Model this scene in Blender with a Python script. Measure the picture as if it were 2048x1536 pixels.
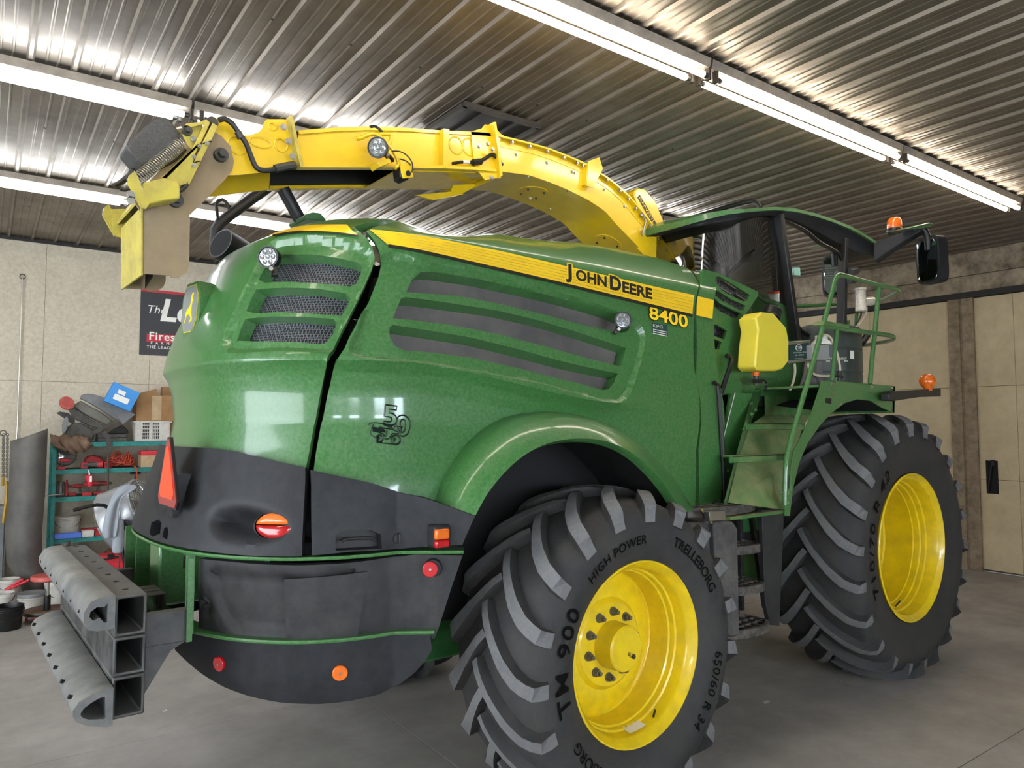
import bpy, bmesh, math, random
import numpy as np
from mathutils import Vector, Matrix, geometry
random.seed(7); np.random.seed(7)
R=math.radians; PI=math.pi
for o in list(bpy.data.objects): bpy.data.objects.remove(o)
SC=bpy.context.scene; COL=SC.collection
# ---------------------------------------------------------------- camera, world, exposure
YAW,PITCH,FPX=51.8,3.3,1462.
cd=bpy.data.cameras.new('camera'); CAM=bpy.data.objects.new('camera',cd); COL.objects.link(CAM)
CAM.location=(0,0,1.9); CAM.rotation_euler=(R(90+PITCH),0,R(YAW-90))
cd.sensor_width=36; cd.lens=FPX*36/2048; cd.clip_start=.05; cd.clip_end=200
SC.camera=CAM
SC.view_settings.view_transform='Standard'; SC.view_settings.look='None'
SC.view_settings.gamma=1; SC.view_settings.use_curve_mapping=False
SC.view_settings.exposure=0.47
W_=bpy.data.worlds.new('world'); SC.world=W_; W_.use_nodes=True
nt=W_.node_tree; bg=nt.nodes['Background']; sky=nt.nodes.new('ShaderNodeTexSky'); sky.sky_type='HOSEK_WILKIE'
sky.turbidity=4; sky.sun_direction=(-.5,-.6,.62)
nt.links.new(sky.outputs[0],bg.inputs[0]); bg.inputs[1].default_value=1.6
ROOM=R(-2.5)              # the building is turned a little against the parked machine
TUBE=17.0                 # fluorescent tube emission
def area(name,loc,rot,sx,sy,power,col):
    l=bpy.data.lights.new(name,'AREA'); l.shape='RECTANGLE'; l.size=sx; l.size_y=sy; l.energy=power; l.color=col
    o=bpy.data.objects.new(name,l); COL.objects.link(o); o.location=loc; o.rotation_euler=rot; return o
# daylight coming in through the open door behind and to the left of the camera
DAY=area('door_daylight',(-5.8,3.0,2.1),(R(90),0,R(-90+-2.5)),6.5,3.6,560,(.86,.93,1.0))
for _x in (-3.4,-1.2,1.6,3.8):      # fill lamps added at the near wall windows, standing in for daylight
    _v=Matrix.Rotation(ROOM,3,'Z')@Vector((_x,-3.5,1.85)); area('window_fill',_v,(R(-90),0,ROOM),1.1,.95,85,(.88,.94,1.0))
# ---------------------------------------------------------------- projection helpers (camera basis used to survey the photograph)
_a,_p=R(YAW),R(PITCH)
FW=np.array([math.cos(_a)*math.cos(_p),math.sin(_a)*math.cos(_p),math.sin(_p)])
RT=np.array([math.sin(_a),-math.cos(_a),0.]); UP=np.cross(RT,FW); ORG=np.array([0,0,1.9])
def at(px,py,ax,v):
    d=FW*FPX+RT*(px-1024)-UP*(py-768); i='xyz'.index(ax); return ORG+d*((v-ORG[i])/d[i])
def prj(P):
    d=np.asarray(P,float)-ORG; z=d@FW
    return np.stack([1024+FPX*(d@RT)/z,768-FPX*(d@UP)/z],-1)
_cr,_sr=math.cos(ROOM),math.sin(ROOM)
def atr(px,py,ax,v):      # the same in the building's own axes
    d=FW*FPX+RT*(px-1024)-UP*(py-768)
    d=np.array([d[0]*_cr+d[1]*_sr,-d[0]*_sr+d[1]*_cr,d[2]]); i='xyz'.index(ax); return ORG+d*((v-ORG[i])/d[i])
# ---------------------------------------------------------------- materials
def lin(h):
    v=[int(h[i:i+2],16)/255 for i in (0,2,4)]
    return tuple(x/12.92 if x<=.04045 else ((x+.055)/1.055)**2.4 for x in v)+(1,)
def mat(name,col,rough=.5,metal=0,coat=0,var=0,vs=6,dust=None,dk=.3,ds=3,bump=0,bs=40,emit=0,alpha=1,trans=0,spec=.5,stretch=None,up=0,ior=None):
    m=bpy.data.materials.new(name); m.use_nodes=True; n=m.node_tree; L=n.links.new
    b=n.nodes['Principled BSDF']; c=lin(col) if isinstance(col,str) else col
    b.inputs['Base Color'].default_value=c; b.inputs['Roughness'].default_value=rough; b.inputs['Metallic'].default_value=metal
    b.inputs['Coat Weight'].default_value=coat; b.inputs['Coat Roughness'].default_value=.09
    b.inputs['Specular IOR Level'].default_value=spec
    if ior: b.inputs['IOR'].default_value=ior
    if emit: b.inputs['Emission Color'].default_value=c; b.inputs['Emission Strength'].default_value=emit
    if trans: b.inputs['Transmission Weight'].default_value=trans
    if alpha<1: b.inputs['Alpha'].default_value=alpha
    tc=n.nodes.new('ShaderNodeTexCoord'); vec=tc.outputs['Object']
    if stretch:
        mp=n.nodes.new('ShaderNodeMapping'); mp.inputs['Scale'].default_value=stretch; L(vec,mp.inputs[0]); vec=mp.outputs[0]
    last=None
    if var:
        t=n.nodes.new('ShaderNodeTexNoise'); t.inputs['Scale'].default_value=vs; t.inputs['Detail'].default_value=8; t.inputs['Roughness'].default_value=.65; L(vec,t.inputs[0])
        r=n.nodes.new('ShaderNodeMapRange'); r.inputs[1].default_value=.3; r.inputs[2].default_value=.7; r.inputs[3].default_value=1-var; r.inputs[4].default_value=1+var; L(t.outputs[0],r.inputs[0])
        mx=n.nodes.new('ShaderNodeMix'); mx.data_type='RGBA'; mx.blend_type='MULTIPLY'; mx.inputs[0].default_value=1; mx.inputs[6].default_value=c
        L(r.outputs[0],mx.inputs[7]); last=mx.outputs[2]
    if dust:
        t=n.nodes.new('ShaderNodeTexNoise'); t.inputs['Scale'].default_value=ds; t.inputs['Detail'].default_value=10; t.inputs['Roughness'].default_value=.7; L(vec,t.inputs[0])
        r=n.nodes.new('ShaderNodeMapRange'); r.inputs[1].default_value=.38; r.inputs[2].default_value=.68; r.inputs[3].default_value=0; r.inputs[4].default_value=dk*1.6; L(t.outputs[0],r.inputs[0])
        f=r.outputs[0]
        if up:
            g=n.nodes.new('ShaderNodeNewGeometry'); s=n.nodes.new('ShaderNodeSeparateXYZ'); L(g.outputs['Normal'],s.inputs[0])
            q=n.nodes.new('ShaderNodeMapRange'); q.inputs[1].default_value=0; q.inputs[2].default_value=1; q.inputs[3].default_value=0; q.inputs[4].default_value=up; L(s.outputs[2],q.inputs[0])
            a=n.nodes.new('ShaderNodeMath'); a.operation='ADD'; a.use_clamp=True; L(f,a.inputs[0]); L(q.outputs[0],a.inputs[1]); f=a.outputs[0]
        mx=n.nodes.new('ShaderNodeMix'); mx.data_type='RGBA'
        if last: L(last,mx.inputs[6])
        else: mx.inputs[6].default_value=c
        mx.inputs[7].default_value=lin(dust); L(f,mx.inputs[0]); last=mx.outputs[2]
        rr=n.nodes.new('ShaderNodeMapRange'); rr.inputs[3].default_value=rough; rr.inputs[4].default_value=min(1,rough+.5); L(f,rr.inputs[0]); L(rr.outputs[0],b.inputs['Roughness'])
    if last: L(last,b.inputs['Base Color'])
    if bump:
        t=n.nodes.new('ShaderNodeTexNoise'); t.inputs['Scale'].default_value=bs; t.inputs['Detail'].default_value=6; L(vec,t.inputs[0])
        u=n.nodes.new('ShaderNodeBump'); u.inputs['Strength'].default_value=bump; u.inputs['Distance'].default_value=.004; L(t.outputs[0],u.inputs['Height']); L(u.outputs[0],b.inputs['Normal'])
    return m
M={}
M['green']=mat('green_paint','286329',.36,0,.55,.04,3,'93a47f',.13,60)
M['greendk']=mat('green_paint_inner','1f5a29',.38,0,.3,.1,5,'6d8a5c',.12,8)
M['greend2']=mat('green_paint_dusty','27672e',.45,0,.15,.1,5,'9a9468',.3,7,up=.45)
M['black']=mat('black_moulded_plastic','16171a',.55,0,0,.12,20,'5c5d61',.07,14,bump=.15,bs=300,spec=.35)
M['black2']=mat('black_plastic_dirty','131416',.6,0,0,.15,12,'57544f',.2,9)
M['blacks']=mat('black_steel','121317',.42,0,0,.2,8,'4a463e',.12,10)
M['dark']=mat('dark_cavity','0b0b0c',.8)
M['yellow']=mat('yellow_paint','dfba12',.3,0,.5,.06,4,'9a7a28',.12,6)
M['yellowo']=mat('yellow_paint_dirty','bcae42',.45,0,.2,.1,5,'8a7a4c',.5,7)
M['mudside']=mat('dust_caked_yellow','877660',.8,0,0,.12,9,'a08c46',.12,5,bump=.4,bs=120)
M['stripe']=mat('yellow_stripe_tape','f2c41c',.35,0,.4,.04,20)
M['stripeb']=mat('black_tape_edge','15150f',.45)
M['rubber']=mat('tyre_rubber','262627',.72,0,0,.25,10,'4d473c',.2,6,bump=.5,bs=60)
M['rubberw']=mat('tyre_lug_worn_top','5d5e60',.7,0,0,.12,30,'8a8378',.2,20,bump=.3,bs=150)
M['rimy']=mat('yellow_rim_paint','e6c411',.28,0,.5,.06,5,'b09a2a',.25,12)
M['steel']=mat('bolt_steel','a8a59c',.35,.9,0,.1,20)
M['steeld']=mat('dark_steel_bolt','4c4b48',.5,.8,0,.1,20)
M['chrome']=mat('bright_steel','d8d8d4',.12,1)
M['glass']=mat('tinted_cab_glass','1a2220',.02,0,0,alpha=1,spec=.8)
_g=M['glass'].node_tree; _b=_g.nodes['Principled BSDF']; _t=_g.nodes.new('ShaderNodeBsdfTransparent'); _t.inputs[0].default_value=(.58,.62,.58,1)
_gl=_g.nodes.new('ShaderNodeBsdfGlossy'); _gl.inputs['Roughness'].default_value=.01; _gl.inputs[0].default_value=(1,1,1,1)
_f=_g.nodes.new('ShaderNodeFresnel'); _f.inputs[0].default_value=2.1
_m=_g.nodes.new('ShaderNodeMixShader'); _g.links.new(_f.outputs[0],_m.inputs[0]); _g.links.new(_t.outputs[0],_m.inputs[1]); _g.links.new(_gl.outputs[0],_m.inputs[2]); _g.links.new(_m.outputs[0],_g.nodes['Material Output'].inputs[0])
M['lens']=mat('clear_lamp_lens','8b9093',.15,.5,.6,.3,60)
M['amber']=mat('amber_lens','d9661a',.2,0,.5,.15,40)
M['red']=mat('red_lens','b0121a',.2,0,.5,.2,60)
M['orange']=mat('orange_fluorescent','ee4a24',.5)
M['white']=mat('white_plastic','dcdcd6',.45,0,0,.04,8)
M['grey']=mat('grey_plastic','55575a',.5,0,0,.1,10,'8d8a84',.25,12)
M['meshbk']=mat('grille_mesh_black','0c0c0e',.5,.3)
_n=M['meshbk'].node_tree; _v=_n.nodes.new('ShaderNodeTexVoronoi'); _v.feature='DISTANCE_TO_EDGE'; _v.inputs['Scale'].default_value=85; _v.inputs['Randomness'].default_value=.12
_tc=_n.nodes.new('ShaderNodeTexCoord'); _n.links.new(_tc.outputs['Object'],_v.inputs['Vector']); _r=_n.nodes.new('ShaderNodeValToRGB'); _r.color_ramp.elements[0].position=.04; _r.color_ramp.elements[0].color=lin('70747a'); _r.color_ramp.elements[1].position=.09; _r.color_ramp.elements[1].color=lin('0a0a0c')
_n.links.new(_v.outputs['Distance'],_r.inputs[0]); _n.links.new(_r.outputs[0],_n.nodes['Principled BSDF'].inputs['Base Color'])
M['whitep']=mat('white_print','f0efe9',.5); M['blackp']=mat('black_print','101010',.45); M['yellp']=mat('yellow_print','f7cf1d',.4)
M['greenp']=mat('dark_green_print','0f3b36',.5)
# ---------------------------------------------------------------- mesh builder
def unit(v):
    v=Vector(v); return v.normalized()
def frame(d):
    d=unit(d); u=Vector((0,0,1)) if abs(d.z)<.9 else Vector((1,0,0))
    a=d.cross(u).normalized(); b=a.cross(d).normalized(); return a,b
class MB:
    def __init__(s): s.v=[]; s.f=[]; s.m=[]
    def add(s,vs,fs,m=0):
        k=len(s.v); s.v+= [tuple(map(float,p)) for p in vs]; s.f+=[tuple(i+k for i in f) for f in fs]; s.m+=[m]*len(fs); return s
    def box(s,a,b,m=0):
        (x0,y0,z0),(x1,y1,z1)=a,b
        return s.add([(x0,y0,z0),(x1,y0,z0),(x1,y1,z0),(x0,y1,z0),(x0,y0,z1),(x1,y0,z1),(x1,y1,z1),(x0,y1,z1)],[(3,2,1,0),(4,5,6,7),(0,1,5,4),(1,2,6,5),(2,3,7,6),(3,0,4,7)],m)
    def obox(s,c,ax,ay,az,m=0):     # centre and three half-axis vectors
        c,ax,ay,az=map(Vector,(c,ax,ay,az)); P=[c+i*ax+j*ay+k*az for k in (-1,1) for j in (-1,1) for i in (-1,1)]
        P=[P[0],P[1],P[3],P[2],P[4],P[5],P[7],P[6]]
        fs=[(3,2,1,0),(4,5,6,7),(0,1,5,4),(1,2,6,5),(2,3,7,6),(3,0,4,7)]
        if ax.cross(ay).dot(az)<0: fs=[f[::-1] for f in fs]
        return s.add(P,fs,m)
    def bar(s,p0,p1,w,h,m=0,up=(0,0,1)):
        p0,p1=Vector(p0),Vector(p1); d=(p1-p0); a=d.cross(Vector(up)).normalized(); b=a.cross(d).normalized()
        return s.obox((p0+p1)/2,d/2,a*w/2,b*h/2,m)
    def loft(s,rings,closed=True,caps=True,m=0):
        n=len(rings[0]); V=[p for r in rings for p in r]; F=[]
        for i in range(len(rings)-1):
            for j in range(n if closed else n-1):
                k=(j+1)%n; F.append((i*n+j,i*n+k,(i+1)*n+k,(i+1)*n+j))
        if caps and closed: F.append(tuple(range(n))[::-1]); F.append(tuple((len(rings)-1)*n+j for j in range(n)))
        return s.add(V,F,m)
    def tube(s,pts,r,n=10,m=0,caps=True):
        pts=[Vector(p) for p in pts]; rs=r if isinstance(r,(list,tuple)) else [r]*len(pts); rings=[]; a=None
        for i,p in enumerate(pts):
            d=(pts[min(i+1,len(pts)-1)]-pts[max(i-1,0)]).normalized()
            if a is None: a,b=frame(d)
            else:
                a=(a-d*a.dot(d)).normalized()
            b=d.cross(a)
            rings.append([p+(a*math.cos(t)+b*math.sin(t))*rs[i] for t in [2*PI*j/n for j in range(n)]])
        return s.loft(rings,True,caps,m)
    def cyl(s,p0,p1,r,n=16,m=0,r1=None): return s.tube([p0,p1],[r,r if r1 is None else r1],n,m)
    def lathe(s,prof,c,axis,n=32,m=0,closed=False,caps=False):   # prof: (along axis, radius)
        c=Vector(c); d=unit(axis); a,b=frame(d)
        rings=[[c+d*h+(a*math.cos(t)+b*math.sin(t))*r for t in [2*PI*j/n for j in range(n)]] for h,r in prof]
        if closed: rings.append(rings[0])
        return s.loft(rings,True,caps,m)
    def sphere(s,c,r,n=12,m=0,sc=(1,1,1)):
        c=Vector(c); rings=[]
        for i in range(1,n//2):
            t=PI*i/(n//2); rings.append([c+Vector((r*sc[0]*math.sin(t)*math.cos(2*PI*j/n),r*sc[1]*math.sin(t)*math.sin(2*PI*j/n),r*sc[2]*math.cos(t))) for j in range(n)])
        k=len(s.v); s.loft(rings[::-1],True,True,m); return s
    def prism(s,poly,ax,v0,v1,m=0):   # poly: 2-D points in the two other axes (in xyz order), extruded along ax
        i='xyz'.index(ax); o=[j for j in range(3) if j!=i]
        def mk(p,v):
            q=[0,0,0]; q[i]=v; q[o[0]]=p[0]; q[o[1]]=p[1]; return q
        n=len(poly); V=[mk(p,v0) for p in poly]+[mk(p,v1) for p in poly]
        tri=geometry.tessellate_polygon([[Vector((p[0],p[1],0)) for p in poly]])
        F=[tuple(t) for t in tri]+[tuple(n+j for j in t[::-1]) for t in tri]+[(j,(j+1)%n,n+(j+1)%n,n+j) for j in range(n)]
        return s.add(V,F,m)
    def build(s,name,mats,parent=None,smooth=40,bevel=0,fix=True,loc=None,origin=None,seg=2):
        if origin is None and parent is None and s.v:
            a=np.array(s.v); origin=((a[:,0].min()+a[:,0].max())/2,(a[:,1].min()+a[:,1].max())/2,a[:,2].min())
        off=Vector(origin) if origin is not None else Vector((0,0,0))
        me=bpy.data.meshes.new(name); me.from_pydata([tuple(Vector(p)-off) for p in s.v],[],s.f)
        for mm in (mats if isinstance(mats,(list,tuple)) else [mats]): me.materials.append(M[mm] if isinstance(mm,str) else mm)
        me.polygons.foreach_set('material_index',s.m)
        if fix:
            b=bmesh.new(); b.from_mesh(me); bmesh.ops.recalc_face_normals(b,faces=b.faces); b.to_mesh(me); b.free()
        if smooth:
            me.polygons.foreach_set('use_smooth',[True]*len(me.polygons)); me.set_sharp_from_angle(angle=R(smooth))
        me.update(); o=bpy.data.objects.new(name,me); COL.objects.link(o)
        if parent is not None: o.parent=parent
        if origin is not None: o.location=off
        if parent is not None and origin is not None: pass
        if loc is not None: o.location=loc
        if bevel:
            bv=o.modifiers.new('bevel','BEVEL'); bv.width=bevel; bv.segments=seg; bv.limit_method='ANGLE'; bv.angle_limit=R(40)
        return o
def tag(o,label,cat=None,group=None,kind=None):
    if label: o['label']=label
    if cat: o['category']=cat
    if group: o['group']=group
    if kind: o['kind']=kind
    return o
def thing(name,label,cat,loc=(0,0,0),rotz=0,group=None):
    o=bpy.data.objects.new(name,None); COL.objects.link(o); o.location=loc; o.rotation_euler=(0,0,rotz); o.empty_display_size=.1
    return tag(o,label,cat,group)
def rel(o):           # part modelled in world coordinates under a thing whose origin is elsewhere
    o.matrix_parent_inverse=Matrix.Translation(-o.parent.location) if o.parent else Matrix(); return o
def smoothpath(pts,k=6,closed=False):
    P=[np.array(p,float) for p in pts]; n=len(P); out=[]
    rng=range(n) if closed else range(n-1)
    for i in rng:
        p0=P[(i-1)%n] if closed or i>0 else P[0]; p1=P[i]; p2=P[(i+1)%n]; p3=P[(i+2)%n] if closed or i+2<n else P[-1]
        for j in range(k):
            t=j/k; out.append(.5*((2*p1)+(-p0+p2)*t+(2*p0-5*p1+4*p2-p3)*t*t+(-p0+3*p1-3*p2+p3)*t**3))
    if not closed: out.append(P[-1])
    return out
def pxp(pts,ax,v,k=0):   # surveyed outline on a plane
    if k: pts=[tuple(q) for q in smoothpath(pts,k)]
    return [at(p[0],p[1],ax,v) for p in pts]
def curve_mesh_text(txt,offset=0,spacing=1,res=3,font=None,shear=0):
    cu=bpy.data.curves.new('t','FONT'); cu.body=txt; cu.offset=offset; cu.space_character=spacing; cu.resolution_u=res; cu.size=1; cu.shear=shear
    ob=bpy.data.objects.new('t',cu); COL.objects.link(ob)
    dg=bpy.context.evaluated_depsgraph_get(); me=bpy.data.meshes.new_from_object(ob.evaluated_get(dg))
    v=[tuple(x.co) for x in me.vertices]; f=[tuple(p.vertices) for p in me.polygons]
    bpy.data.objects.remove(ob); bpy.data.curves.remove(cu); bpy.data.meshes.remove(me); return v,f
def text_on(name,txt,fn,mt,parent,offset=0,spacing=1,shear=0):   # fn maps text coords (x,y) to a 3-D point
    v,f=curve_mesh_text(txt,offset,spacing,shear=shear); mb=MB(); mb.add([fn(p[0],p[1]) for p in v],f)
    return mb.build(name,mt,parent,smooth=0,fix=False)
# ================================================================= the building
CEIL=4.26; XW=10.72; YW=10.9; XB=-6.0; YB=-3.6
def room(o):
    o.location=Matrix.Rotation(ROOM,3,'Z')@Vector(o.location); o.rotation_euler.z=ROOM; return o
def struct(mb,name,mats,parent=None,label=None,**k):
    o=mb.build(name,mats,parent,**k)
    if parent is None: room(o)
    o['kind']='structure'
    if label: o['label']=label
    return o
M['concrete']=mat('concrete_floor','a19b94',.5,0,0,.2,1.1,'6f6860',.35,.8,bump=.25,bs=25)
M['joint']=mat('floor_joint','4a4540',.8)
M['ceil']=mat('ribbed_steel_sheet','857c70',.33,.72,0,.16,2.2,'4d4639',.25,1.2,bump=.03,bs=18)
M['ceilrust']=mat('sooty_steel','2b2826',.5,.6,0,.3,5)
M['osb']=mat('painted_osb','cdc3ae',.75,0,0,.07,3,'8d826e',.25,26,bump=.5,bs=90)
M['ply']=mat('painted_plywood_door','c9b794',.6,0,0,.10,2,'8f7b5c',.2,5,bump=.2,bs=60)
M['hdr']=mat('stained_header_steel','a5967e',.55,.2,0,.15,3,'4f4234',.5,5)
M['trimd']=mat('dark_trim','1d1b18',.6)
M['postm']=mat('weathered_door_post','98876f',.55,.25,0,.15,4,'5a4a38',.4,9)
# --- floor of poured slabs
f=MB().box((XB,YB,-.12),(XW,YW,-.02)); FL=struct(f,'floor','joint',smooth=0,origin=(0,0,-.12))
sx=[XB,-3.9,-.85,2.2,5.25,8.3,XW]; sy=[YB,-1.1,1.95,5.0,8.05,YW]
for i in range(len(sx)-1):
    for j in range(len(sy)-1):
        o=MB().box((sx[i]+.003,sy[j]+.003,-.03),(sx[i+1]-.003,sy[j+1]-.003,0)).build('slab','concrete',FL,smooth=0); rel(o)
        o['kind']='structure'; o.matrix_parent_inverse=Matrix.Translation((0,0,.12))
# --- ribbed ceiling sheets
PER=.2425
def sheet_profile(n):
    P=[]; 
    for k in range(n):
        b=k*PER
        P+=[(b,0),(b+.012,-.021),(b+.034,-.021),(b+.048,0),(b+.1,0),(b+.106,-.005),(b+.114,-.005),(b+.12,0),(b+.165,0),(b+.171,-.005),(b+.179,-.005),(b+.185,0)]
    P.append((n*PER,0)); return P
c=MB().box((XB,YB,CEIL+.02),(XW,YW,CEIL+.08)); CE=struct(c,'ceiling','ceilrust',smooth=0,origin=(0,0,CEIL))
pr=sheet_profile(4); NY=6; ys=np.linspace(YB,YW,NY)
mb=MB(); mb.loft([[(x,y,z) for x,z in pr] for y in ys],closed=False)
sheet=None; x0=.13-7*4*PER+.0
k=0
x=x0
while x<XW-.1:
    if sheet is None:
        sheet=mb.build('metal_sheet','ceil',CE,smooth=25,fix=False); o=sheet
    else:
        o=sheet.copy(); COL.objects.link(o)
    o.location=(x,0,-.002*(k%2)); o['kind']='structure'; x+=4*PER; k+=1
# screws of the sheets (dark dots seen over the left rows)
s=MB()
for yy in (4.15,6.75,9.3):
    for q in range(-4,16): 
        xx=.13+.17+q*PER*2; s.cyl((xx,yy,CEIL-.001),(xx,yy,CEIL-.008),.009,6)
o=s.build('sheet_screws','trimd',CE,smooth=0); o.matrix_parent_inverse=Matrix.Translation((0,0,-CEIL)); o['kind']='stuff'; o['label']='dark screw heads holding the ribbed ceiling sheets'
# roof hatch above the boom
h0=atr(800+190*.293,200+190*.293,'z',CEIL); hx0,hx1=2.08,2.62; hy0,hy1=3.32,4.2
# --- walls
def osb_wall(name,ax,v,a0,a1,joint,zj,mt,thick=.1,holes=()):
    d=thick if v>0 else -thick
    base=MB()
    if ax=='y': base.box((a0,min(v+d*.2,v+d),0),(a1,max(v+d*.2,v+d),CEIL+.05))
    else: base.box((min(v+d*.2,v+d),a0,0),(max(v+d*.2,v+d),a1,CEIL+.05))
    W=struct(base,name,'joint',smooth=0)
    inv=Matrix.Translation(-Vector(W.location)) # before room rotation location==centre; recompute below
    return W
def wall(name,ax,v,a0,a1,joints,zs,mt,label):
    sg=1 if v>0 else -1; mb=MB()
    if ax=='y': mb.box((a0,min(v+.015*sg,v+.1*sg),0),(a1,max(v+.015*sg,v+.1*sg),CEIL+.06))
    else: mb.box((min(v+.015*sg,v+.1*sg),a0,0),(max(v+.015*sg,v+.1*sg),a1,CEIL+.06))
    W=mb.build(name,'trimd',None,smooth=0,origin=(0,0,0)); W['kind']='structure'; W['label']=label; W.rotation_euler.z=ROOM
    js=[a0]+[j for j in joints if a0<j<a1]+[a1]
    for i in range(len(js)-1):
        for k in range(len(zs)-1):
            p=MB()
            if ax=='y': p.box((js[i]+.002,min(v,v+.014*sg),zs[k]+.002),(js[i+1]-.002,max(v,v+.014*sg),zs[k+1]-.002))
            else: p.box((min(v,v+.014*sg),js[i]+.002,zs[k]+.002),(max(v,v+.014*sg),js[i+1]-.002,zs[k+1]-.002))
            o=p.build('panel',mt,W,smooth=0); o['kind']='structure'
    return W
jz=atr(0,760,'y',YW)[2]; jx=atr(302,620,'y',YW)[0]
wall('wall_left','y',YW,XB,XW,[jx+1.22*k for k in range(-9,9)],[0,jz-.0,CEIL+.02],'osb','cream painted strand board wall behind the teal shelf')
t=MB().box((XB,YW-.03,CEIL-.05),(XW,YW-.001,CEIL-.005)); struct(t,'trim_1','trimd',smooth=0)
wall('wall_near','y',YB,XB,XW,[XB+1.22*k for k in range(1,15)],[0,2.44,CEIL+.02],'osb','painted strand board wall behind the camera')
# end wall with sliding doors
HD=3.62
mb=MB().box((XW+.02,YB,0),(XW+.15,YW,CEIL+.06)); WR=mb.build('wall_right','hdr',None,smooth=0,origin=(0,0,0)); WR.rotation_euler.z=ROOM; WR['kind']='structure'
def onwr(mb,name,mt,**k):
    o=mb.build(name,mt,WR,**k); o['kind']='structure'; return o
zt=atr(2048,479,'x',XW)[2]
z1=atr(2048,500,'x',XW)[2]; z2=atr(2048,514,'x',XW)[2]
onwr(MB().box((XW-.03,YB,3.93),(XW+.02,YW,CEIL)),'header_beam','hdr',bevel=.006)
onwr(MB().box((XW-.06,YB,3.70),(XW+.02,YW,3.92)),'header_board','hdr',bevel=.006)
onwr(MB().box((XW-.10,YB,HD),(XW+.02,YW,3.695)),'door_track','trimd',smooth=0)
yp=atr(1935,900,'x',XW)[1]
ww=.47
def door(n,y0,y1):
    W=MB().box((XW-.02,y0+.01,.02),(XW+.02,y1-.01,HD)).build('door_%d'%n,'trimd',None,smooth=0,origin=(0,0,0)); W.rotation_euler.z=ROOM; W['kind']='structure'
    W['label']='tan painted plywood sliding door'
    y=y0; 
    while y<y1-.05:
        e=min(y+1.22,y1)
        for a,b in ((.03,1.20),(1.205,2.42),(2.425,HD-.01)):
            o=MB().box((XW-.035,y+.0125 if y==y0 else y+.002,a),(XW-.021,e-.002,b)).build('panel','ply',W,smooth=0,bevel=.002); o['kind']='structure'
        y=e
    return W
D1=door(1,YB+.1,yp-.05); D2=door(2,yp+.05,YW-.1)
P=onwr(MB().box((XW-.075,yp-.16,0),(XW-.036,yp-.015,HD)).box((XW-.075,yp+.015,0),(XW-.036,yp+.16,HD)).box((XW-.055,yp-.02,0),(XW-.03,yp+.02,HD)),'door_post','postm',bevel=.005)
for W,s,px in ((D1,-1,1976),(D2,1,1923)):
    p=atr(px,985,'x',XW-.05); y=yp+s*.30
    o=MB().box((XW-.04,y-.07,1.02),(XW-.034,y+.07,1.45)).build('handle_slot','dark',W,smooth=0)
    o=MB().bar((XW-.06,y-.02,1.45),(XW-.05,y+.045*(1),1.03),.03,.02).box((XW-.07,y-.04,1.38),(XW-.03,y+.0,1.46)).build('latch_lever','blacks',W,bevel=.003)
# corner posts/back wall behind the camera: open overhead door lets the day in
def bw(name,y0,y1,z0,z1):
    o=MB().box((XB-.1,y0,z0),(XB,y1,z1)).build(name,'osb',None,smooth=0,origin=(0,0,0)); o.rotation_euler.z=ROOM; o['kind']='structure'
bw('wall_back',YB,-.2,0,CEIL); bw('wall_back_pier',6.4,YW,0,CEIL); bw('wall_back_lintel',-.2,6.4,3.95,CEIL)
g=MB().box((XB-40,-40,-.2),(XB-.1,50,-.06)).build('trim_ground','concrete',None,smooth=0,origin=(0,0,0)); g['kind']='structure'
# windows of the near wall are lit by the day (two panes each)
M['daypane']=mat('daylit_window_pane','e9f2ff',.3,emit=5)
for i,xw in enumerate((-3.4,-1.2,1.6,3.8)):
    o=MB().box((xw-.6,YB-.03,1.35),(xw+.6,YB+.03,2.35)).build('window_%d'%(i+1),'white',None,smooth=0,origin=(0,0,0)); o.rotation_euler.z=ROOM; o['kind']='structure'
    for d in (-.29,.29):
        q=MB().box((xw+d-.26,YB+.031,1.41),(xw+d+.26,YB+.036,2.29)).build('pane','daypane',o,smooth=0); q['kind']='structure'
# hatch in the ceiling
H=MB()
ht=atr(800+450*.293,200+15*.293,'z',CEIL-.02); ha=atr(800+940*.293,200+165*.293,'z',CEIL-.02); hb=atr(800+190*.293,200+200*.293,'z',CEIL-.02)
x0,x1=ht[0],ha[0]; y0,y1=ht[1],ht[1]+.62
M['hatchs']=mat('rusty_hatch_frame','4a4540',.5,.5,0,.25,12)
hp=struct(MB().box((x0,y0,CEIL-.035),(x1,y1,CEIL-.022)),'trim_hatch','ceilrust',smooth=0,label='sooty roof hatch framed in the ribbed ceiling')
for a,b in (((x0-.02,y0-.02),(x1+.02,y0+.02)),((x0-.02,y1-.02),(x1+.02,y1+.02)),((x0-.02,y0),(x0+.02,y1)),((x1-.02,y0),(x1+.02,y1))):
    o=MB().box((a[0],a[1],CEIL-.055),(b[0],b[1],CEIL-.02)).build('hatch_bar','hatchs',hp,smooth=0); o.matrix_parent_inverse=Matrix.Translation((-(x0+x1)/2,-(y0+y1)/2,-(CEIL-.035)))
for k in range(2):
    xx=x0+(x1-x0)*(k+.55)/2.2
    o=MB().box((xx,y0,CEIL-.045),(xx+.03,y1,CEIL-.022)).build('hatch_rib','ceilrust',hp,smooth=0); o.matrix_parent_inverse=Matrix.Translation((-(x0+x1)/2,-(y0+y1)/2,-(CEIL-.035)))
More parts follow.
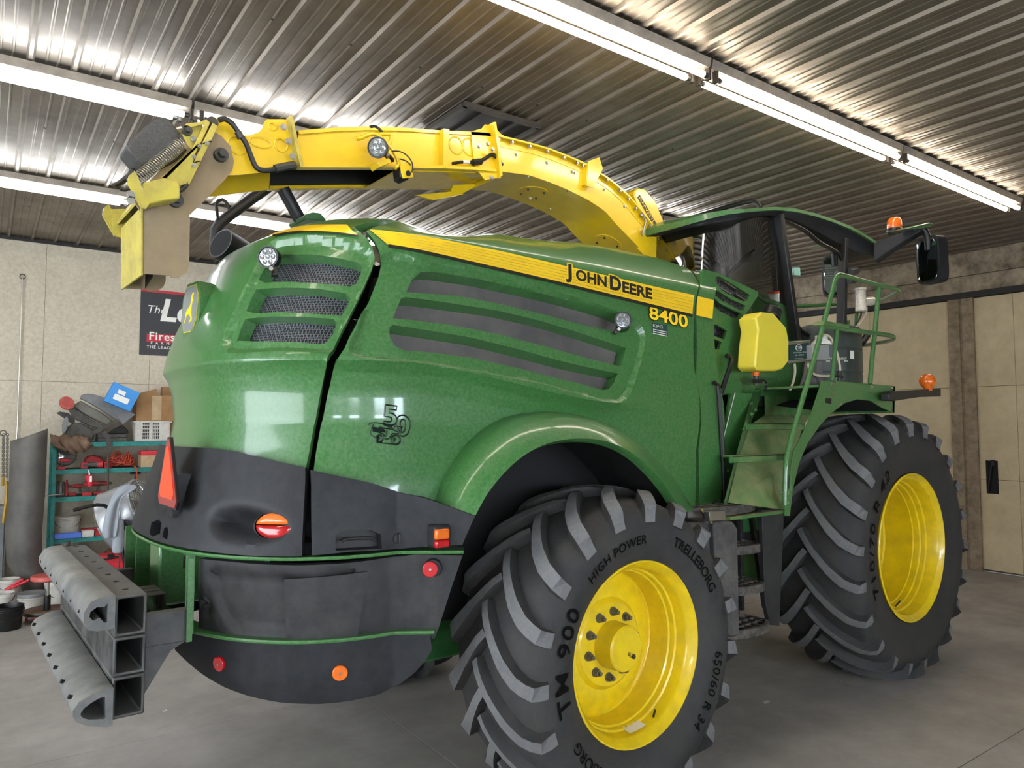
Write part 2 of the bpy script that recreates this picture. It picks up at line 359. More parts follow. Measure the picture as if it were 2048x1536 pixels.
# --- fluorescent strip lights
M['tube']=mat('fluorescent_tube_lit',(1.0,.90,.76,1),.3,emit=TUBE)
M['tubec']=mat('fluorescent_tube_lit_cool',(.93,.96,1.0,1),.3,emit=TUBE)
M['fixt']=mat('fixture_enamel','8f8578',.5,.1,0,.12,6,'4b443a',.3,10)
M['lampcap']=mat('lampholder_brown','3d352c',.5)
def fixture(name,xa,xb,y,cool,label,group):
    t=thing(name,label,'ceiling light',(0,0,0),0,group); L=xb-xa
    cx=(xa+xb)/2; t.location=Matrix.Rotation(ROOM,3,'Z')@Vector((cx,y,CEIL-.03)); t.rotation_euler.z=ROOM
    h=MB(); h.loft([[(x,-.075,-.0),(x,-.062,-.055),(x,.062,-.055),(x,.075,-.0)] for x in (-L/2,L/2)]); h.build('housing','fixt',t,smooth=0)
    for sx in (-1,1):
        for sy in (-1,1):
            xe=sx*(L/2-.025)+ (0.03*sy*-1)
            MB().box((xe-.012,sy*.045-.018,-.13),(xe+.012,sy*.045+.018,-.05)).build('lampholder','lampcap',t,bevel=.004)
    for sy in (-1,1):
        a=-(L/2-.045)-.03*sy; b=(L/2-.045)-.03*sy
        tb=MB(); tb.cyl((a+.03,sy*.045,-.105),(b-.03,sy*.045,-.105),.020,12); tb.build('tube','tubec' if cool else 'tube',t,smooth=60)
        e=MB(); e.cyl((a,sy*.045,-.105),(a+.03,sy*.045,-.105),.017,10); e.cyl((b-.03,sy*.045,-.105),(b,sy*.045,-.105),.017,10); e.build('tube_ends','steeld',t)
    return t
rows=((3.0,0,.10,'right row running above the cab'),(5.56,1,0,'middle row behind the boom'),(8.1,1,0,'far left row near the strand board wall'))
ords=['nearest','second','third','last']
for y,cool,off,rl in rows:
    for k in range(4):
        xa=-1.30+off+k*2.44
        fixture('fluorescent_light',xa,xa+2.42,y,cool,'%s twin tube strip light of the %s'%(ords[k],rl),'fluorescent strip lights under the ribbed ceiling')
# ================================================================= the forage harvester
YC=3.95
HV=thing('forage_harvester','large green and yellow self-propelled forage harvester parked on the concrete floor','harvester',(3.6,YC,0))
def part(mb,name,mats,parent=None,label=None,**k):
    o=mb.build(name,mats,parent or HV,**k)
    if parent is None or parent is HV: o.matrix_parent_inverse=Matrix.Translation(-HV.location)
    if label: o['label']=label
    return o
def sm(a,b,x):
    t=np.clip((np.asarray(x,float)-a)/(b-a),0,1); return t*t*(3-2*t)
S1=1.5
class Surf:
    """shell of the machine: s runs round the rear (0 at the centre, +-1.5 at the side corners, then straight forward in metres), z up"""
    def __init__(q,zk,x0,w,A=.72,flare=False,top=False,warp=False): q.zk,q.x0,q.w,q.A,q.flare,q.top,q.warp=zk,x0,w,A,flare,top,warp
    def P(q,s,z):
        s=np.asarray(s,float); z=np.asarray(z,float); a=np.abs(s)
        zw=z
        xe=np.clip(a-S1,0,9)+1.6          # rough x, for the slow changes along the side
        if q.warp: zw=z+ .16*sm(1.45,2.9,xe)*(1-sm(2.3,2.75,z))
        X0=np.interp(z,q.zk,q.x0); Wd=np.interp(zw,q.zk,q.w)
        if q.warp:
            flat=np.interp(z,[1.3,2.2,2.8,2.825,2.85,2.9,2.96,3.02,3.05],[1.09,1.06,.970,.966,.93,.86,.76,.55,.2]); k=sm(2.75,3.35,xe); Wd=Wd*(1-k)+flat*k
        ph=np.clip(a/S1,0,1)*PI/2
        v=Wd*np.sin(ph)**.8; x=X0+q.A*(1-np.cos(ph))+np.clip(a-S1,0,None)
        if q.flare: v=v+ .16*np.clip((x-1.60)/.22,0,1.25)*(a>.8)
        zz=z
        if q.top: zz=np.where(z>2.825,2.825+(z-2.825)*(1-.40*sm(.9,1.35,a)+.45*sm(1.4,1.8,a)+.35*sm(1.8,2.6,a)-.4*sm(3.1,3.8,a)),z)
        return np.stack([x,YC-np.sign(s)*v,zz],-1)
    def N(q,s,z,e=.004):
        du=q.P(s+e,z)-q.P(s-e,z); dv=q.P(s,z+e)-q.P(s,z-e); n=np.cross(du,dv); n/=np.linalg.norm(n,axis=-1,keepdims=True)+1e-12
        c=q.P(s,z)-np.array([2.5,YC,2.]); sg=np.sign((n*c).sum(-1,keepdims=True)); return n*sg
    def grid(q):
        S,Z=np.meshgrid(np.linspace(-.9,3.9,140),np.linspace(q.zk[0]+.002,q.zk[-1]-.002,60)); S=S.ravel(); Z=Z.ravel(); p=q.P(S,Z); n=q.N(S,Z); vis=((p-ORG)*n).sum(-1)<0
        q._g=(S[vis],Z[vis],prj(p[vis]))
    def px(q,pt):
        if isinstance(pt[0],str): return np.array([pt[1],pt[2]],float)
        if not hasattr(q,'_g'): q.grid()
        S,Z,U=q._g; t=np.array(pt,float); i=np.argmin(((U-t)**2).sum(-1)); v=np.array([S[i],Z[i]])
        for _ in range(14):
            f=prj(q.P(*v))-t
            if abs(f).max()<.02: break
            e=1e-4; J=np.stack([(prj(q.P(v[0]+e,v[1]))-prj(q.P(v[0]-e,v[1])))/(2*e),(prj(q.P(v[0],v[1]+e))-prj(q.P(v[0],v[1]-e)))/(2*e)],-1)
            try: d=np.linalg.solve(J+np.eye(2)*1e-6,f)
            except Exception: break
            d=np.clip(d,-.12,.12); v=v-d; v[1]=np.clip(v[1],q.zk[0],q.zk[-1])
        return v
    def poly(q,pts,k=0):
        if k:
            num=[p for p in pts if not isinstance(p[0],str)]
            if len(num)==len(pts): pts=[tuple(p) for p in smoothpath(pts,k,True)]
        return [q.px(p) for p in pts]
def inside(P,poly):
    x,y=P[:,0],P[:,1]; r=np.zeros(len(P),bool); n=len(poly)
    for i in range(n):
        x1,y1=poly[i]; x2,y2=poly[(i+1)%n]
        if y1==y2: continue
        c=((y1>y)!=(y2>y))&(x<(x2-x1)*(y-y1)/(y2-y1)+x1); r^=c
    return r
def dist(P,poly,closed=True):
    d=np.full(len(P),9.); n=len(poly)
    for i in range(n if closed else n-1):
        a=np.array(poly[i]); b=np.array(poly[(i+1)%n]); ab=b-a; t=np.clip(((P-a)@ab)/(ab@ab+1e-12),0,1); d=np.minimum(d,np.linalg.norm(P-a-t[:,None]*ab,axis=1))
    return d
def resample(poly,h,closed=True):
    out=[]; n=len(poly)
    for i in range(n if closed else n-1):
        a=np.array(poly[i]); b=np.array(poly[(i+1)%n]); k=max(1,int(np.ceil(np.linalg.norm(b-a)/h)))
        out+=[a+(b-a)*j/k for j in range(k)]
    if not closed: out.append(np.array(poly[-1]))
    return out
def panel(name,sf,outer,mt,holes=(),recess=(),h=.03,thick=.03,off=0,parent=None,label=None,hdepth=.05,hdrop=0,zline=None,shaper=None):
    """a skin of the shell cut to a surveyed outline, with openings and pressed recesses"""
    O=resample(outer,h); Hs=[resample(a,h*.7) for a in holes]
    loops=[O]+Hs; V=[]; E=[]
    for lp in loops:
        k=len(V); V+=[tuple(p) for p in lp]; E+=[(k+i,k+(i+1)%len(lp)) for i in range(len(lp))]
    A=np.array(O); g=np.stack(np.meshgrid(np.arange(A[:,0].min(),A[:,0].max(),h),np.arange(A[:,1].min(),A[:,1].max(),h)),-1).reshape(-1,2)
    k=inside(g,O)&(dist(g,O)>h*.45)
    for a in Hs: k&=~inside(g,a)&(dist(g,a)>h*.4)
    V+=[tuple(p) for p in g[k]]
    if zline is not None: 
        for zl in zline:
            L=resample(zl,h,False); L=[p for p in L if inside(np.array([p]),O)[0] and dist(np.array([p]),O)[0]>h*.3]
            b=len(V); V+=[tuple(p) for p in L]
    vo,eo,fo,_,_,_=geometry.delaunay_2d_cdt([Vector(p) for p in V],E,[],0,1e-5)
    P2=np.array([tuple(p) for p in vo]); F=np.array([tuple(f) for f in fo]); C=P2[F].mean(1)
    k=inside(C,O)
    for a in Hs: k&=~inside(C,a)
    F=F[k]
    off2=np.full(len(P2),float(off))
    for poly,d,w in recess:
        s=np.where(inside(P2,poly),1,-1)*dist(P2,poly); off2-= d*sm(0,w,s)
    if shaper is not None: off2+=shaper(P2)
    n=sf.N(P2[:,0],P2[:,1]); p3=sf.P(P2[:,0],P2[:,1])+n*off2[:,None]
    mb=MB(); mb.add(p3,[tuple(f) for f in F])
    # edges turned inward
    cnt={}
    for f in F:
        for a,b in ((f[0],f[1]),(f[1],f[2]),(f[2],f[0])): cnt[(a,b)]=1
    bd=[e for e in cnt if (e[1],e[0]) not in cnt]
    ids=sorted({i for e in bd for i in e}); mp={}
    depth={}
    hi=np.zeros(len(P2),int)
    for j,a in enumerate(Hs):
        dd=dist(P2,a)<h*.2; hi[dd]=j+1
    back=[]
    for i in ids:
        t=hdepth if hi[i] else thick
        q=p3[i]-n[i]*t
        if hi[i] and hdrop:
            a=np.array(Hs[hi[i]-1]); near=a[np.abs(a[:,0]-P2[i,0])<.06]
            if len(near) and P2[i,1]>near[:,1].mean(): q=q-np.array([0,0,hdrop])
        mp[i]=len(back); back.append(q)
    k0=len(mb.v); mb.v+=[tuple(q) for q in back]
    mb.f+=[(e[1],e[0],k0+mp[e[0]],k0+mp[e[1]]) for e in bd]; mb.m+=[0]*len(bd)
    # normals outward
    f0=F[0]; nn=np.cross(p3[f0[1]]-p3[f0[0]],p3[f0[2]]-p3[f0[0]])
    if nn@n[f0[0]]<0: mb.f=[f[::-1] for f in mb.f]
    return part(mb,name,mt,parent,label,fix=False,smooth=38)
def inset(poly,w):
    P=np.array(poly,float); A=sum(P[i-1][0]*P[i][1]-P[i][0]*P[i-1][1] for i in range(len(P))); sg=1 if A>0 else -1; out=[]
    for i in range(len(P)):
        d=P[(i+1)%len(P)]-P[i-1]; d/=np.linalg.norm(d)+1e-9; out.append(P[i]+sg*np.array([-d[1],d[0]])*w)
    return out+[out[0]]
def strip_on(name,sf,poly,mt,off=.002,h=.04,parent=None,label=None,thick=.002): return panel(name,sf,poly,mt,h=h,thick=thick,off=off,parent=parent,label=label)
def mirror_part(o,name=None,parent=None):
    me=o.data.copy(); b=bmesh.new(); b.from_mesh(me)
    for v in b.verts: v.co.y=2*YC-v.co.y
    bmesh.ops.reverse_faces(b,faces=b.faces); b.to_mesh(me); b.free()
    c=o.copy(); c.data=me; COL.objects.link(c)
    return c
BODY=Surf([1.40,1.66,1.78,1.93,2.06,2.14,2.19,2.28,2.41,2.60,2.72,2.825,2.85,2.89,2.96,3.02,3.06],
          [.87,.95,.98,1.0,.99,.970,.945,.96,1.0,1.08,1.14,1.21,1.25,1.32,1.45,1.62,1.78],
          [1.09,1.08,1.055,1.03,1.035,1.065,1.112,1.085,1.05,1.01,.985,.965,.935,.88,.76,.55,.2],warp=True,top=True)
BUMP=Surf([1.30,1.40,1.54,1.66,1.80,1.95],[.81,.83,.87,.91,.95,.98],[1.10,1.11,1.11,1.10,1.08,1.06],flare=True)
BAND=Surf([.9,1.0,1.2,1.36],[.87,.87,.855,.85],[1.06,1.07,1.085,1.09],flare=True)
SKIRT=Surf([.3,.5,.8,1.0,1.02],[1.05,.98,.90,.875,.875],[1.02,1.05,1.08,1.09,1.09],flare=True)
z18=1.8
GAP=[(612,935),(618,905),(628,850),(640,790),(655,715),(672,680),(695,640),(722,585),(743,540),(750,515),(745,495),(735,478),(708,453)]
GAPR=[(627,942),(632,905),(642,850),(655,790),(668,735),(690,695),(712,650),(738,600),(758,550),(764,522),(757,498),(748,480),(732,462)]
gl=[BODY.px(p) for p in GAP]; gr=[BODY.px(p) for p in GAPR]
gl[-1][1]=min(gl[-1][1],2.9)
creases=[[(s_,zc_-.16*float(sm(1.45,2.9,max(abs(s_)-1.5,0)+1.6))) for s_ in np.linspace(-1.7,2.8,150)] for zc_ in (2.19,2.178,2.202,2.14)]
# rear hood shell: from the mirrored gap round the back to this gap
topz=3.055
stop=gl[-1][0]
outer=[tuple(p) for p in gl]+[(stop+.05,2.97),(stop+.1,topz),(-stop-.1,topz),(-stop-.05,2.97)]+[(-p[0],p[1]) for p in gl[::-1]]
low=[(480,905),(350,893)]
lo=[BODY.px(p) for p in low]
outer+= [(-lo[0][0],lo[0][1]),(-.3,lo[1][1]+.0),(.3,lo[1][1]),tuple(lo[0])]
bay=[(525,505),(550,478),(600,470),(660,473),(715,485),(745,500),(752,520),(744,545),(720,600),(690,655),(675,690),(662,706),(560,703),(460,706),(445,690),(448,665),(470,615),(500,555)]
h1=[(508,552),(520,530),(535,502),(560,500),(610,500),(660,506),(712,517),(724,526),(722,540),(712,560),(700,566),(640,560),(560,556),(520,558)]
h2=[(483,615),(493,590),(503,572),(560,568),(630,570),(690,580),(700,590),(694,605),(682,624),(640,622),(560,617),(500,620)]
h3=[(464,676),(472,650),(481,632),(540,627),(600,627),(665,632),(672,640),(664,662),(650,680),(635,683),(560,677),(500,677)]
bayS=BODY.poly(bay,4); hS=[BODY.poly(x) for x in (h1,h2,h3)]
hM=[[(-p[0],p[1]) for p in a] for a in hS]; bayM=[(-p[0],p[1]) for p in bayS]
HOOD=panel('rear_hood',BODY,outer,'green',holes=hS+hM,recess=[(bayS,.03,.03),(bayM,.03,.03)],zline=[bayS+[bayS[0]],inset(bayS,.03)]+creases,h=.023,thick=.035,hdepth=.08)
for hh in (hS,hM):
    for a in hh:
        g=panel('mesh_grille',BODY,[tuple(p) for p in a],'meshbk',h=.05,thick=.004,off=-.095); 
# side panel with the louvres and the wheel arch
arch=[(870,1001),(885,962),(905,925),(935,885),(970,855),(1005,836),(1045,826),(1090,823),(1135,826),(1180,838),(1222,858),(1260,884),(1298,918),(1330,950),(1358,985),(1378,1022)]
right=[(1390,1018),(1392,900),(1392,760),(1390,610)]
STT=[(708,453),(760,462),(830,470),(900,483),(1000,503),(1100,526),(1200,548),(1300,571),(1425,600)]   # upper edge of the stripe
aS=[BODY.px(p) for p in arch]; rS=[BODY.px(p) for p in right]
tS=[BODY.px(p) for p in [(1380,548),(1372,530)]]
lowS=[BODY.px(p) for p in [(850,994)]]
outerR=[tuple(p) for p in gr]+[(gr[-1][0]+.04,2.97),(gr[-1][0]+.1,3.045)]+[(rS[-1][0]-.16,3.045),(rS[-1][0]-.10,2.97),(rS[-1][0]-.02,2.86)]+[tuple(p) for p in rS[::-1]]+[tuple(p) for p in aS[::-1]]+[tuple(lowS[0])]
l1=[(818,578),(828,555),(845,541),(870,540),(930,550),(1030,570),(1130,597),(1215,622),(1250,637),(1266,645),(1258,650),(1232,658),(1236,668),(1265,680),(1215,668),(1130,646),(1040,622),(940,597),(850,582)]
l1=[(817,580),(828,556),(846,540),(880,541),(960,554),(1060,577),(1150,601),(1230,625),(1255,636),(1266,648),(1267,650),(1261,660),(1250,664),(1180,650),(1100,628),(1010,606),(920,588),(850,583)]
l2=[(790,632),(806,593),(815,590),(900,602),(1000,618),(1090,640),(1180,668),(1258,694),(1250,728),(1244,730),(1190,716),(1090,688),(1000,665),(900,645),(830,636)]
l3=[(783,650),(790,645),(850,655),(950,672),(1050,697),(1140,722),(1243,745),(1236,762),(1225,775),(1212,777),(1150,760),(1050,735),(950,712),(860,700),(815,697),(795,688),(783,668)]
bayr=[(760,508),(860,525),(960,545),(1060,569),(1160,596),(1240,625),(1272,640),(1290,665),(1290,690),(1278,740),(1262,785),(1248,801),(1228,805),(1190,797),(1100,772),(1000,752),(900,734),(800,722),(700,708),(720,640)]
bS2=BODY.poly(bayr,3); lS=[BODY.poly(x) for x in (l1,l2,l3)]
SIDE=panel('side_panel',BODY,outerR,'green',holes=lS,recess=[(bS2,.026,.022)],h=.024,thick=.03,hdepth=.085,hdrop=.015,zline=[bS2+[bS2[0]],inset(bS2,.022)]+creases,label='green side panel with three louvred slots')
M['louvre']=mat('dusty_louvre_plate','4a4646',.6,0,0,.08,5,'77706a',.35,3)
for a in lS:
    panel('louvre_plate',BODY,[tuple(p) for p in a],'louvre',h=.05,thick=.004,off=-.10)
# front strip panel and far-side copies
fp=[(1393,612),(1396,700),(1397,900),(1398,1016),(1441,1014),(1446,900),(1437,750),(1427,605)]
fS=[BODY.px(p) for p in fp]
outerF=[tuple(p) for p in fS]+[(fS[-1][0]-.02,2.88),(fS[-1][0]-.1,2.97),(fS[-1][0]-.12,3.045),(fS[0][0]-.12,3.045),(fS[0][0]-.08,2.97),(fS[0][0]-.02,2.86)]
FRONT=panel('front_side_panel',BODY,outerF,'green',h=.03,thick=.05)
for o in (SIDE,FRONT): mirror_part(o)
# dark engine bay inside so that gaps and grilles look into black
E_=MB(); 
ring=lambda z,i:[tuple(p) for p in (BODY.P(np.linspace(-3.6,3.6,60),np.full(60,z))*1.0)]
rr=[]
for z in (1.45,1.8,2.2,2.6,2.8,2.9):
    q=BODY.P(np.concatenate([np.linspace(-3.55,-1.5,6),np.linspace(-1.4,1.4,24),np.linspace(1.5,3.55,6)]),np.full(36,z)); c=np.array([0,YC,0]); q=q.copy()
    q[:,1]=YC+(q[:,1]-YC)*(1-.16); q[:,0]=q[:,0]+.18*np.exp(-((q[:,0]-.9)/1.0)**2); 
    if z<2.1:  # clear the wheel wells
        pass
    rr.append([tuple(p) for p in q])
eng=MB(); 
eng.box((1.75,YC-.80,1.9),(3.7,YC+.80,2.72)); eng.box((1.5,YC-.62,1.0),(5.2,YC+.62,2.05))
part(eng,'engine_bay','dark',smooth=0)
ex=MB(); ex.tube([(1.62,3.2,1.95),(1.62,3.15,2.3),(1.66,3.12,2.6)],.05,12); ex.cyl((1.5,3.1,2.35),(1.8,3.1,2.35),.045,12); ex.cyl((1.45,3.1,2.1),(1.8,3.1,2.16),.06,12)
part(ex,'engine_pipe','steeld')
# ---- black bumper
bl=[(612,936),(480,905),(350,893)]; bb=[(605,1112),(520,1112),(400,1100),(300,1075)]
t0=[BUMP.px(p) for p in bl]; b0=[BUMP.px(p) for p in bb]
bo=[tuple(t0[0]),tuple(t0[1]),(.35,t0[2][1]),(-.35,t0[2][1]),(-t0[1][0],t0[1][1]),(-t0[0][0],t0[0][1]),(-b0[0][0],b0[0][1]),(-b0[1][0],b0[1][1]),(-b0[2][0],b0[2][1]),(-.4,b0[3][1]+.0),(.4,b0[3][1]+.0)]+[tuple(p) for p in b0[2::-1]]
scoop=BUMP.poly([(418,1040),(430,1020),(455,1008),(500,1006),(550,1020),(580,1040),(583,1062),(560,1080),(510,1092),(450,1085),(422,1066)],3)
trirec=BUMP.poly([(318,985),(330,930),(365,935),(378,950),(372,1020),(355,1030),(318,1022)],2)
def scoopf(P):
    s=np.where(inside(P,scoop),1,-1)*dist(P,scoop); d=sm(0,.10,s); 
    gx=sm(.35,1.0,P[:,0]); 
    s2=np.where(inside(P,trirec),1,-1)*dist(P,trirec)
    return -.075*d*(1.25-.8*sm(.75,1.2,P[:,0])) -.02*sm(0,.03,s2)
panel('rear_bumper',BUMP,bo,'black',h=.022,thick=.05,off=.012,shaper=scoopf,holes=[BUMP.poly([(304,1068),(308,1046),(322,1040),(328,1046),(325,1068),(310,1074)]),BUMP.poly([(330,1075),(333,1058),(339,1054),(342,1062),(340,1080)])],hdepth=.08,label='black moulded plastic rear bumper with a lamp scoop')
tr=[(622,941),(740,966),(850,996),(950,1031)]; br=[(925,1088),(850,1092),(800,1096),(700,1102),(625,1110)]
to=[BUMP.px(p) for p in tr]; bo2=[BUMP.px(p) for p in br]
hnd=BUMP.poly([(671,1100),(671,1072),(682,1060),(740,1060),(760,1068),(762,1096)])
cbr=panel('corner_bumper',BUMP,[tuple(p) for p in to]+[tuple(p) for p in bo2],'black',h=.022,thick=.05,off=.012,holes=[hnd],hdepth=.05,label='black corner bumper with a recessed latch handle')
panel('handle_pocket',BUMP,hnd,'black2',h=.05,off=-.04,thick=.003)
mirror_part(cbr)
# ---- wheels
def carcass(prof,n=72):
    mb=MB(); mb.lathe([(w,r) for w,r in prof],(0,0,0),(0,1,0),n); return mb
def wheel(side,cx,cy,cz,front):
    sg=-1 if side=='right' else 1      # outward direction
    if front:
        half=[(0,.965),(.10,.963),(.20,.952),(.28,.932),(.325,.90),(.352,.85),(.362,.79),(.355,.72),(.338,.65),(.325,.60),(.322,.565),(.30,.55)]; N=22; Rr=.545; lh=.052; nm='front'; shoulder=.33
    else:
        half=[(0,.765),(.09,.763),(.18,.753),(.245,.735),(.285,.705),(.312,.66),(.322,.60),(.316,.55),(.298,.50),(.278,.465),(.27,.452),(.25,.44)]; N=19; Rr=.44; lh=.050; nm='rear'; shoulder=.285
    prof=[(-w,r) for w,r in half[::-1]]+half[1:]
    tyre=carcass(prof).build(nm+'_tyre','rubber',HV,smooth=50,fix=True)
    tyre.matrix_parent_inverse=Matrix.Translation(-HV.location); tyre.location=(cx,cy,cz)
    ws=np.array([p[0] for p in half]); rs=np.array([p[1] for p in half])
    # arc-length along the half section
    al=np.concatenate([[0],np.cumsum(np.hypot(np.diff(ws),np.diff(rs)))])
    def sec(a):   # point and outward normal on section at arc-length a
        w=np.interp(a,al,ws); r=np.interp(a,al,rs); e=.02
        dw=np.interp(a+e,al,ws)-np.interp(max(a-e,0),al,ws); dr=np.interp(a+e,al,rs)-np.interp(max(a-e,0),al,rs); l=math.hypot(dw,dr); return w,r,-dr/l,dw/l
    amax=al[5]+.012
    def lug(mir):
        mb=MB(); K=13; rings=[]
        for i in range(K):
            t=i/(K-1); a=-.025+t*(amax+.025)
            aa=abs(a); w,r,nw,nr=sec(aa)
            if a<0: w=-w; nw=-nw
            # sweep: steep near the centre, flatter to the shoulder
            u=np.clip((a+.025)/(shoulder+.05),0,1.25); th=(.40 if front else .44)*(1-(1-min(u,1))**1.35)* (1.0) + .02*max(0,u-1)
            hgt=lh*(1-sm(.80,1.0,t)*.75)*(.75+.25*sm(0,.12,t))
            b=(.034+.010*sm(.2,.8,t)); tp=(.021+.012*sm(.1,.7,t))
            # direction along lug to get perpendicular in-surface
            dth=.40*1.35*(1-min(u,.999))**.35/(shoulder+.05)*r; L=math.hypot(1,dth); pw,pt=dth/L,-1/L     # perpendicular (w,theta*r)
            ring=[]
            for q,h in ((-b,-.012),(-tp,hgt),(tp,hgt),(b,-.012)):
                ww=w+nw*h- q*pw*-1; rr=r+nr*h; ang=th+q*(-pt)/r*-1
                ring.append((ww,rr,ang))
            rings.append(ring)
        V=[]
        for ring in rings: 
            for ww,rr,ang in ring:
                w2=ww*(sg if not mir else -sg)
                V.append((rr*math.cos(ang),w2,rr*math.sin(ang)))
        F=[];Mi=[]
        for i in range(K-1):
            for j in range(4):
                k=(j+1)%4; F.append((i*4+j,i*4+k,(i+1)*4+k,(i+1)*4+j)); Mi.append(1 if j==1 else 0)
        F.append((0,1,2,3)); Mi.append(0); F.append(tuple((K-1)*4+j for j in (3,2,1,0))); Mi.append(0)
        mb.v=V; mb.f=F; mb.m=Mi; return mb
    for mir in (False,True):
        o0=None
        for k in range(N):
            if o0 is None: o=lug(mir).build('tread_lug',['rubber','rubberw'],tyre,smooth=0); o0=o
            else: o=o0.copy(); COL.objects.link(o)
            o.rotation_euler=(0,-(2*PI*(k+(.5 if mir else 0))/N+.1),0)
    # rim: barrel, disc, hub, nuts (built for the outward face, y local = sg*depth inward)
    fl=.27 if not front else .33
    def ax(d): return sg*(fl-d)
    if front: bp=[(0,.558),(-.006,.552),(-.006,.545),(.012,.535),(.03,.512),(.05,.507),(.11,.500),(.118,.488),(.15,.484),(.158,.474),(.20,.470),(.205,.462),(.42,.455),(.43,.44),(.47,.43)]
    else: bp=[(0,.457),(-.006,.452),(-.006,.446),(.012,.436),(.03,.416),(.05,.410),(.10,.404),(.106,.394),(.135,.39),(.141,.382),(.26,.374),(.27,.365)]
    rim=MB(); rim.lathe([(ax(d),r) for d,r in bp],(0,0,0),(0,1,0),72)
    ob=[(0,.558),(.02,.55),(.05,.525),(.3,.52),(.6,.525),(.66,.558)] if front else [(0,.457),(.02,.45),(.05,.428),(.25,.42),(.5,.428),(.54,.457)]
    rim.lathe([(ax(d),r+.001) for d,r in ob],(0,0,0),(0,1,0),60)
    rm=rim.build(nm+'_rim','rimy',HV,smooth=35,fix=False); rm.matrix_parent_inverse=Matrix.Translation(-HV.location); rm.location=(cx,cy,cz)
    dd=.50 if front else .235
    disc=MB(); 
    dp=[(dd+.03,.44),(dd+.02,.36),(dd+.0,.30),(dd-.0,.22),(dd-.035,.19),(dd-.04,.10),(dd-.04,0.001)] if front else [(dd+.03,.368),(dd+.022,.34),(dd-.005,.30),(dd-.01,.235),(dd-.03,.212),(dd-.035,.115),(dd-.035,.001)]
    disc.lathe([(ax(d),r) for d,r in dp],(0,0,0),(0,1,0),60); disc.build('disc','rimy',rm,smooth=35,fix=False)
    hb=MB(); hr=.115; hd=dd-.15
    hb.lathe([(ax(dd-.02),hr+.006),(ax(hd+.01),hr),(ax(hd),hr-.01),(ax(hd),.001)],(0,0,0),(0,1,0),40); h=hb.build('hub_cap','rimy',rm,smooth=35,fix=False)
    if side=='right' and not front:
        hy=ax(hd)+sg*.003
        MB().cyl((.045,ax(hd),-.045),(.045,ax(hd)+sg*.006,-.045),.012,16).build('hub_plug','steeld',rm)
        text_on('hub_mark','AUX',lambda x,y:(-.0+(x*.035)*.8+.0-.0,hy,-.035+y*.035-x*.012-.0),'stripeb',rm)
    nut0=None
    for k in range(10):
        a=2*PI*k/10+.2; rr=.165; c=(rr*math.cos(a),0,rr*math.sin(a)); y0=ax(dd-.03)
        if nut0 is None:
            n=MB(); n.cyl((0,0,0),(0,sg*.008,0),.024,16); n.cyl((0,sg*.008,0),(0,sg*.03,0),.018,6); n.cyl((0,sg*.03,0),(0,sg*.045,0),.011,10)
            o=n.build('wheel_nut','nutm',rm,smooth=30); nut0=o
        else: o=nut0.copy(); COL.objects.link(o)
        o.location=(c[0],y0,c[2])
    if side=='right':
        vx=.40 if not front else .47; ang=-1.15 if not front else -2.0
        v=MB(); v.cyl((vx*math.cos(ang),ax(.06),vx*math.sin(ang)),((vx-.05)*math.cos(ang),ax(.03),(vx-.05)*math.sin(ang)),.006,8); v.build('valve_stem','trimd',rm)
        if not front:
            q=MB(); 
            for i in range(6): pass
            pts=[]; 
            for i in range(7):
                a=-1.62+i*.05; pts.append([(.401*math.cos(a),ax(.055),.401*math.sin(a)),(.392*math.cos(a),ax(.12)+0,.392*math.sin(a))])
            q.loft([[p[0] for p in pts],[p[1] for p in pts]],closed=False); q.build('rim_sticker','whitep',rm,fix=False,smooth=0)
    if side=='right':
        # raised sidewall lettering
        def arc(txt,r0,a0,size,spc=1.08,cw=True,off=0):
            wv=lambda r: sg*float(np.interp(r,rs[::-1],ws[::-1]))
            def fn(x,y):
                r=r0+y*size; a=a0-x*size/r0
                return (r*math.cos(a),wv(r)+sg*.009,r*math.sin(a))
            text_on('sidewall_lettering',txt,fn,'letter',tyre,offset=off,spacing=spc)
        if front:
            arc('710/70 R 42',.66,PI*1.13,.15,1.2,off=.012)
        else:
            arc('TM 900',.525,PI*1.09,.125,1.15,off=.012); arc('HIGH POWER',.55,PI*.745,.062,1.12,off=.016); arc('TRELLEBORG',.55,PI*.385,.072,1.0,off=.01); arc('TRELLEBORG',.55,PI*1.42,.072,1.0,off=.01)
            arc('650/60 R 34',.545,-.14,.075,1.1,off=.01)
    return tyre
M['nutm']=mat('dusty_wheel_nut','6f6a60',.5,.6,0,.2,30)
M['letter']=mat('tyre_raised_lettering','0b0b0b',.9,spec=.1)
HWX,HWZ=2.793,.772; FWX,FWZ=5.862,.985
wheel('right',HWX,2.520+.27,HWZ,False); wheel('right',FWX,2.523+.33,FWZ,True)
wheel('left',HWX,2*YC-(2.520+.27),HWZ,False); wheel('left',FWX,2*YC-(2.523+.33),FWZ,True)
ax_=MB(); ax_.box((HWX-.12,3.0,.66),(HWX+.12,4.9,.88)); part(ax_,'rear_axle','greendk',bevel=.02)
ax_=MB(); ax_.box((FWX-.2,3.25,.75),(FWX+.2,4.65,1.25)); part(ax_,'front_axle','greendk',bevel=.02)
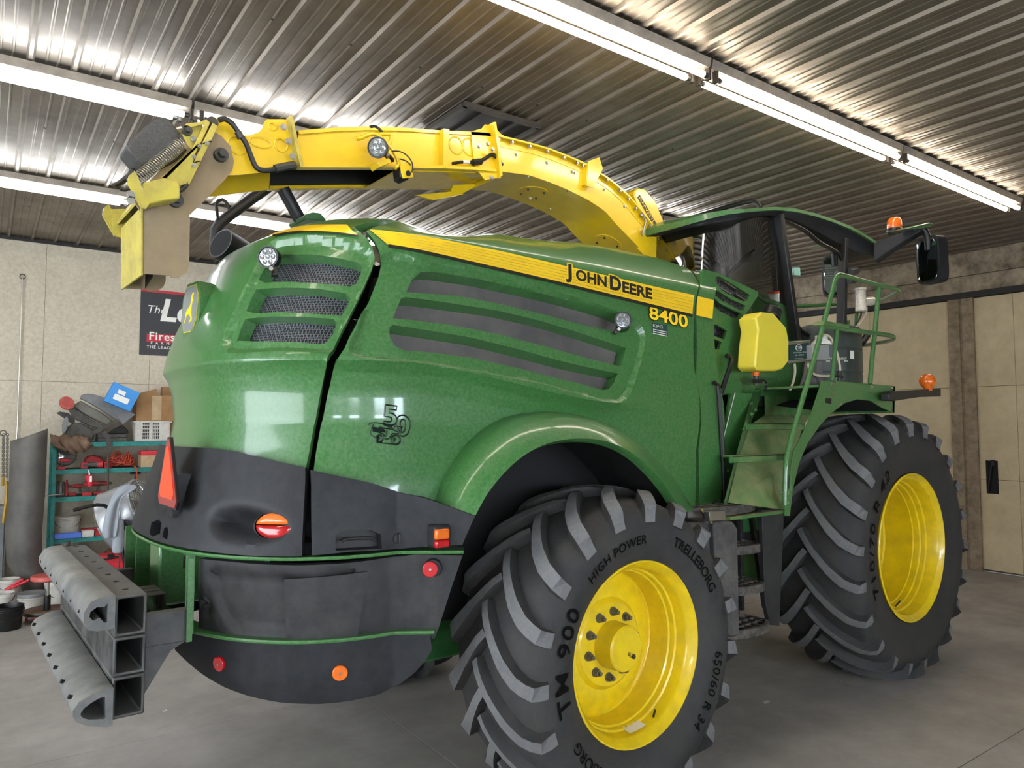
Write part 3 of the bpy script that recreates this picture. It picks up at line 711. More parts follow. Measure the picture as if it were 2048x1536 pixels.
# ---- fender arch
fin=[(951,1031),(972,992),(1000,955),(1030,925),(1065,900),(1105,884),(1150,877),(1195,879),(1235,890),(1270,910),(1303,940),(1330,972),(1350,1002),(1366,1026)]
def even(pts,n):
    p=np.array(pts,float); d=np.concatenate([[0],np.cumsum(np.linalg.norm(np.diff(p,axis=0),axis=1))]); t=np.linspace(0,d[-1],n); return np.stack([np.interp(t,d,p[:,i]) for i in range(p.shape[1])],-1)
Lo=even([BODY.P(*BODY.px(p)) for p in smoothpath(arch,3)],48)
Li=even([at(p[0],p[1],'y',2.63) for p in smoothpath(fin,3)],48)
rings=[]; ctr=np.array([2.6,0,1.35])
for a,b in zip(Lo,Li):
    ring=[]
    rad=np.array([b[0]-ctr[0],0,b[2]-ctr[2]]); rad/=np.linalg.norm(rad)
    for t in np.linspace(0,1,8):
        p=a+(b-a)*t; bul=math.sin(PI*t)*.035
        p=p+np.array([0,-1,0])*bul*.8+rad*bul*.9
        ring.append(p)
    ring.append(b+np.array([0,.012,0])-rad*.008)
    ring.append(b+np.array([0,.05,0])-rad*.02); ring.append(b+np.array([0,.055,0])-rad*.0)
    ring[0]=ring[0]+np.array([0,.012,0])
    rings.append(ring)
mb=MB(); mb.loft(rings,closed=False,caps=False)
FEN=part(mb,'fender_flare','green',smooth=35,label='flared green wheel arch')
mirror_part(FEN)
# wheel well liner
lr=[]
for b in Li:
    rad=np.array([b[0]-ctr[0],0,b[2]-ctr[2]]); rad/=np.linalg.norm(rad)
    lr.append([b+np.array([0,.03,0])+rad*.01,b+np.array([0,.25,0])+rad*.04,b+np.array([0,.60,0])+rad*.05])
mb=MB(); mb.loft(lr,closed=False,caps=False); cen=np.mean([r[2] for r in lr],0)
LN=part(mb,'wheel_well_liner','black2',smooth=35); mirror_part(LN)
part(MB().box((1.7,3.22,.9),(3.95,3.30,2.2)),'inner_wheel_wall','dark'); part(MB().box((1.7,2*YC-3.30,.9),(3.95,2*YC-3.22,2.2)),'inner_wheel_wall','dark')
# ---- green rails
def rail(name,sf,z,s0,s1,out,inn,th,mt='green'):
    S=np.linspace(s0,s1,90); p=sf.P(S,np.full(90,z)); n=sf.N(S,np.full(90,z)); n[:,2]=0; n/=np.linalg.norm(n,axis=1,keepdims=True)
    rings=[[tuple(a+b*out+(0,0,th/2)),tuple(a+b*(out+.003)),tuple(a+b*out-(0,0,th/2)),tuple(a-b*inn-(0,0,th/2)),tuple(a-b*inn+(0,0,th/2))] for a,b in zip(p,n)]
    rings=[[np.array(v) for v in r] for r in rings]
    mb=MB(); mb.loft(rings); return part(mb,name,mt,smooth=30)
sE=BAND.px((925,1108))[0]; sE2=BAND.px((868,1284))[0]
ra=BUMP.px((520,1118)); rail('upper_rail',Surf([1.2,1.5],[.83,.83],[1.10,1.10],flare=True),1.352,-sE,sE+.02,.018,.07,.014)
rail('lower_rail',Surf([.8,1.2],[.865,.865],[1.08,1.08],flare=True),1.005,-sE2,sE2+.0,.02,.07,.014)
# ---- lower plastic band (tool doors) between the rails
bt=[(393,1118),(450,1124),(520,1130),(600,1132),(700,1127),(800,1114),(830,1110),(925,1112)]; bbm=[(868,1280),(835,1278),(770,1283),(700,1293),(600,1298),(500,1296),(430,1285),(392,1272)]
o_=[tuple(BAND.px(p)) for p in bt+bbm]
dr=BAND.poly([(412,1150),(425,1140),(470,1143),(540,1150),(640,1150),(700,1143),(722,1131),(716,1160),(700,1270),(640,1275),(560,1274),(470,1265),(445,1250),(425,1200)])
pocket=BAND.poly([(398,1205),(408,1195),(416,1205),(417,1225),(408,1235),(398,1225)],2)
bd=panel('side_band',BAND,o_,'black2',h=.022,thick=.04,off=-.012,recess=[(dr,.022,.02),(pocket,.02,.015)],label='dirty black tool compartment cover between the green rails')
mirror_part(bd)
nb=MB(); k=BAND.px((408,1216)); p=BAND.P(*k); n=BAND.N(*k); nb.cyl(tuple(p-n*.03),tuple(p+n*.004),.014,6); part(nb,'latch_bolt','steeld')
gl_=BAND.poly([(569,1158),(735,1143),(716,1262),(712,1290),(683,1293),(678,1280),(574,1285)])
panel('cover_plate',BAND,gl_,'black2',h=.04,thick=.01,off=.004)
# ---- lower skirt
st=[]
sb=[(864,1300),(850,1322),(830,1345),(800,1368),(760,1388),(700,1402),(640,1408),(560,1405),(500,1393),(450,1375),(400,1345),(362,1312),(350,1300)]
kk=[SKIRT.px(p) for p in sb]; s0_,s1_=kk[-1][0],kk[0][0]; o_=[(s0_+(s1_-s0_)*i/12,1.0) for i in range(13)]+[tuple(q) for q in kk]
sk=panel('lower_skirt',SKIRT,o_,'black',h=.028,thick=.035,off=0,label='black lower skirt with round reflectors')
mirror_part(sk)
# underside frame between
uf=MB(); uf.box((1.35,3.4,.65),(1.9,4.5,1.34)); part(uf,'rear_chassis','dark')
ch=MB(); ch.box((1.4,3.45,.62),(6.3,4.45,1.1)); part(ch,'main_chassis','greendk',bevel=.02)
# ---- centre opening plates and hitch
def vplate(px0,px1,y,mt='green',nm='hitch_plate'):
    pass
xr=.86
for y,x0,x1 in ((3.285,.852,.875),(3.40,.875,.91),(4.40,.875,1.2),(4.55,.85,1.2)):
    part(MB().box((x0,y-.007,1.0),(x1,y+.007,1.345)),'hitch_plate','green')
hx=MB(); hx.box((.90,4.0,1.0),(1.12,4.2,1.345)); part(hx,'hitch_column','green',bevel=.012); part(MB().box((1.15,3.2,1.0),(1.17,4.7,1.345)),'hitch_back_plate','greendk')
hx=MB(); hx.box((1.10,3.86,1.0),(1.16,4.0,1.345)); part(hx,'hitch_side_plate','greendk')
part(MB().box((.955,3.60,1.02),(.957,3.68,1.30)),'warning_label','whitep'); part(MB().box((.953,3.60,1.25),(.9545,3.68,1.29)),'warning_label_head','amber')
part(MB().box((.953,3.61,1.03),(.9545,3.67,1.11)),'warning_label_text','blackp')
cb=MB(); cb.tube([(.93,3.60,1.32),(.93,3.605,1.29),(.932,3.61,1.25)],.016,10); part(cb,'hitch_clevis','chrome')
# push bumper: three stacked square tubes, rubber strips, arms
def hollow(mb,y0,y1,x0,x1,z0,z1,t=.012,m=0):
    o=[(x0,z0),(x1,z0),(x1,z1),(x0,z1)]; i=[(x0+t,z0+t),(x1-t,z0+t),(x1-t,z1-t),(x0+t,z1-t)]
    V=[(a,y,b) for y in (y0,y1) for a,b in o]+[(a,y,b) for y in (y0,y1) for a,b in i]; F=[]
    for j in range(4):
        k=(j+1)%4; F+=[(j,k,4+k,4+j),(8+k,8+j,12+j,12+k),(k,j,8+j,8+k),(4+j,4+k,12+k,12+j)]
    mb.add(V,F,m)
BY0,BY1=3.20,4.70; A0=at(230,1195,'y',BY0); A1=at(291,1250,'y',BY0); A2=at(230,1440,'y',BY0)
bx0,bx1=A0[0]+.0,A0[0]+.115; bz=[.775,.935,1.085,1.245]
M['tubest']=mat('scuffed_black_tube','1b1d21',.4,0,0,.25,7,'6b6963',.35,5,up=.55)
for i in range(3):
    h=MB(); hollow(h,BY0,BY1,bx0,bx1,bz[i],bz[i+1]-.004); part(h,'bumper_tube','tubest',bevel=.006)
sl=MB()
for k in range(8):
    y=BY0+.12+k*.19; sl.obox(((bx0+bx1)/2,y,bz[3]-.0035),(.009,.002,0),(-.002,.005,0),(0,0,.002))
part(sl,'bumper_drain_slots','dark',smooth=0)['kind']='stuff'
M['fender_rub']=mat('weathered_rubber_strip','4d4f51',.6,0,0,.15,9,'8a887f',.4,5,up=.35,bump=.25,bs=50)
def dstrip(name,y0,y1,x0,zc,dx,hz,t,tip):
    # D section: flat against the tubes at x0, nose reaching -dx
    out=[(x0,zc+hz)];  
    if tip:   # triangular D, surveyed end face
        e=[at(a,b,'y',y0) for a,b in ((225,1376),(205,1379),(180,1390),(155,1405),(143,1422),(143,1434),(150,1445),(170,1452),(210,1455),(226,1452))]; g=[at(a,b,'y',y0) for a,b in ((208,1394),(196,1397),(178,1408),(165,1418),(159,1427),(159,1432),(164,1437),(176,1440),(205,1439),(209,1436))]
        sx=x0-e[0][0]; out=[(p[0]+sx,p[2]) for p in e]; out[-1]=(x0,out[-1][1]); inn=[(p[0]+sx,p[2]) for p in g]
    else:
        out=[(x0,zc+hz),(x0-dx*.5,zc+hz),(x0-dx*.8,zc+hz*.8),(x0-dx,zc+hz*.2),(x0-dx,zc-hz*.3),(x0-dx*.85,zc-hz*.85),(x0-dx*.55,zc-hz),(x0-dx*.2,zc-hz),(x0,zc-hz*.95)]
        inn=[(x0-dx*.25,zc+hz*.6),(x0-dx*.36,zc+hz*.4),(x0-dx*.6,zc+hz*.45),(x0-dx*.8,zc+hz*.2),(x0-dx*.82,zc-hz*.1),(x0-dx*.7,zc-hz*.35),(x0-dx*.5,zc-hz*.2),(x0-dx*.35,zc-hz*.55),(x0-dx*.25,zc-hz*.55)]
    n=len(out); mb=MB(); V=[(a,y,b) for y in (y0,y1) for a,b in out]+[(a,y,b) for y in (y0,y1) for a,b in inn]; F=[]
    for j in range(n):
        k=(j+1)%n; F+=[(j,k,n+k,n+j),(2*n+k,2*n+j,3*n+j,3*n+k),(k,j,2*n+j,2*n+k),(n+j,n+k,3*n+k,3*n+j)]
    mb.add(V,F); o=part(mb,name,'fender_rub',smooth=50); 
    nb=MB()
    for q in range(7):
        y=y0+.11+q*(y1-y0-.2)/6; nx,nz=out[4 if tip else 4]; nb.cyl((nx-.002,y,nz+.02),(nx+.02,y,nz+.01),.008,8)
    u=nb.build('bolt_holes','dark',o,smooth=0); u['kind']='stuff'
    return o
dstrip('rubber_bumper_strip',BY0-.03,BY1-.02,bx0-.003,bz[3]-.055,.105,.062,.02,False)
dstrip('rubber_bumper_strip',BY0-.05,BY1-.06,bx0-.004,bz[0]+.115,.20,.155,.03,True)
for y in (3.33,4.45):
    a=MB(); a.box((bx1,y-.03,1.0),(.87,y+.03,1.13)); part(a,'bumper_arm','tubest',bevel=.004)
    a=MB(); a.prism([(bx1,.78),(bx1,1.0),(.86,1.0),(.80,.97)],'y',y-.022,y+.022); part(a,'arm_gusset','tubest')
for y in (3.87,3.95,4.03):
    a=MB(); hollow2=MB(); 
    hollow(a,y-.035,y+.035,bx1,.90,.96,1.10,.008); part(a,'centre_receiver','tubest',bevel=.004)
# ---- lights and reflectors on the rear
def disc_on(name,sf,px,r,mt,h=.012,parent=None,rim='black',ell=1):
    k=sf.px(px); p=sf.P(*k); n=sf.N(*k); o=MB(); a=tuple(p-n*.02); b=tuple(p+n*h)
    o.cyl(a,b,r,28); q=part(o,name,mt,parent,bevel=.003); 
    c=MB(); c.cyl(b,tuple(p+n*(h+.002)),.006,10); part(c,'reflector_screw','steel',parent); return q
disc_on('round_reflector',SKIRT,(440,1327),.032,'red'); disc_on('round_reflector',SKIRT,(680,1345),.032,'amber')
k=BAND.px((866,1136)); p=BAND.P(*k); n=BAND.N(*k); o=MB(); o.cyl(tuple(p-n*.03),tuple(p+n*.008),.046,24,r1=.036); part(o,'reflector_boss','black')
disc_on('round_reflector',BAND,(861,1137),.034,'red',h=.022)
M['tail']=mat('tail_lamp_lens','a80f14',.12,0,.6,.35,120)
# oval tail lamp, amber above, red below
k=BUMP.px((551,1051)); p=BUMP.P(*k); n=BUMP.N(*k); n=n/np.linalg.norm(n); t=np.cross((0,0,1),n); t/=np.linalg.norm(t); b=np.cross(n,t)
def ovl(z0,z1,mt,nm):
    rings=[]
    for hgt,sc in ((-.06,1.0),(-.012,1.0),(.0,.97),(.010,.85),(.015,.5)):
        ring=[]
        zs=np.linspace(z0,z1,9); 
        L=[(-math.sqrt(max(0,1-z*z)),z) for z in zs]+[(math.sqrt(max(0,1-z*z)),z) for z in zs[::-1]]
        c0=(z0+z1)/2
        for x,z in L: ring.append(p-n*.005+n*hgt+t*x*.092*sc+b*(c0+(z-c0)*sc)*.056)
        rings.append(ring)
    o=MB(); o.loft(rings); return part(o,nm,mt,smooth=50)
ovl(-.98,.02,'tail','tail_lamp'); ovl(.06,.98,'amber','turn_lamp')
o=MB(); o.lathe([(-.06,1.1),(0,1.08),(.004,1.0)],(0,0,0),(0,0,1),28); V=[tuple(p-n*.012+n*v[2]+t*v[0]*.096+b*v[1]*.06) for v in o.v]; o.v=V; part(o,'lamp_bezel','blackp')
# side marker
k=BUMP.px((870,1075)); p=BUMP.P(*k); n=BUMP.N(*k); n=np.array([0,-1,0]) if True else n
o=MB(); o.box((p[0]-.035,p[1]-.055,p[2]-.04),(p[0]+.05,p[1]+.02,p[2]+.06)); part(o,'marker_housing','black',bevel=.012)
o=MB(); o.box((p[0]-.04,p[1]-.075,p[2]+.0),(p[0]+.03,p[1]-.05,p[2]+.045)); part(o,'marker_lens','amber',bevel=.008)
o=MB(); o.box((p[0]-.04,p[1]-.075,p[2]-.035),(p[0]+.03,p[1]-.05,p[2]-.002)); part(o,'marker_lens','red',bevel=.008)
# bumper handle bar and lock
hb_=[BUMP.P(*BUMP.px(q))+BUMP.N(*BUMP.px(q))*.002 for q in ((682,1084),(690,1079),(715,1077),(742,1076),(750,1080))]
o=MB(); o.tube(hb_,.007,8); part(o,'latch_handle','blacks')
k=BUMP.px((793,1076)); p=BUMP.P(*k); n=BUMP.N(*k); o=MB(); o.cyl(tuple(p),tuple(p+n*.02),.024,20); o.box((p[0]-.004,p[1]-.03,p[2]-.022),(p[0]+.004,p[1]-.015,p[2]+.022)); part(o,'bumper_lock','blackp',bevel=.002)
# SMV emblem on its stand (faces rearward, slightly raised)
tx=.845; cy=3.61
def tri(sc,x,zc,mt,nm,th=.006):
    w,h=.205*sc,.36*sc; z0=zc-h*.45; P=[(cy-w,z0+.03*sc),(cy-w+.03*sc,z0-.01),(cy+w-.03*sc,z0-.01),(cy+w,z0+.03*sc),(cy+.03*sc,z0+h),(cy-.03*sc,z0+h)]
    o=MB(); o.prism(P,'x',x,x+th); return part(o,nm,mt,smooth=0)
zc=1.68
tri(.86,tx-.004,zc,'blackp','slow_vehicle_backing',.012); tri(.93,tx-.007,zc,'smvred','slow_vehicle_border',.003) if False else None
M['smvred']=mat('dark_red_reflective','8f2026',.35,0,.2,.2,80)
tri(.81,tx-.007,zc,'smvred','slow_vehicle_border',.003); tri(.62,tx-.010,zc+.003,'orange','slow_vehicle_triangle',.003)
part(MB().box((tx+.008,cy-.05,zc-.19),(tx+.12,cy+.05,zc+.0)),'sign_bracket','black')
# ---- discharge spout (boom)
YR,YL=3.74,4.16
def pl(pts,y=YR): return [at(p[0],p[1],'y',y) for p in pts]
def xz(pts,y=YR): return [(p[0],p[2]) for p in pl(pts,y)]
M['spoutshade']=mat('spout_inside_shade','17150f',.8)  # near-black colour paints the shadow inside the open spout
topb=[(985,270),(1023,279),(1058,288),(1093,298),(1127,311),(1163,326),(1190,344),(1213,357),(1239,379),(1257,396),(1280,423),(1300,448),(1317,475),(1333,496),(1350,522)]
botb=[(985,343),(1055,352),(1096,366),(1134,382),(1172,401),(1206,423),(1228,449),(1258,480),(1290,512),(1310,530)]
T=even(pl(topb),30); B=even(pl(botb),30)
def fix(p,y): return (p[0],y,p[2])
mb=MB(); mb.loft([[fix(t,YR),fix(b,YR),fix(b,YL),fix(t,YL)] for t,b in zip(T,B)]); SP=part(mb,'spout_base','yellow',smooth=30,label='curved yellow discharge spout base')
def ribbon(name,path,y0,y1,th,mt='yellow',parent=None):   # strip following a path in the side plane
    P=[np.array([p[0],0,p[2]]) for p in path]; rings=[]
    for i,p in enumerate(P):
        d=P[min(i+1,len(P)-1)]-P[max(i-1,0)]; d/=np.linalg.norm(d); n=np.array([-d[2],0,d[0]])
        rings.append([(p[0]+n[0]*s,y,p[2]+n[2]*s) for y,s in ((y0,0),(y1,0),(y1,th),(y0,th))])
    mb=MB(); mb.loft(rings); return part(mb,name,mt,parent,smooth=30)
T2=[t*.93+b*.07 for t,b in zip(T,B)]
ribbon('spout_flange',T2,YR-.035,YR,.012); ribbon('spout_flange',T2,YL,YL+.035,.012)
ribbon('spout_flange',B[:26],YR-.02,YR,.008)
ribbon('liner_band',[t*.72+b*.28 for t,b in zip(T,B)][1:29],YR-.004,YR,.006)
def bolt(px,y,r=.011,h=.012,d=(0,-1,0),mt='steel',parent=None):
    p=at(px[0],px[1],'y',y); o=MB(); o.cyl(tuple(p),tuple(p+np.array(d)*.003),r*1.5,12); o.cyl(tuple(p),tuple(p+np.array(d)*h),r,6); return part(o,'bolt',mt,parent,smooth=30)
for z in [(670,268),(763,288),(884,317),(1005,352),(1117,393),(1208,428),(1245,447),(1413,545),(1500,620),(1558,677),(1607,740),(1643,787),(1706,858),(1767,948),(1818,1028)]:
    bolt((800+z[0]*.293,200+z[1]*.293),YR-.02,.009)
for z in [(793,372),(1003,428),(1175,490),(1190,495),(1394,612),(1530,727),(1685,890),(1400,0)][:7]: bolt((800+z[0]*.293,200+z[1]*.293),YR,.009)
for z in [(885,672),(1020,745),(1140,620),(1010,565),(870,525),(1275,685)]: bolt((800+z[0]*.293,200+z[1]*.293),YR,.006)
# round inspection covers on the underside
for q,rr in (((1062,385),.085),((1228,483),.085)):
    i=np.argmin([np.hypot(*(prj((b[0],(YR+YL)/2,b[2]))-np.array(q))) for b in B]); b=B[i]; d=B[min(i+1,29)]-B[i-1]; d/=np.linalg.norm(d); n=np.array([d[2],0,-d[0]]); n=n if n[2]<0 else -n
    o=MB(); o.cyl((b[0],(YR+YL)/2,b[2]),tuple(np.array([b[0],(YR+YL)/2,b[2]])+n*.006),rr+.03,36); part(o,'inspection_cover','yellow',smooth=30)
    for a in (.6,2.2,3.6,5.2):
        e=np.array([d[0]*math.cos(a),math.sin(a),d[2]*math.cos(a)])*rr; c=np.array([b[0],(YR+YL)/2,b[2]])+e+n*.006; o=MB(); o.cyl(tuple(c),tuple(c+n*.01),.008,6); part(o,'bolt','steeld')
# gusset bracket on the curve
g=MB(); g.prism(xz([(1168,326),(1190,318),(1197,341),(1178,378),(1165,375)],YR),'y',YR-.045,YR-.037); g.prism(xz([(1168,328),(1174,333),(1170,376),(1163,372)],YR),'y',YR-.04,YR); part(g,'spout_gusset','yellow',smooth=0)
# sensor housing on the back of the curve
oc=[(1265,385),(1273,376),(1290,380),(1308,400),(1325,440),(1340,490),(1343,515),(1330,500),(1313,470),(1296,443),(1275,417)]
g=MB(); g.prism(xz(oc),'y',YR-.01,YL-.06); HL=part(g,'sensor_housing','yellow',bevel=.012,label='ribbed yellow sensor housing on the spout back')
for k in range(5):
    a=np.array(pl([(1290,382),(1306,400),(1322,440),(1337,490)])); a=smoothpath(a,4); y=YR+.05+k*.07
    o=MB(); o.tube([(p[0]+.006,y,p[2]+.006) for p in a],.008,6); part(o,'housing_rib','yellow')
A_=at(1277,392,'y',YR-.012); B_=at(1322,470,'y',YR-.012); d_=B_-A_; L_=np.linalg.norm(d_); d_/=L_; n_=np.array([-d_[2],0,d_[0]]); n_=n_ if n_[2]>0 else -n_
o=MB(); q=[A_-n_*.02,B_-n_*.02+d_*.05,B_+n_*.02+d_*.05,A_+n_*.02]; o.add([tuple(v) for v in q],[(0,1,2,3)]); part(o,'housing_label','blackp',smooth=0)
text_on('housing_lettering','HARVESTLAB',lambda x,y:tuple(A_+d_*(.01+x*.052)+n_*(-.012+y*.034)+np.array([0,-.002,0])),'yellp',HV).matrix_parent_inverse=Matrix.Translation(-HV.location)
# latches
for a,b in (((1284,425),(1292,443)),((1290,448),(1284,470)),((1292,440),(1286,472))):
    o=MB(); o.tube([tuple(at(a[0],a[1],'y',YR-.03)),tuple(at(b[0],b[1],'y',YR-.03))],.007,8); part(o,'toggle_latch','steel')
# middle section: open channel with closed bottom towards the machine
tm=[(595,262),(660,257),(740,254),(813,257),(880,262),(940,264),(985,268)]; bm=[(595,339),(660,339),(752,339),(820,340),(883,341),(940,343),(985,347)]
Tm=even(pl(tm),14); Bm=even(pl(bm),14)
mb=MB(); t=.008
mb.loft([[fix(b,YR),fix(a,YR),fix(a,YL),fix(b,YL),(b[0],YL-t,b[2]),(a[0],YL-t,a[2]-t),(a[0],YR+t,a[2]-t),(b[0],YR+t,b[2])] for a,b in zip(Tm,Bm)])
part(mb,'spout_middle','yellow',smooth=30,label='straight yellow middle section of the spout')
mb=MB(); mb.loft([[(b[0],YR+t+.001,b[2]+.005),(a[0],YR+t+.001,a[2]-t-.001),(a[0],YL-t-.001,a[2]-t-.001),(b[0],YL-t-.001,b[2]+.005)] for a,b in zip(Tm[:9],Bm[:9])],closed=False); part(mb,'spout_shade_sheet','spoutshade',smooth=0,fix=False)  # dark sheet added as painted shade under the channel top
mb=MB(); mb.loft([[fix(b,YR+t),(b[0],YR+t,b[2]-.006),(b[0],YL-t,b[2]-.006),fix(b,YL-t)] for b in Bm[6:]]); part(mb,'spout_floor','yellow')
ribbon('channel_flange',Bm,YR-.045,YR+.01,.018); ribbon('channel_flange',Bm,YL-.01,YL+.04,.018)
ribbon('channel_edge',Tm,YR-.012,YR,-.02)
e=MB(); e.prism(xz([(878,262),(890,264),(886,340),(878,340)]),'y',YR-.05,YR-.0); part(e,'side_rib','yellow',smooth=0)
for q,r_ in (((912,291),.05),((938,294),.05)):
    c=at(q[0],q[1],'y',YR-.001); o=MB(); o.tube([(c[0]+r_*math.cos(a),c[1],c[2]+r_*1.1*math.sin(a)) for a in np.linspace(0,2*PI,25)],.005,6); part(o,'pressed_ring','yellow')
# joint flange plates
def plate(name,pts,y0,y1,mt,label=None,bevel=0): 
    o=MB(); o.prism(xz(pts,YR),'y',y0,y1); return part(o,name,mt,label=label,smooth=0,bevel=bevel)
plate('joint_cheek',[(940,264),(962,258),(968,250),(983,252),(1001,270),(1010,275),(1000,280),(992,300),(994,330),(1000,357),(990,358),(975,352),(950,345),(943,300)],YR-.012,YR-.002,'yellow')
plate('joint_cheek',[(940,264),(962,258),(968,250),(983,252),(1001,270),(1010,275),(1000,280),(992,300),(994,330),(1000,357),(990,358),(975,352),(950,345),(943,300)],YL+.002,YL+.012,'yellow')
plate('joint_flange',[(976,250),(981,250),(989,300),(994,356),(989,358),(984,300)],YR-.06,YL+.06,'yellow')
plate('lower_lug',[(868,372),(940,366),(945,352),(1000,350),(960,372),(905,383)],YR+.22,YR+.24,'yellow')
plate('lower_lug',[(949,343),(988,347),(994,357),(965,362)],YR-.03,YR-.02,'yellow')
for q in ((958,293),(976,288),(985,299),(983,355)): bolt(q,YR-.062 if q[0]>980 else YR-.012,.010)
# deflector root
rt_=[(594,339),(596,305),(590,262),(578,243),(531,240),(527,246),(521,258),(514,266),(497,272),(484,272),(471,256),(455,245),(438,239),(420,238),(408,246),(405,262),(425,290),(455,300),(462,330),(452,352),(480,352),(540,344)]
rt_=[(594,339),(596,300),(590,262),(577,243),(566,240),(532,240),(527,246),(522,259),(514,266),(497,272),(484,272),(471,256),(455,245),(438,239),(420,238),(408,246),(405,262),(425,290),(448,310),(452,352),(480,351),(540,344)]
plate('deflector_root',rt_,YR-.014,YR-.004,'yellow',label='yellow deflector root plate with oval pressings'); plate('deflector_root',rt_,YL+.004,YL+.014,'yellow')
q=[(596,262),(520,270),(484,276),(440,262),(415,262)]
Q=pl(q); mb=MB(); mb.loft([[(p[0],YR-.004,p[2]),(p[0],YL+.004,p[2])] for p in Q],closed=False); part(mb,'deflector_top','yellow',smooth=0,fix=False)
mb=MB(); mb.loft([[(p[0],YR-.002,p[2]-.04),(p[0],YR-.002,p[2]-.004),(p[0],YL+.002,p[2]-.004),(p[0],YL+.002,p[2]-.04)] for p in Q[:3]],closed=False); part(mb,'spout_shade_sheet','spoutshade',smooth=0,fix=False)  # shadow-coloured sheet inside the deflector root
plate('root_flange',[(570,240),(576,241),(585,290),(597,338),(591,341),(580,295)],YR-.07,YR-.01,'yellowo')
for q in ((567,254),(577,283),(585,313)): bolt(q,YR-.072,.012)
for c,w,h in (((521,285),.055,.026),((562,290),.035,.035),((476,291),.05,.045),((457,268),.0,.0)):
    if w==0: continue
    p=at(c[0],c[1],'y',YR-.016); o=MB(); o.tube([(p[0]+(w*math.cos(a)),p[1],p[2]+h*math.sin(a)-.2*w*math.cos(a)*0) for a in np.linspace(0,2*PI,21)],.005,6); part(o,'pressed_ring','yellow')
# eyelet hole
p=at(545,253,'y',YR-.016); o=MB(); o.tube([(p[0]+.02*math.cos(a),p[1],p[2]+.02*math.sin(a)) for a in np.linspace(0,2*PI,17)],.005,6); part(o,'eyelet','yellow')
# hose along the root
def hose(name,pts,y,r,mt='blackp',yo=None,n=8,k=6):
    P=[at(p[0],p[1],'y',(yo[i] if yo else y)) for i,p in enumerate(pts)]; o=MB(); o.tube([tuple(v) for v in smoothpath(P,k)],r,n); return part(o,name,mt)
hose('hydraulic_hose',[(438,240),(450,238),(465,248),(478,266),(492,287),(503,315),(513,335),(530,341),(556,338)],YR-.05,.014)
hose('hose_fitting',[(550,338),(566,334),(590,330)],YR-.05,.022,'steeld'); hose('hose_fitting',[(476,264),(482,276)],YR-.05,.020,'steeld')
# upper flap
D1=[(395,262),(412,258),(440,275),(458,295),(465,325),(462,343),(450,358),(420,390),(398,412),(378,432),(372,428),(355,392),(330,400),(290,430),(283,433),(266,405),(290,372),(330,330),(365,290)]
plate('upper_flap_side',D1,YR-.024,YR-.015,'mudside',label='flap side caked with brown chaff dust'); plate('upper_flap_side',D1,YL+.015,YL+.024,'mudside')
Q=pl([(400,262),(365,293),(330,333),(290,374),(268,406)]); mb=MB(); mb.loft([[(p[0],YR-.02,p[2]),(p[0],YL+.02,p[2]),(p[0]+.008,YL+.02,p[2]-.006),(p[0]+.008,YR-.02,p[2]-.006)] for p in Q]); part(mb,'upper_flap_back','yellowo',label='chaff dusted yellow back of the upper flap')
plate('flap_gusset',[(386,298),(381,312),(362,378),(335,385),(300,380)],YR-.10,YR-.092,'yellowo'); plate('flap_gusset',[(386,298),(300,378),(306,384),(388,302)],YR-.10,YR-.02,'yellowo')
# lower flap: back plate plus side plates
E1=[(283,431),(300,420),(345,390),(360,392),(374,408),(376,440),(374,535),(369,548),(357,556),(340,557),(336,553),(283,550)]
plate('lower_flap_side',E1,YR-.036,YR-.027,'mudside',label='lower flap side caked with brown chaff dust'); plate('lower_flap_side',E1,YL+.0,YL+.009,'mudside')
a,b=at(283,415,'y',YR-.03),at(283,551,'y',YR-.03)
mb=MB(); mb.loft([[(p[0]-.004,YR-.038,p[2]),(p[0]-.004,YL+.01,p[2]),(p[0]+.004,YL+.01,p[2]),(p[0]+.004,YR-.038,p[2])] for p in (a,a*.5+b*.5,b)]); part(mb,'lower_flap_back','yellowo',label='dull yellow lower flap hanging down')
mb=MB(); mb.add([(b[0]+.06,YR+.02,b[2]+.01),(b[0]+.1,YL-.03,b[2]+.01),(b[0]+.1,YL-.03,b[2]+.3),(b[0]+.06,YR+.02,b[2]+.3)],[(0,1,2,3)]); part(mb,'flap_shade_sheet','spoutshade',smooth=0)  # dark sheet paints the shade inside the lower flap
# bracket block beside the flap pivot
g=MB(); g.prism(xz([(312,372),(344,382),(344,412),(311,417),(280,424),(272,405),(272,382)],YR),'y',YR-.15,YR-.04); part(g,'flap_bracket','yellowo',bevel=.006)
plate('bracket_cheek',[(255,360),(243,370),(241,385),(266,430),(276,434),(283,424),(273,404),(262,374)],YR-.16,YR-.152,'yellowo')
plate('bracket_cheek',[(255,360),(243,370),(241,385),(266,430),(276,434),(283,424),(273,404),(262,374)],YL+.05,YL+.06,'yellowo')
plate('flap_lug',[(300,415),(300,385),(285,375),(258,375),(262,430),(283,440)],YL+.012,YL+.02,'yellowo')
for q,y in (((261,389),YR-.165),((261,401),YR-.165)): bolt(q,y,.012)
def pivot(q,y,r=.022,L=.03,mt='steeld'):
    p=at(q[0],q[1],'y',y); o=MB(); o.cyl(tuple(p),tuple(p-np.array([0,L*.5,0])),r*1.3,20); o.cyl(tuple(p),tuple(p-np.array([0,L,0])),r*.8,6); part(o,'pivot_bolt',mt,smooth=30)
pivot((440,312),YR-.025,.026,.06); pivot((350,402),YR-.04,.026,.05); pivot((423,247),YR-.04,.022,.04); pivot((373,263),YR-.04,.018,.04); pivot((386,279),YR-.04,.010,.02,'steel')
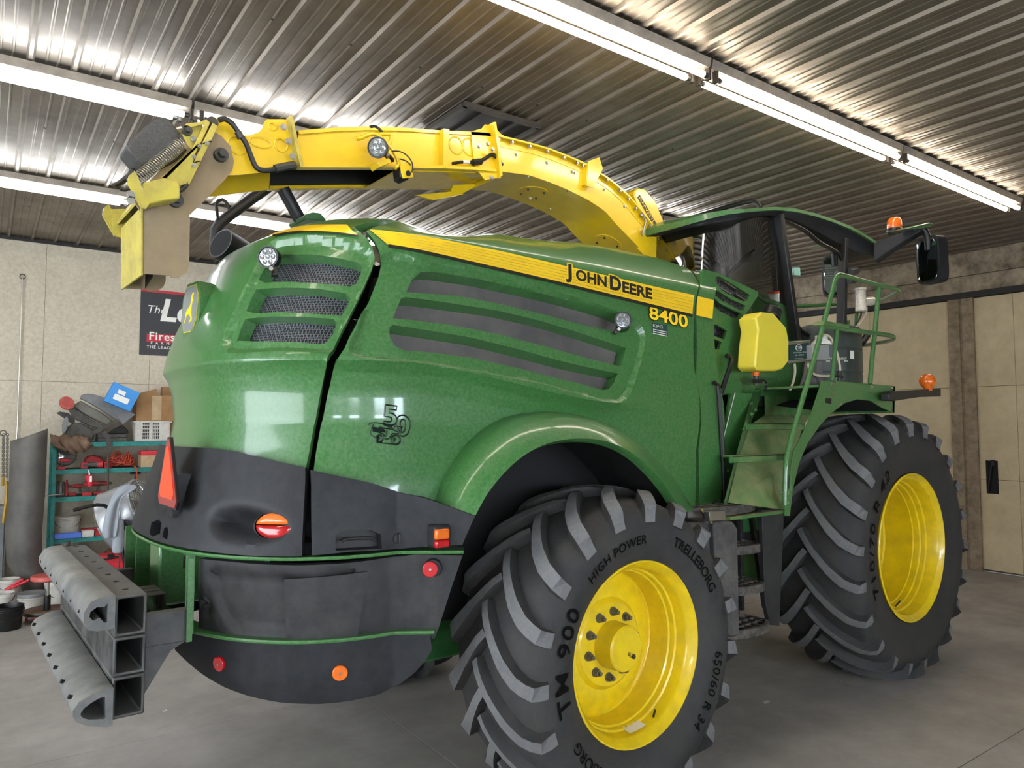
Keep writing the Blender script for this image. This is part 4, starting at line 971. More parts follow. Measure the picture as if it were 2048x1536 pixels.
# crank plates and rods at the top
plate('crank_plate',[(362,262),(372,256),(398,252),(404,262),(398,285),(385,305),(376,300),(366,283),(362,275)],YR-.04,YR-.03,'yellowo')
plate('crank_plate',[(360,262),(366,255),(392,252),(405,247),(404,255),(376,262)],YR-.06,YR-.045,'yellowo')
def rod(a,b,y,w,h,mt): 
    p,q=at(a[0],a[1],'y',y),at(b[0],b[1],'y',y); o=MB(); o.bar(tuple(p),tuple(q),w,h); return part(o,'link_rod',mt,bevel=.003)
rod((416,243),(384,312),YR-.06,.02,.022,'yellowo'); rod((430,250),(372,368),YR-.085,.02,.028,'yellowo'); rod((383,310),(352,388),YR-.05,.016,.012,'yellowo')
o=MB(); o.tube([tuple(at(a,b,'y',YR-.085)) for a,b in ((374,366),(369,374),(362,380),(350,383))],.011,10); part(o,'rod_end','steeld')
for q in ((414,286),(399,292),(388,313),(388,330)): bolt(q,YR-.10,.007)
for q in ((413,286),(391,326)):
    p=at(q[0],q[1],'y',YR-.085); o=MB(); o.tube([(p[0]+.021*math.cos(t),p[1]+.018*math.sin(t),p[2]+.012*math.cos(t)) for t in np.linspace(0,2*PI,13)],.003,5); part(o,'cable_tie','blackp')
# coil springs
def spring(a,b,y,r,turns,name='coil_spring'):
    p,q=at(a[0],a[1],'y',y),at(b[0],b[1],'y',y); d=Vector(q-p); L=d.length; u,v=frame(d); d.normalize(); pts=[]
    for i in range(turns*9+1):
        t=i/(turns*9); an=2*PI*i/9; pts.append(Vector(p)+d*L*t+(u*math.cos(an)+v*math.sin(an))*r)
    o=MB(); o.tube(pts,.0030,5); e=MB(); return part(o,name,'steel',smooth=60)
spring((361,287),(262,370),YR-.13,.027,27); spring((361,280),(262,362),YL+.03,.027,27)
hose('control_cable',[(370,298),(350,318),(325,332),(300,345),(275,352),(262,340)],YR-.03,.010); hose('control_cable',[(268,345),(255,355),(262,375),(250,380),(240,378)],YR+.15,.008); hose('control_cable',[(290,332),(268,340),(258,352),(240,366),(228,372)],YR+.2,.014,'blackp')
# actuator cover
M['speck']=mat('speckled_dark_cover','2d3036',.55,0,0,.2,30,'9a927c',.12,90)
g=MB(); poly=[(246,300),(252,290),(300,246),(315,240),(330,243),(347,262),(357,276),(350,292),(335,305),(296,333),(285,336),(268,326)]
g.prism(xz(poly,3.86),'y',3.80,3.98); part(g,'actuator_cover','speck',bevel=.02,seg=3,label='speckled dark grey plastic actuator cover')
o=MB(); o.cyl(tuple(at(350,262,'y',3.84)),tuple(at(362,258,'y',3.84)),.022,14); part(o,'actuator_nut','steel')
# work lamp on the spout with its guard
def worklamp(name,c,face,r,stem=None,mt='blackp',parent=None):
    c=Vector(c); f=unit(face); o=MB(); o.lathe([(-.07,.001),(-.07,r*.45),(-.045,r*.85),(-.01,r),(.006,r),(.006,r*.9)],c,f,28); L=part(o,name,mt,smooth=40)
    o=MB(); o.lathe([(.002,r*.88),(.006,r*.8),(.008,.001)],c,f,28); part(o,'lamp_lens','lens',smooth=40)
    for i in range(7):
        a,b=frame(f); k=0 if i==6 else .52; t=2*PI*i/6; q=c+(a*math.cos(t)+b*math.sin(t))*r*k; o=MB(); o.lathe([(.008,r*.24),(.011,r*.16),(.009,.001)],q,f,10); part(o,'lamp_reflector','lens')
    if stem is not None:
        s=Vector(stem); o=MB(); o.bar(tuple(c-f*.04),tuple(s),.03,.02); part(o,'lamp_bracket',mt,bevel=.003); o=MB(); o.cyl(tuple((c*.3+s*.7)+Vector((0,-.0,0))),tuple(c*.3+s*.7+Vector((-.02,-.035,0))),.010,10); part(o,'lamp_bolt','steel')
    return L
c=at(755,295,'y',3.58); worklamp('spout_lamp',tuple(c),(-.75,-.65,-.25),.058,tuple(at(785,322,'y',3.66)))
hose('lamp_guard',[(712,277),(722,276),(738,269),(752,269),(768,281),(785,300),(795,318),(797,330),(790,336)],3.62,.012,'yellow',n=10); hose('lamp_guard',[(752,269),(770,268),(782,270),(780,285),(776,292)],3.64,.011,'yellow',n=10)
g=MB(); g.prism(xz([(752,326),(775,318),(780,326),(757,336)],3.62),'y',3.60,3.70); part(g,'lamp_shelf','yellow',bevel=.003)
g=MB(); g.prism(xz([(800,328),(824,328),(826,355),(806,357),(802,345)],3.60),'y',3.595,3.605); part(g,'camera_bracket','yellow',bevel=.002)
g=MB(); p0,p1=at(792,335,'y',3.68),at(806,362,'y',3.68); g.prism(xz([(790,335),(802,332),(814,357),(806,366),(793,360)],3.66),'y',3.61,3.70); part(g,'spout_camera','blackp',bevel=.012)
p=at(816,347,'y',3.594); o=MB(); o.cyl(tuple(p),tuple(p-np.array([0,.006,0])),.016,14); part(o,'camera_lens','dark')
hose('lamp_cable',[(785,302),(800,303),(815,312),(825,328),(824,345)],3.58,.004); hose('lamp_cable',[(800,318),(812,322),(822,330)],3.59,.004); hose('boom_cable',[(740,254),(750,253),(760,260),(765,268)],YR-.01,.009)
hose('boom_cable',[(905,327),(925,324),(945,325),(955,326)],YR-.03,.010); hose('cable_plug',[(945,325),(962,323)],YR-.03,.020); hose('boom_cable',[(960,323),(972,316),(985,309),(995,318),(1005,331)],YR-.03,.012); hose('plug_sleeve',[(925,324),(938,324)],YR-.03,.012,'white')
# ---- boom rest, exhaust and grab loop behind the hood
o=MB(); o.tube([tuple(at(a,b,'y',4.75)) for a,b in ((540,372),(500,400),(455,434),(440,446),(432,460),(431,500))],.036,14); part(o,'spout_rest_tube','blacks')
o=MB(); o.tube([tuple(at(a,b,'y',4.15)) for a,b in ((566,378),(600,440))],.038,14); part(o,'spout_rest_tube','blacks')
o=MB(); o.prism(xz([(598,446),(596,437),(612,432),(628,434),(640,449)],4.1),'y',4.0,4.25); part(o,'rest_socket','greendk',bevel=.006)
e0=at(441,486,'y',4.45); o=MB(); ex0=Vector(e0); exd=Vector((.75,.30,-.25)).normalized()
a,b=frame(exd)
ring=lambda c,r,cut=0:[c+(a*math.cos(t)+b*math.sin(t))*r+exd*(cut*math.sin(t)) for t in [2*PI*i/28 for i in range(28)]]
o.loft([ring(ex0+exd*.0,.086,.0),ring(ex0,.096,.0),ring(ex0+exd*.8,.096,0)],caps=False); o.loft([ring(ex0+exd*.001,.0865,.0),ring(ex0+exd*.4,.085,0)],caps=True,m=1); part(o,'exhaust_pipe',['blacks','dark'],smooth=40)
o=MB(); o.tube([tuple(at(a_,b_,'y',4.4)) for a_,b_ in ((436,440),(432,408),(437,401),(445,399),(452,404),(460,420))],.010,8); part(o,'grab_loop','blacks')
# ---- markings on the shell
strp=[(740,461),(760,462),(830,471),(900,483),(1000,503),(1100,526),(1200,549),(1300,572),(1387,591)]; strb=[(1383,630),(1310,612),(1200,585),(1100,561),(1000,538),(900,515),(830,500),(776,491)]
stripe=[tuple(BODY.px(p)) for p in strp+strb]
strip_on('yellow_stripe',BODY,stripe,'stripe',off=.007,label='yellow stripe along the hood side')
edge=[tuple(BODY.px(p)) for p in [(a,b-1) for a,b in strb]+[(a,b+5) for a,b in strb[::-1]]]
strip_on('stripe_edge',BODY,edge,'stripeb',off=.0078,thick=.001)
for k in range(1,6):
    f_=k/6; L=[np.array(a)*(1-f_)+np.array(b)*f_ for a,b in zip(even([(p[0],p[1]) for p in strp],9),even([(p[0],p[1]) for p in strb[::-1]],9))]
    P=[BODY.P(*BODY.px(tuple(q)))+BODY.N(*BODY.px(tuple(q)))*.0085 for q in L]; o=MB(); o.tube([tuple(v) for v in smoothpath(P,3)],.0013,4); part(o,'stripe_line','yellowo')
s2=[tuple(BODY.px(p)) for p in ((1394,593),(1426,601),(1423,638),(1391,631))]; strip_on('yellow_stripe',FRS if False else BODY,s2,'stripe',off=.008)
s3t=[(540,474),(560,466),(590,458),(620,454),(660,453),(694,453)]; s3b=[(716,473),(690,469),(640,465),(600,465),(570,469),(548,473)]
strip_on('yellow_stripe',BODY,[tuple(BODY.px(p)) for p in s3t+s3b],'stripe',off=.010,h=.022)
strip_on('stripe_edge',BODY,[tuple(BODY.px(p)) for p in s3b+[(548,476),(570,472),(600,468),(640,468),(690,472),(718,476)]],'stripeb',off=.0108,thick=.001,h=.022)
def pxtext(name,txt,o,u,v,mt,off=.004,spacing=1,outline=0,sf=None,size=1,parent=None):  # o: px origin, u: px per em along, v: px per em up
    sf=sf or BODY
    def fn(x,y):
        q=(o[0]+u[0]*x*size+v[0]*y*size,o[1]+u[1]*x*size+v[1]*y*size); k=sf.px(q); return tuple(sf.P(*k)+sf.N(*k)*off)
    t=text_on(name,txt,fn,mt,HV,offset=outline,spacing=spacing); t.matrix_parent_inverse=Matrix.Translation(-HV.location); return t
# brand name: large initials, small capitals
def brand(mt,off,outline,nm):
    ux=(1,.245)
    def w(txt,x,y,s,sx=1.0): pxtext(nm,txt,(x,y),(s*sx,s*sx*.245),(s*-.02,-s),mt,off,1.0,outline)
    w('J',1133,556,38,1.0); w('OHN',1149,560,29,.93); w('D',1216,578,38,.85); w('EERE',1241,584,29,1.0)
brand('yellp',.0095,.10,'brand_lettering_edge'); brand('blackp',.0115,.04,'brand_lettering')
def num(mt,off,outl,nm): pxtext(nm,'8400',(1297,637),(39,9.8),(-1,-36),mt,off,1.0,outl)
num('blackp',.004,.06,'model_number_edge'); num('yellp',.006,.02,'model_number')
# dealer sticker
strip_on('dealer_sticker',BODY,[tuple(BODY.px(p)) for p in ((1303,645),(1334,651),(1335,672),(1304,666))],'greenp',off=.003)
pxtext('sticker_text','KPG',(1304,654),(11,2.2),(0,-9),'white',.005); 
for k in range(3): strip_on('sticker_line',BODY,[tuple(BODY.px(p)) for p in ((1305,658+k*4),(1333,664+k*4),(1333,665.5+k*4),(1305,659.5+k*4))],'whitep',off=.005,thick=.001)
# anniversary decal: outlined 50 and a small harvester drawing
def stroke(name,pts,w,mt='decal',closed=False):
    P=[]
    for q in pts:
        f=(720+q[0]*.06836,800+q[1]*.06836); k=BODY.px(f); P.append(BODY.P(*k)+BODY.N(*k)*.002)
    if closed: P.append(P[0])
    o=MB(); o.tube([tuple(v) for v in P],w,4); return part(o,name,mt,smooth=0)
M['decal']=mat('black_decal','12201a',.4)
stroke('decal_five',[(740,135),(1080,180),(1065,295),(860,270),(860,380),(960,395),(1045,470),(1075,560),(1060,660),(1010,720),(930,745),(800,720),(690,680),(705,615),(830,645),(900,630),(930,580),(910,520),(840,490),(710,480)],.0035,closed=True)
stroke('decal_zero',smoothpath([(1230,445),(1340,475),(1430,580),(1455,720),(1430,900),(1370,1010),(1280,1060),(1180,1040),(1140,950),(1060,740),(1070,600),(1120,490)],3,True),.0035,closed=True)
stroke('decal_zero',smoothpath([(1240,570),(1310,600),(1320,700),(1300,880),(1240,950),(1190,920),(1170,780),(1190,620)],3,True),.0030,closed=True)
for pts in ([(240,730),(300,670),(450,660),(680,690),(850,750),(930,800),(960,860)],[(680,720),(800,770),(880,830)],[(330,870),(350,780),(400,720)],[(350,900),(560,950),(680,1000),(740,1080)],[(310,950),(320,1010),(400,1070),(450,1090)],[(320,900),(310,950)],[(560,790),(740,830),(950,860),(1110,940),(1110,990),(950,980),(830,1140),(720,1140)],[(790,880),(750,1080)],[(1000,850),(1020,770),(1240,800),(1180,880),(1140,980)],[(480,1240),(880,1290),(1080,1310)]):
    stroke('decal_harvester',pts,.0025)
for c,r in (((570,1130),100),((1040,1170),135)):
    stroke('decal_wheel',[(c[0]+r*math.cos(t),c[1]+r*math.sin(t)) for t in np.linspace(0,2*PI,20,endpoint=False)],.0045,closed=True); stroke('decal_wheel',[(c[0]+r*.35*math.cos(t),c[1]+r*.35*math.sin(t)) for t in np.linspace(2,4.6,8)],.005)
for k in range(5): stroke('decal_harvester',[(360+8*k,800+28*k),(690+15*k,850+22*k)],.0028)
# emblem at the rear centre
k=BODY.px((392,620)); p=BODY.P(*k); n=BODY.N(*k); n/=np.linalg.norm(n); t=np.cross((0,0,1),n); t/=np.linalg.norm(t); t=-t if t[1]<0 else t; b=np.cross(n,t); b=b if b[2]>0 else -b
def emb(pts,h0,h1,mt,nm,label=None):
    V=[p+t*x+b*y+n*h0 for x,y in pts]+[p+t*x+b*y+n*h1 for x,y in pts]; m_=len(pts); tri_=geometry.tessellate_polygon([[Vector((x,y,0)) for x,y in pts]])
    o=MB(); o.add(V,[tuple(f) for f in tri_]+[tuple(m_+j for j in f[::-1]) for f in tri_]+[(j,(j+1)%m_,m_+(j+1)%m_,m_+j) for j in range(m_)]); return part(o,nm,mt,label=label,smooth=0,bevel=.002 if h1-h0>.01 else 0)
def octo(w,h,c): return [(-w+c,-h),(w-c,-h),(w,-h+c*1.6),(w,h-c*1.6),(w-c,h),(-w+c,h),(-w,h-c*1.6),(-w,-h+c*1.6)]
n=np.array([-.985,-.12,.06]); n/=np.linalg.norm(n); t=np.cross((0,0,1),n); t/=np.linalg.norm(t); t=-t if t[1]<0 else t; b=np.cross(n,t); b=b if b[2]>0 else -b; p=at(392,620,'x',BODY.P(0,2.42)[0]+.02)
emb(octo(.112,.138,.045),-.14,.028,'green','emblem_boss','green raised boss'); emb(octo(.092,.122,.038),.028,.032,'yellowo','emblem_border'); M['embg']=mat('emblem_grey','8f9490',.35,.3); emb(octo(.086,.115,.035),.032,.034,'embg','emblem_plate')
deer=[(.045,.095),(.035,.085),(.03,.06),(.035,.045),(.02,.02),(-.0,.005),(-.03,0),(-.055,-.02),(-.06,-.05),(-.075,-.085),(-.062,-.09),(-.045,-.05),(-.03,-.04),(.01,-.035),(.03,-.045),(.055,-.07),(.03,-.085),(.025,-.095),(.07,-.085),(.075,-.065),(.05,-.03),(.045,0),(.05,.03),(.065,.045),(.075,.055),(.06,.062),(.055,.075),(.07,.1),(.055,.1)]
emb([(-x*.62,y*.78) for x,y in deer],.034,.0365,'yellp','emblem_deer')
# round rear work lamps
k=BODY.px((545,522)); p0=BODY.P(*k)-np.array([0.0,.0,0]); worklamp('hood_lamp',tuple(p0+BODY.N(*k)*.03),(-.75,-.65,-.05),.052,tuple(BODY.P(*BODY.px((549,552)))))
k=BODY.px((1231,645)); p0=BODY.P(*k); worklamp('side_lamp',tuple(p0+BODY.N(*k)*.06),(-.62,-.78,-.02),.050,tuple(BODY.P(*BODY.px((1229,668)))))
disc_on('panel_lock',BODY,(1428,1005),.016,'blackp')
# ---- cab
YCR=3.05; YCL=2*YC-YCR
def rside(pts,y): return [at(p[0],p[1],'y',y) for p in pts]
rt=[(1480,420),(1540,415),(1580,418),(1620,427),(1660,440),(1700,456),(1735,477),(1757,492)]
rb=[(1480,432),(1540,428),(1580,435),(1620,452),(1660,474),(1700,495),(1730,508),(1757,512)]
Tt=even(rside(rt,YCR-.02),16); Tb=even(rside(rb,YCR-.02),16)
xr0=Tt[0][0]-.20
def roofring(x,zt,zb,m0,m1,crown):
    hw=(YCL-YC+.05)-m0; ys=np.linspace(YC-hw,YC+hw,13); up=[(x,y,zt+crown*(1-((y-YC)/(YCL-YC+.05))**2)) for y in ys]; dn=[(x,y,zb) for y in ys[::-1]]
    return up,dn
up=[];lo=[]
X=[p[0] for p in Tt]; 
secs=[(xr0,Tt[0][2]-.05,Tt[0][2]-.08,.03),(xr0+.05,Tt[0][2]-.03,Tt[0][2]-.07,.05),(xr0+.12,Tt[0][2]-.01,Tt[0][2]-.06,.06)]+[(p[0],p[2],max(q[2],p[2]-.30),.06) for p,q in zip(Tt,Tb)]
ins=[.38,.20,.08]+[0]*40
mb=MB(); mb.loft([roofring(*s_[:3],ins[i],0,s_[3])[0]+[(s_[0],y,s_[1]-.025) for y in np.linspace(YCR-.05+ins[i],YCL+.05-ins[i],13)[::-1]] for i,s_ in enumerate(secs)]); part(mb,'cab_roof','green',smooth=35,label='green cab roof shell')
mb=MB(); mb.loft([[(s_[0]+.01,y,s_[1]-.022) for y in np.linspace(YCR-.03+ins[i],YCL+.03-ins[i],9)]+[(s_[0]+.01,y,s_[2]-(.0)) for y in np.linspace(YCR+ins[i],YCL-ins[i],9)[::-1]] for i,s_ in enumerate(secs)]); part(mb,'roof_visor','black',smooth=35,label='black moulded band under the cab roof')
ztop=lambda x: float(np.interp(x,[s_[0] for s_ in secs],[s_[2] for s_ in secs]))+.01
# plan of the glass: rear pane, rounded corner, side
xg=xr0+.10; rad=.42; plan=[]
for t in np.linspace(0,1,7): plan.append((xg,YC-(YC-YCR-rad)*t))
for t in np.linspace(0,PI/2,9)[1:]: plan.append((xg+rad*(1-math.cos(t)),YCR+rad*(1-math.sin(t))))
xp=at(1556,500,'y',YCR)[0]; plan.append((xp,YCR))
zb_=lambda x: 2.55
for sgn in (1,-1):
    mb=MB(); P=[(x,YC+(y-YC)*sgn) for x,y in plan]
    mb.loft([[(x,y,2.40) for x,y in P],[(x+.01,YC+(y-YC)*.99,3.0) for x,y in P],[(x+.03,YC+(y-YC)*.97,ztop(x+.03)) for x,y in P]],closed=False); part(mb,'rear_window','glass',smooth=60,fix=False,label='curved tinted rear window of the cab')
# door pillar and door
def pil(a,b,y,w,d,nm='door_pillar',mt='blackp'):
    for yy in (y,2*YC-y):
        p,q=at(a[0],a[1],'y',y),at(b[0],b[1],'y',y); o=MB(); o.bar((p[0],yy,p[2]),(q[0],yy+(.0),q[2]),w,d,up=(0,1,0)); part(o,nm,mt,bevel=.006)
pil((1556,425),(1592,680),YCR,.05,.07); pil((1546,425),(1560,620),YCR+.10,.10,.05)
pil((1688,478),(1684,650),YCR,.05,.06,'front_pillar'); 
dg=[(1562,440),(1582,447),(1612,462),(1640,485),(1668,500),(1685,520),(1686,560),(1684,690),(1640,690),(1620,672),(1594,650),(1580,600)]
for y in (YCR+.005,YCL-.005):
    o=MB(); P=xz(dg,YCR); n=len(P); tri_=geometry.tessellate_polygon([[Vector((a,b,0)) for a,b in P]]); o.add([(a,y,b) for a,b in P],[tuple(f) for f in tri_]); part(o,'door_glass','glass',smooth=0,label='tinted glass cab door')
o=MB(); P=[tuple(v) for v in pxp(dg,'y',YCR,3)]; o.tube(P+[P[0]],.014,6); part(o,'door_seal','blackp')
xf=at(1688,560,'y',YCR)[0]
mb=MB(); mb.loft([[(xf,y,1.95),(xf+.12,y,2.6),(xf-.05,y,ztop(xf-.05))] for y in np.linspace(YCR+.02,YCL-.02,7)],closed=False); part(mb,'windscreen','glass',smooth=60,fix=False)
# interior: floor, seat, console, column
xs=(xp+xf)/2
part(MB().box((xg+.15,YCR+.08,2.05),(xf,YCL-.08,2.25)),'cab_floor','dark')
st_=MB(); st_.box((xs-.25,YC-.25,2.45),(xs+.25,YC+.25,2.62)); part(st_,'seat_cushion','black2',bevel=.05,seg=3)
st_=MB(); st_.obox((xs-.27,YC,2.93),(.07,0,.015),(0,.24,0),(-.07,0,.36)); part(st_,'seat_back','black2',bevel=.05,seg=3)
st_=MB(); st_.box((xs-.2,YCR+.30,2.6),(xs+.35,YCR+.48,2.72)); part(st_,'armrest_console','black2',bevel=.02)
st_=MB(); st_.cyl((xs+.55,YC,2.3),(xs+.4,YC,2.85),.05,12); part(st_,'steering_column','black2'); st_=MB(); st_.tube([(xs+.38+.06*math.cos(t),YC+.2*math.sin(t),2.88+.17*math.cos(t)) for t in np.linspace(0,2*PI,25)],.016,8); part(st_,'steering_wheel','blackp')
def ybox(name,px,y0,y1,mt,bevel=0,label=None):   # surveyed polygon on y0, extruded to y1
    o=MB(); o.prism(xz(px,y0),'y',y0,y1); return part(o,name,mt,bevel=bevel,label=label,smooth=35)
ybox('grip_control',[(1584,560),(1592,556),(1601,562),(1602,590),(1596,602),(1584,598)],YCR+.06,YCR+.13,'blackp',.01)
ybox('monitor',[(1608,605),(1631,606),(1630,632),(1608,630)],YCR+.12,YCR+.16,'blackp',.005); ybox('monitor_tag',[(1621,606),(1629,606),(1629,611),(1621,611)],YCR+.112,YCR+.119,'whitep')
M['sticker']=mat('pale_green_sticker','9fd0bf',.5)
ybox('glass_sticker',[(1588,535),(1600,535),(1601,551),(1589,550)],YCR-.004,YCR+.002,'sticker'); ybox('glass_sticker',[(1584,601),(1593,602),(1595,626),(1586,626)],YCR-.004,YCR+.002,'sticker')
for a,b in (((1600,540),(1625,590)),((1612,545),(1640,590)),((1600,625),(1625,660))):
    o=MB(); o.tube([tuple(at(a[0],a[1],'y',YCR+.5)),tuple(at(b[0],b[1],'y',YCR+.35))],.02,8); part(o,'control_arm','black2')
k=ybox('warning_plate',[(1536,583),(1559,582),(1559,603),(1541,600)],YCR+.05,YCR+.06,'whitep'); ybox('warning_plate_head',[(1536,583),(1559,582),(1559,587),(1536,588)],YCR+.045,YCR+.049,'orange')
# wiper on the rear glass
w0=at(1455,552,'y',3.32); w1=at(1500,507,'y',3.25); o=MB(); o.bar(tuple(w0),tuple(w1),.015,.03); o.bar(tuple(w0*.75+w1*.25),tuple(at(1507,500,'y',3.25)),.03,.008); part(o,'rear_wiper','blackp',bevel=.002)
# roof rail
o=MB(); o.tube([tuple(at(a,b,'y',y)) for a,b,y in ((1330,455,4.0),(1380,436,3.8),(1440,418,3.5),(1490,404,3.25),(1505,402,3.2),(1515,407,3.15),(1521,416,3.12))],.018,8); part(o,'roof_rail','blackp')
# beacon, mirror arm and mirror
bc=at(1789,455,'y',2.88); o=MB(); o.lathe([(0,.05),(.01,.062),(.035,.065),(.05,.058)],tuple(bc-np.array([0,0,.06])),(0,0,1),24,caps=True); part(o,'beacon_base','blackp'); o=MB(); o.lathe([(0,.056),(.02,.060),(.07,.058),(.09,.045),(.095,.001)],tuple(bc-np.array([0,0,.01])),(0,0,1),24); part(o,'beacon','amber',label='amber rotating beacon on the mirror arm')
a0=at(1752,503,'y',3.0); a1=at(1775,490,'y',2.92); a2=at(1845,458,'y',2.66)
o=MB(); o.loft([[tuple(p+np.array([dx,0,dz])) for dx,dz in ((-.05,-h),(.05,-h),(.05,h*.6),(-.05,h*.6))] for p,h in ((a0,.10),(a1,.085),(a1*.4+a2*.6,.05),(a2,.03))]); part(o,'mirror_arm','black',bevel=.01)
o=MB(); o.tube([tuple(at(a,b,'y',y)) for a,b,y in ((1825,460,2.72),(1842,456,2.67),(1850,462,2.65),(1855,475,2.64),(1857,500,2.64))],.028,12); part(o,'mirror_tube','blackp')
o=MB(); o.prism(xz([(1790,462),(1812,456),(1838,449),(1846,452),(1846,456),(1815,462)],2.7),'y',2.62,2.78); part(o,'arm_cap','green',bevel=.004)
mc=at(1859,520,'y',2.64); fw=Vector((-.95,.32,-.02)).normalized(); sd=Vector((0,0,1)).cross(fw).normalized(); uu=fw.cross(sd)
def mir(c,w,h,d0,d1,nm,mt,bev,lean=.10):
    V=[];rr=[(w,h)]; o=MB(); P=[]
    for k in range(24):
        t=2*PI*k/24; x=w*np.sign(math.cos(t))*abs(math.cos(t))**.35; y=h*np.sign(math.sin(t))*abs(math.sin(t))**.35; P.append((x,y))
    o.loft([[Vector(c)+sd*(x*s_)+uu*(y*s_)+fw*d for x,y in P] for d,s_ in ((d0,.8),(d0+.02,1),(d1,1))]); return part(o,nm,mt,smooth=40)
mir(mc,.115,.20,-.10,.02,'mirror_housing','black',.01); mir(mc,.098,.182,.015,.0235,'mirror_glass','mirrorm' if False else 'chromem',0) if False else None
M['mirglass']=mat('mirror_glass','7f8a86',.03,1)
mir(mc,.098,.182,.012,.0235,'mirror_glass','mirglass',0)
# ---- green superstructure between hood and cab
def yplate(name,px,y,th,mt,label=None,bevel=0): return ybox(name,px,y,y+th,mt,bevel,label)
def yring(name,px,holes,y,th,mt,label=None):
    P=[xz(px,y)]+[xz(h,y) for h in holes]; V=[];E=[]
    for lp in P:
        k=len(V); V+=[Vector(p) for p in lp]; E+=[(k+i,k+(i+1)%len(lp)) for i in range(len(lp))]
    vo,_,fo,_,_,_=geometry.delaunay_2d_cdt(V,E,[],0,1e-6); A=np.array([tuple(v) for v in vo]); F=np.array([tuple(f) for f in fo]); C=A[F].mean(1); k=inside(C,P[0])
    for h in P[1:]: k&=~inside(C,h)
    F=F[k]; n=len(A); o=MB(); o.add([(a,y,b) for a,b in A]+[(a,y+th,b) for a,b in A],[tuple(f) for f in F]+[tuple(n+i for i in f[::-1]) for f in F])
    cnt={(f[i],f[(i+1)%3]) for f in F for i in range(3)}
    o.f+=[(a,b,n+b,n+a) for a,b in cnt if (b,a) not in cnt]; o.m+=[0]*(len(o.f)-len(o.m)); return part(o,name,mt,label=label,smooth=30)
IY=3.00
slots=[[(1430,560),(1433,553),(1440,553),(1500,590),(1495,601),(1488,603),(1455,588),(1440,577)],[(1427,577),(1433,580),(1465,600),(1491,611),(1487,622),(1480,620),(1445,602),(1430,590)],[(1427,595),(1440,607),(1470,622),(1482,627),(1478,635),(1468,636),(1440,623),(1427,610)],[(1428,650),(1432,649),(1454,661),(1448,679),(1428,672)],[(1428,678),(1443,684),(1438,699),(1428,698)]]
yring('intake_panel',[(1405,538),(1437,546),(1515,583),(1517,590),(1492,628),(1490,640),(1493,655),(1487,700),(1483,790),(1400,790)],slots,IY,.02,'green','green slotted intake screen panel')
for h in slots: ybox('intake_slot_shelf',[(h[-2][0],h[-2][1]),(h[-3][0],h[-3][1]),(h[-3][0]+1,h[-3][1]-3),(h[-2][0],h[-2][1]-3)],IY,IY+.10,'green') if False else None
ybox('intake_mesh',[(1410,545),(1440,552),(1505,588),(1480,640),(1455,700),(1405,700)],IY+.09,IY+.095,'meshbk')
for q in ([(1435,575),(1460,590)],[(1470,590),(1492,604)],[(1445,603),(1470,622)],[(1460,615),(1478,632)],[(1440,560),(1470,580)]):
    o=MB(); o.tube([tuple(at(a,b,'y',IY+.06)) for a,b in q],.012,6); part(o,'screen_clutter','steeld')
yplate('cab_skirt',[(1512,585),(1530,590),(1545,598),(1573,613),(1585,630),(1597,660),(1607,690),(1640,770),(1640,792),(1470,792),(1480,700),(1485,650)],3.10,.03,'green','green curved panel below the cab'); 
yplate('cab_wedge',[(1581,618),(1600,636),(1616,656),(1619,690),(1610,692),(1596,655)],3.16,.12,'greendk')
yplate('cab_lower_wall',[(1440,790),(1640,770),(1700,770),(1700,640),(1615,650)],3.35,.03,'greendk')
# grab handle
o=MB(); o.tube([tuple(at(a,b,'y',2.92)) for a,b in ((1453,712),(1460,713),(1463,720),(1458,740),(1448,768),(1437,800))],.016,10); part(o,'grab_handle','blackp')
o=MB(); o.tube([tuple(at(a,b,'y',2.86)) for a,b in ((1428,765),(1436,770),(1439,800),(1443,870),(1447,940),(1449,1000))],.014,8); part(o,'panel_seal','blackp')
# ---- platform, stair and side plate
SY=2.60
plate_px=[(1646,761),(1675,762),(1790,772),(1789,826),(1767,817),(1741,802),(1715,799),(1689,807),(1664,826),(1638,854),(1616,886),(1599,925),(1586,980),(1580,1032),(1571,1032),(1571,984),(1581,978),(1583,930),(1588,905),(1620,839)]
yplate('front_fender_plate',plate_px,SY,.012,'green','green side plate arching over the front tyre',.003)
for q in ((1664,768),(1663,785),(1679,808),(1742,774),(1741,790),(1783,777),(1573,987),(1573,1005),(1563,985),(1564,1004)): bolt(q,SY,.009)
ybox('small_data_plate',[(1652,796),(1663,797),(1663,808),(1652,806)],SY-.003,SY,'blackp')
f0=at(1664,826,'y',SY)
arcp=[(1789,826),(1767,817),(1741,802),(1715,799),(1689,807),(1664,826),(1638,854),(1616,886),(1599,925),(1586,980)]
Q=pxp(arcp,'y',SY); mb=MB(); mb.loft([[(p[0],SY+.01,p[2]+.01),(p[0],SY+.05 if p[0]<4.93 else 3.25,p[2]+.01)] for p in Q],closed=False); part(mb,'fender_underside','black2',smooth=40,fix=False)
px_=at(1790,772,'y',SY)[0]; zp=at(1700,764,'y',SY)[2]
part(MB().box((at(1640,761,'y',SY)[0],SY+.012,zp-.05),(px_,3.6,zp-.035)),'platform_deck','greend2')
ybox('platform_end',[(1786,772),(1791,773),(1789,826),(1785,826)],SY,3.3,'green')
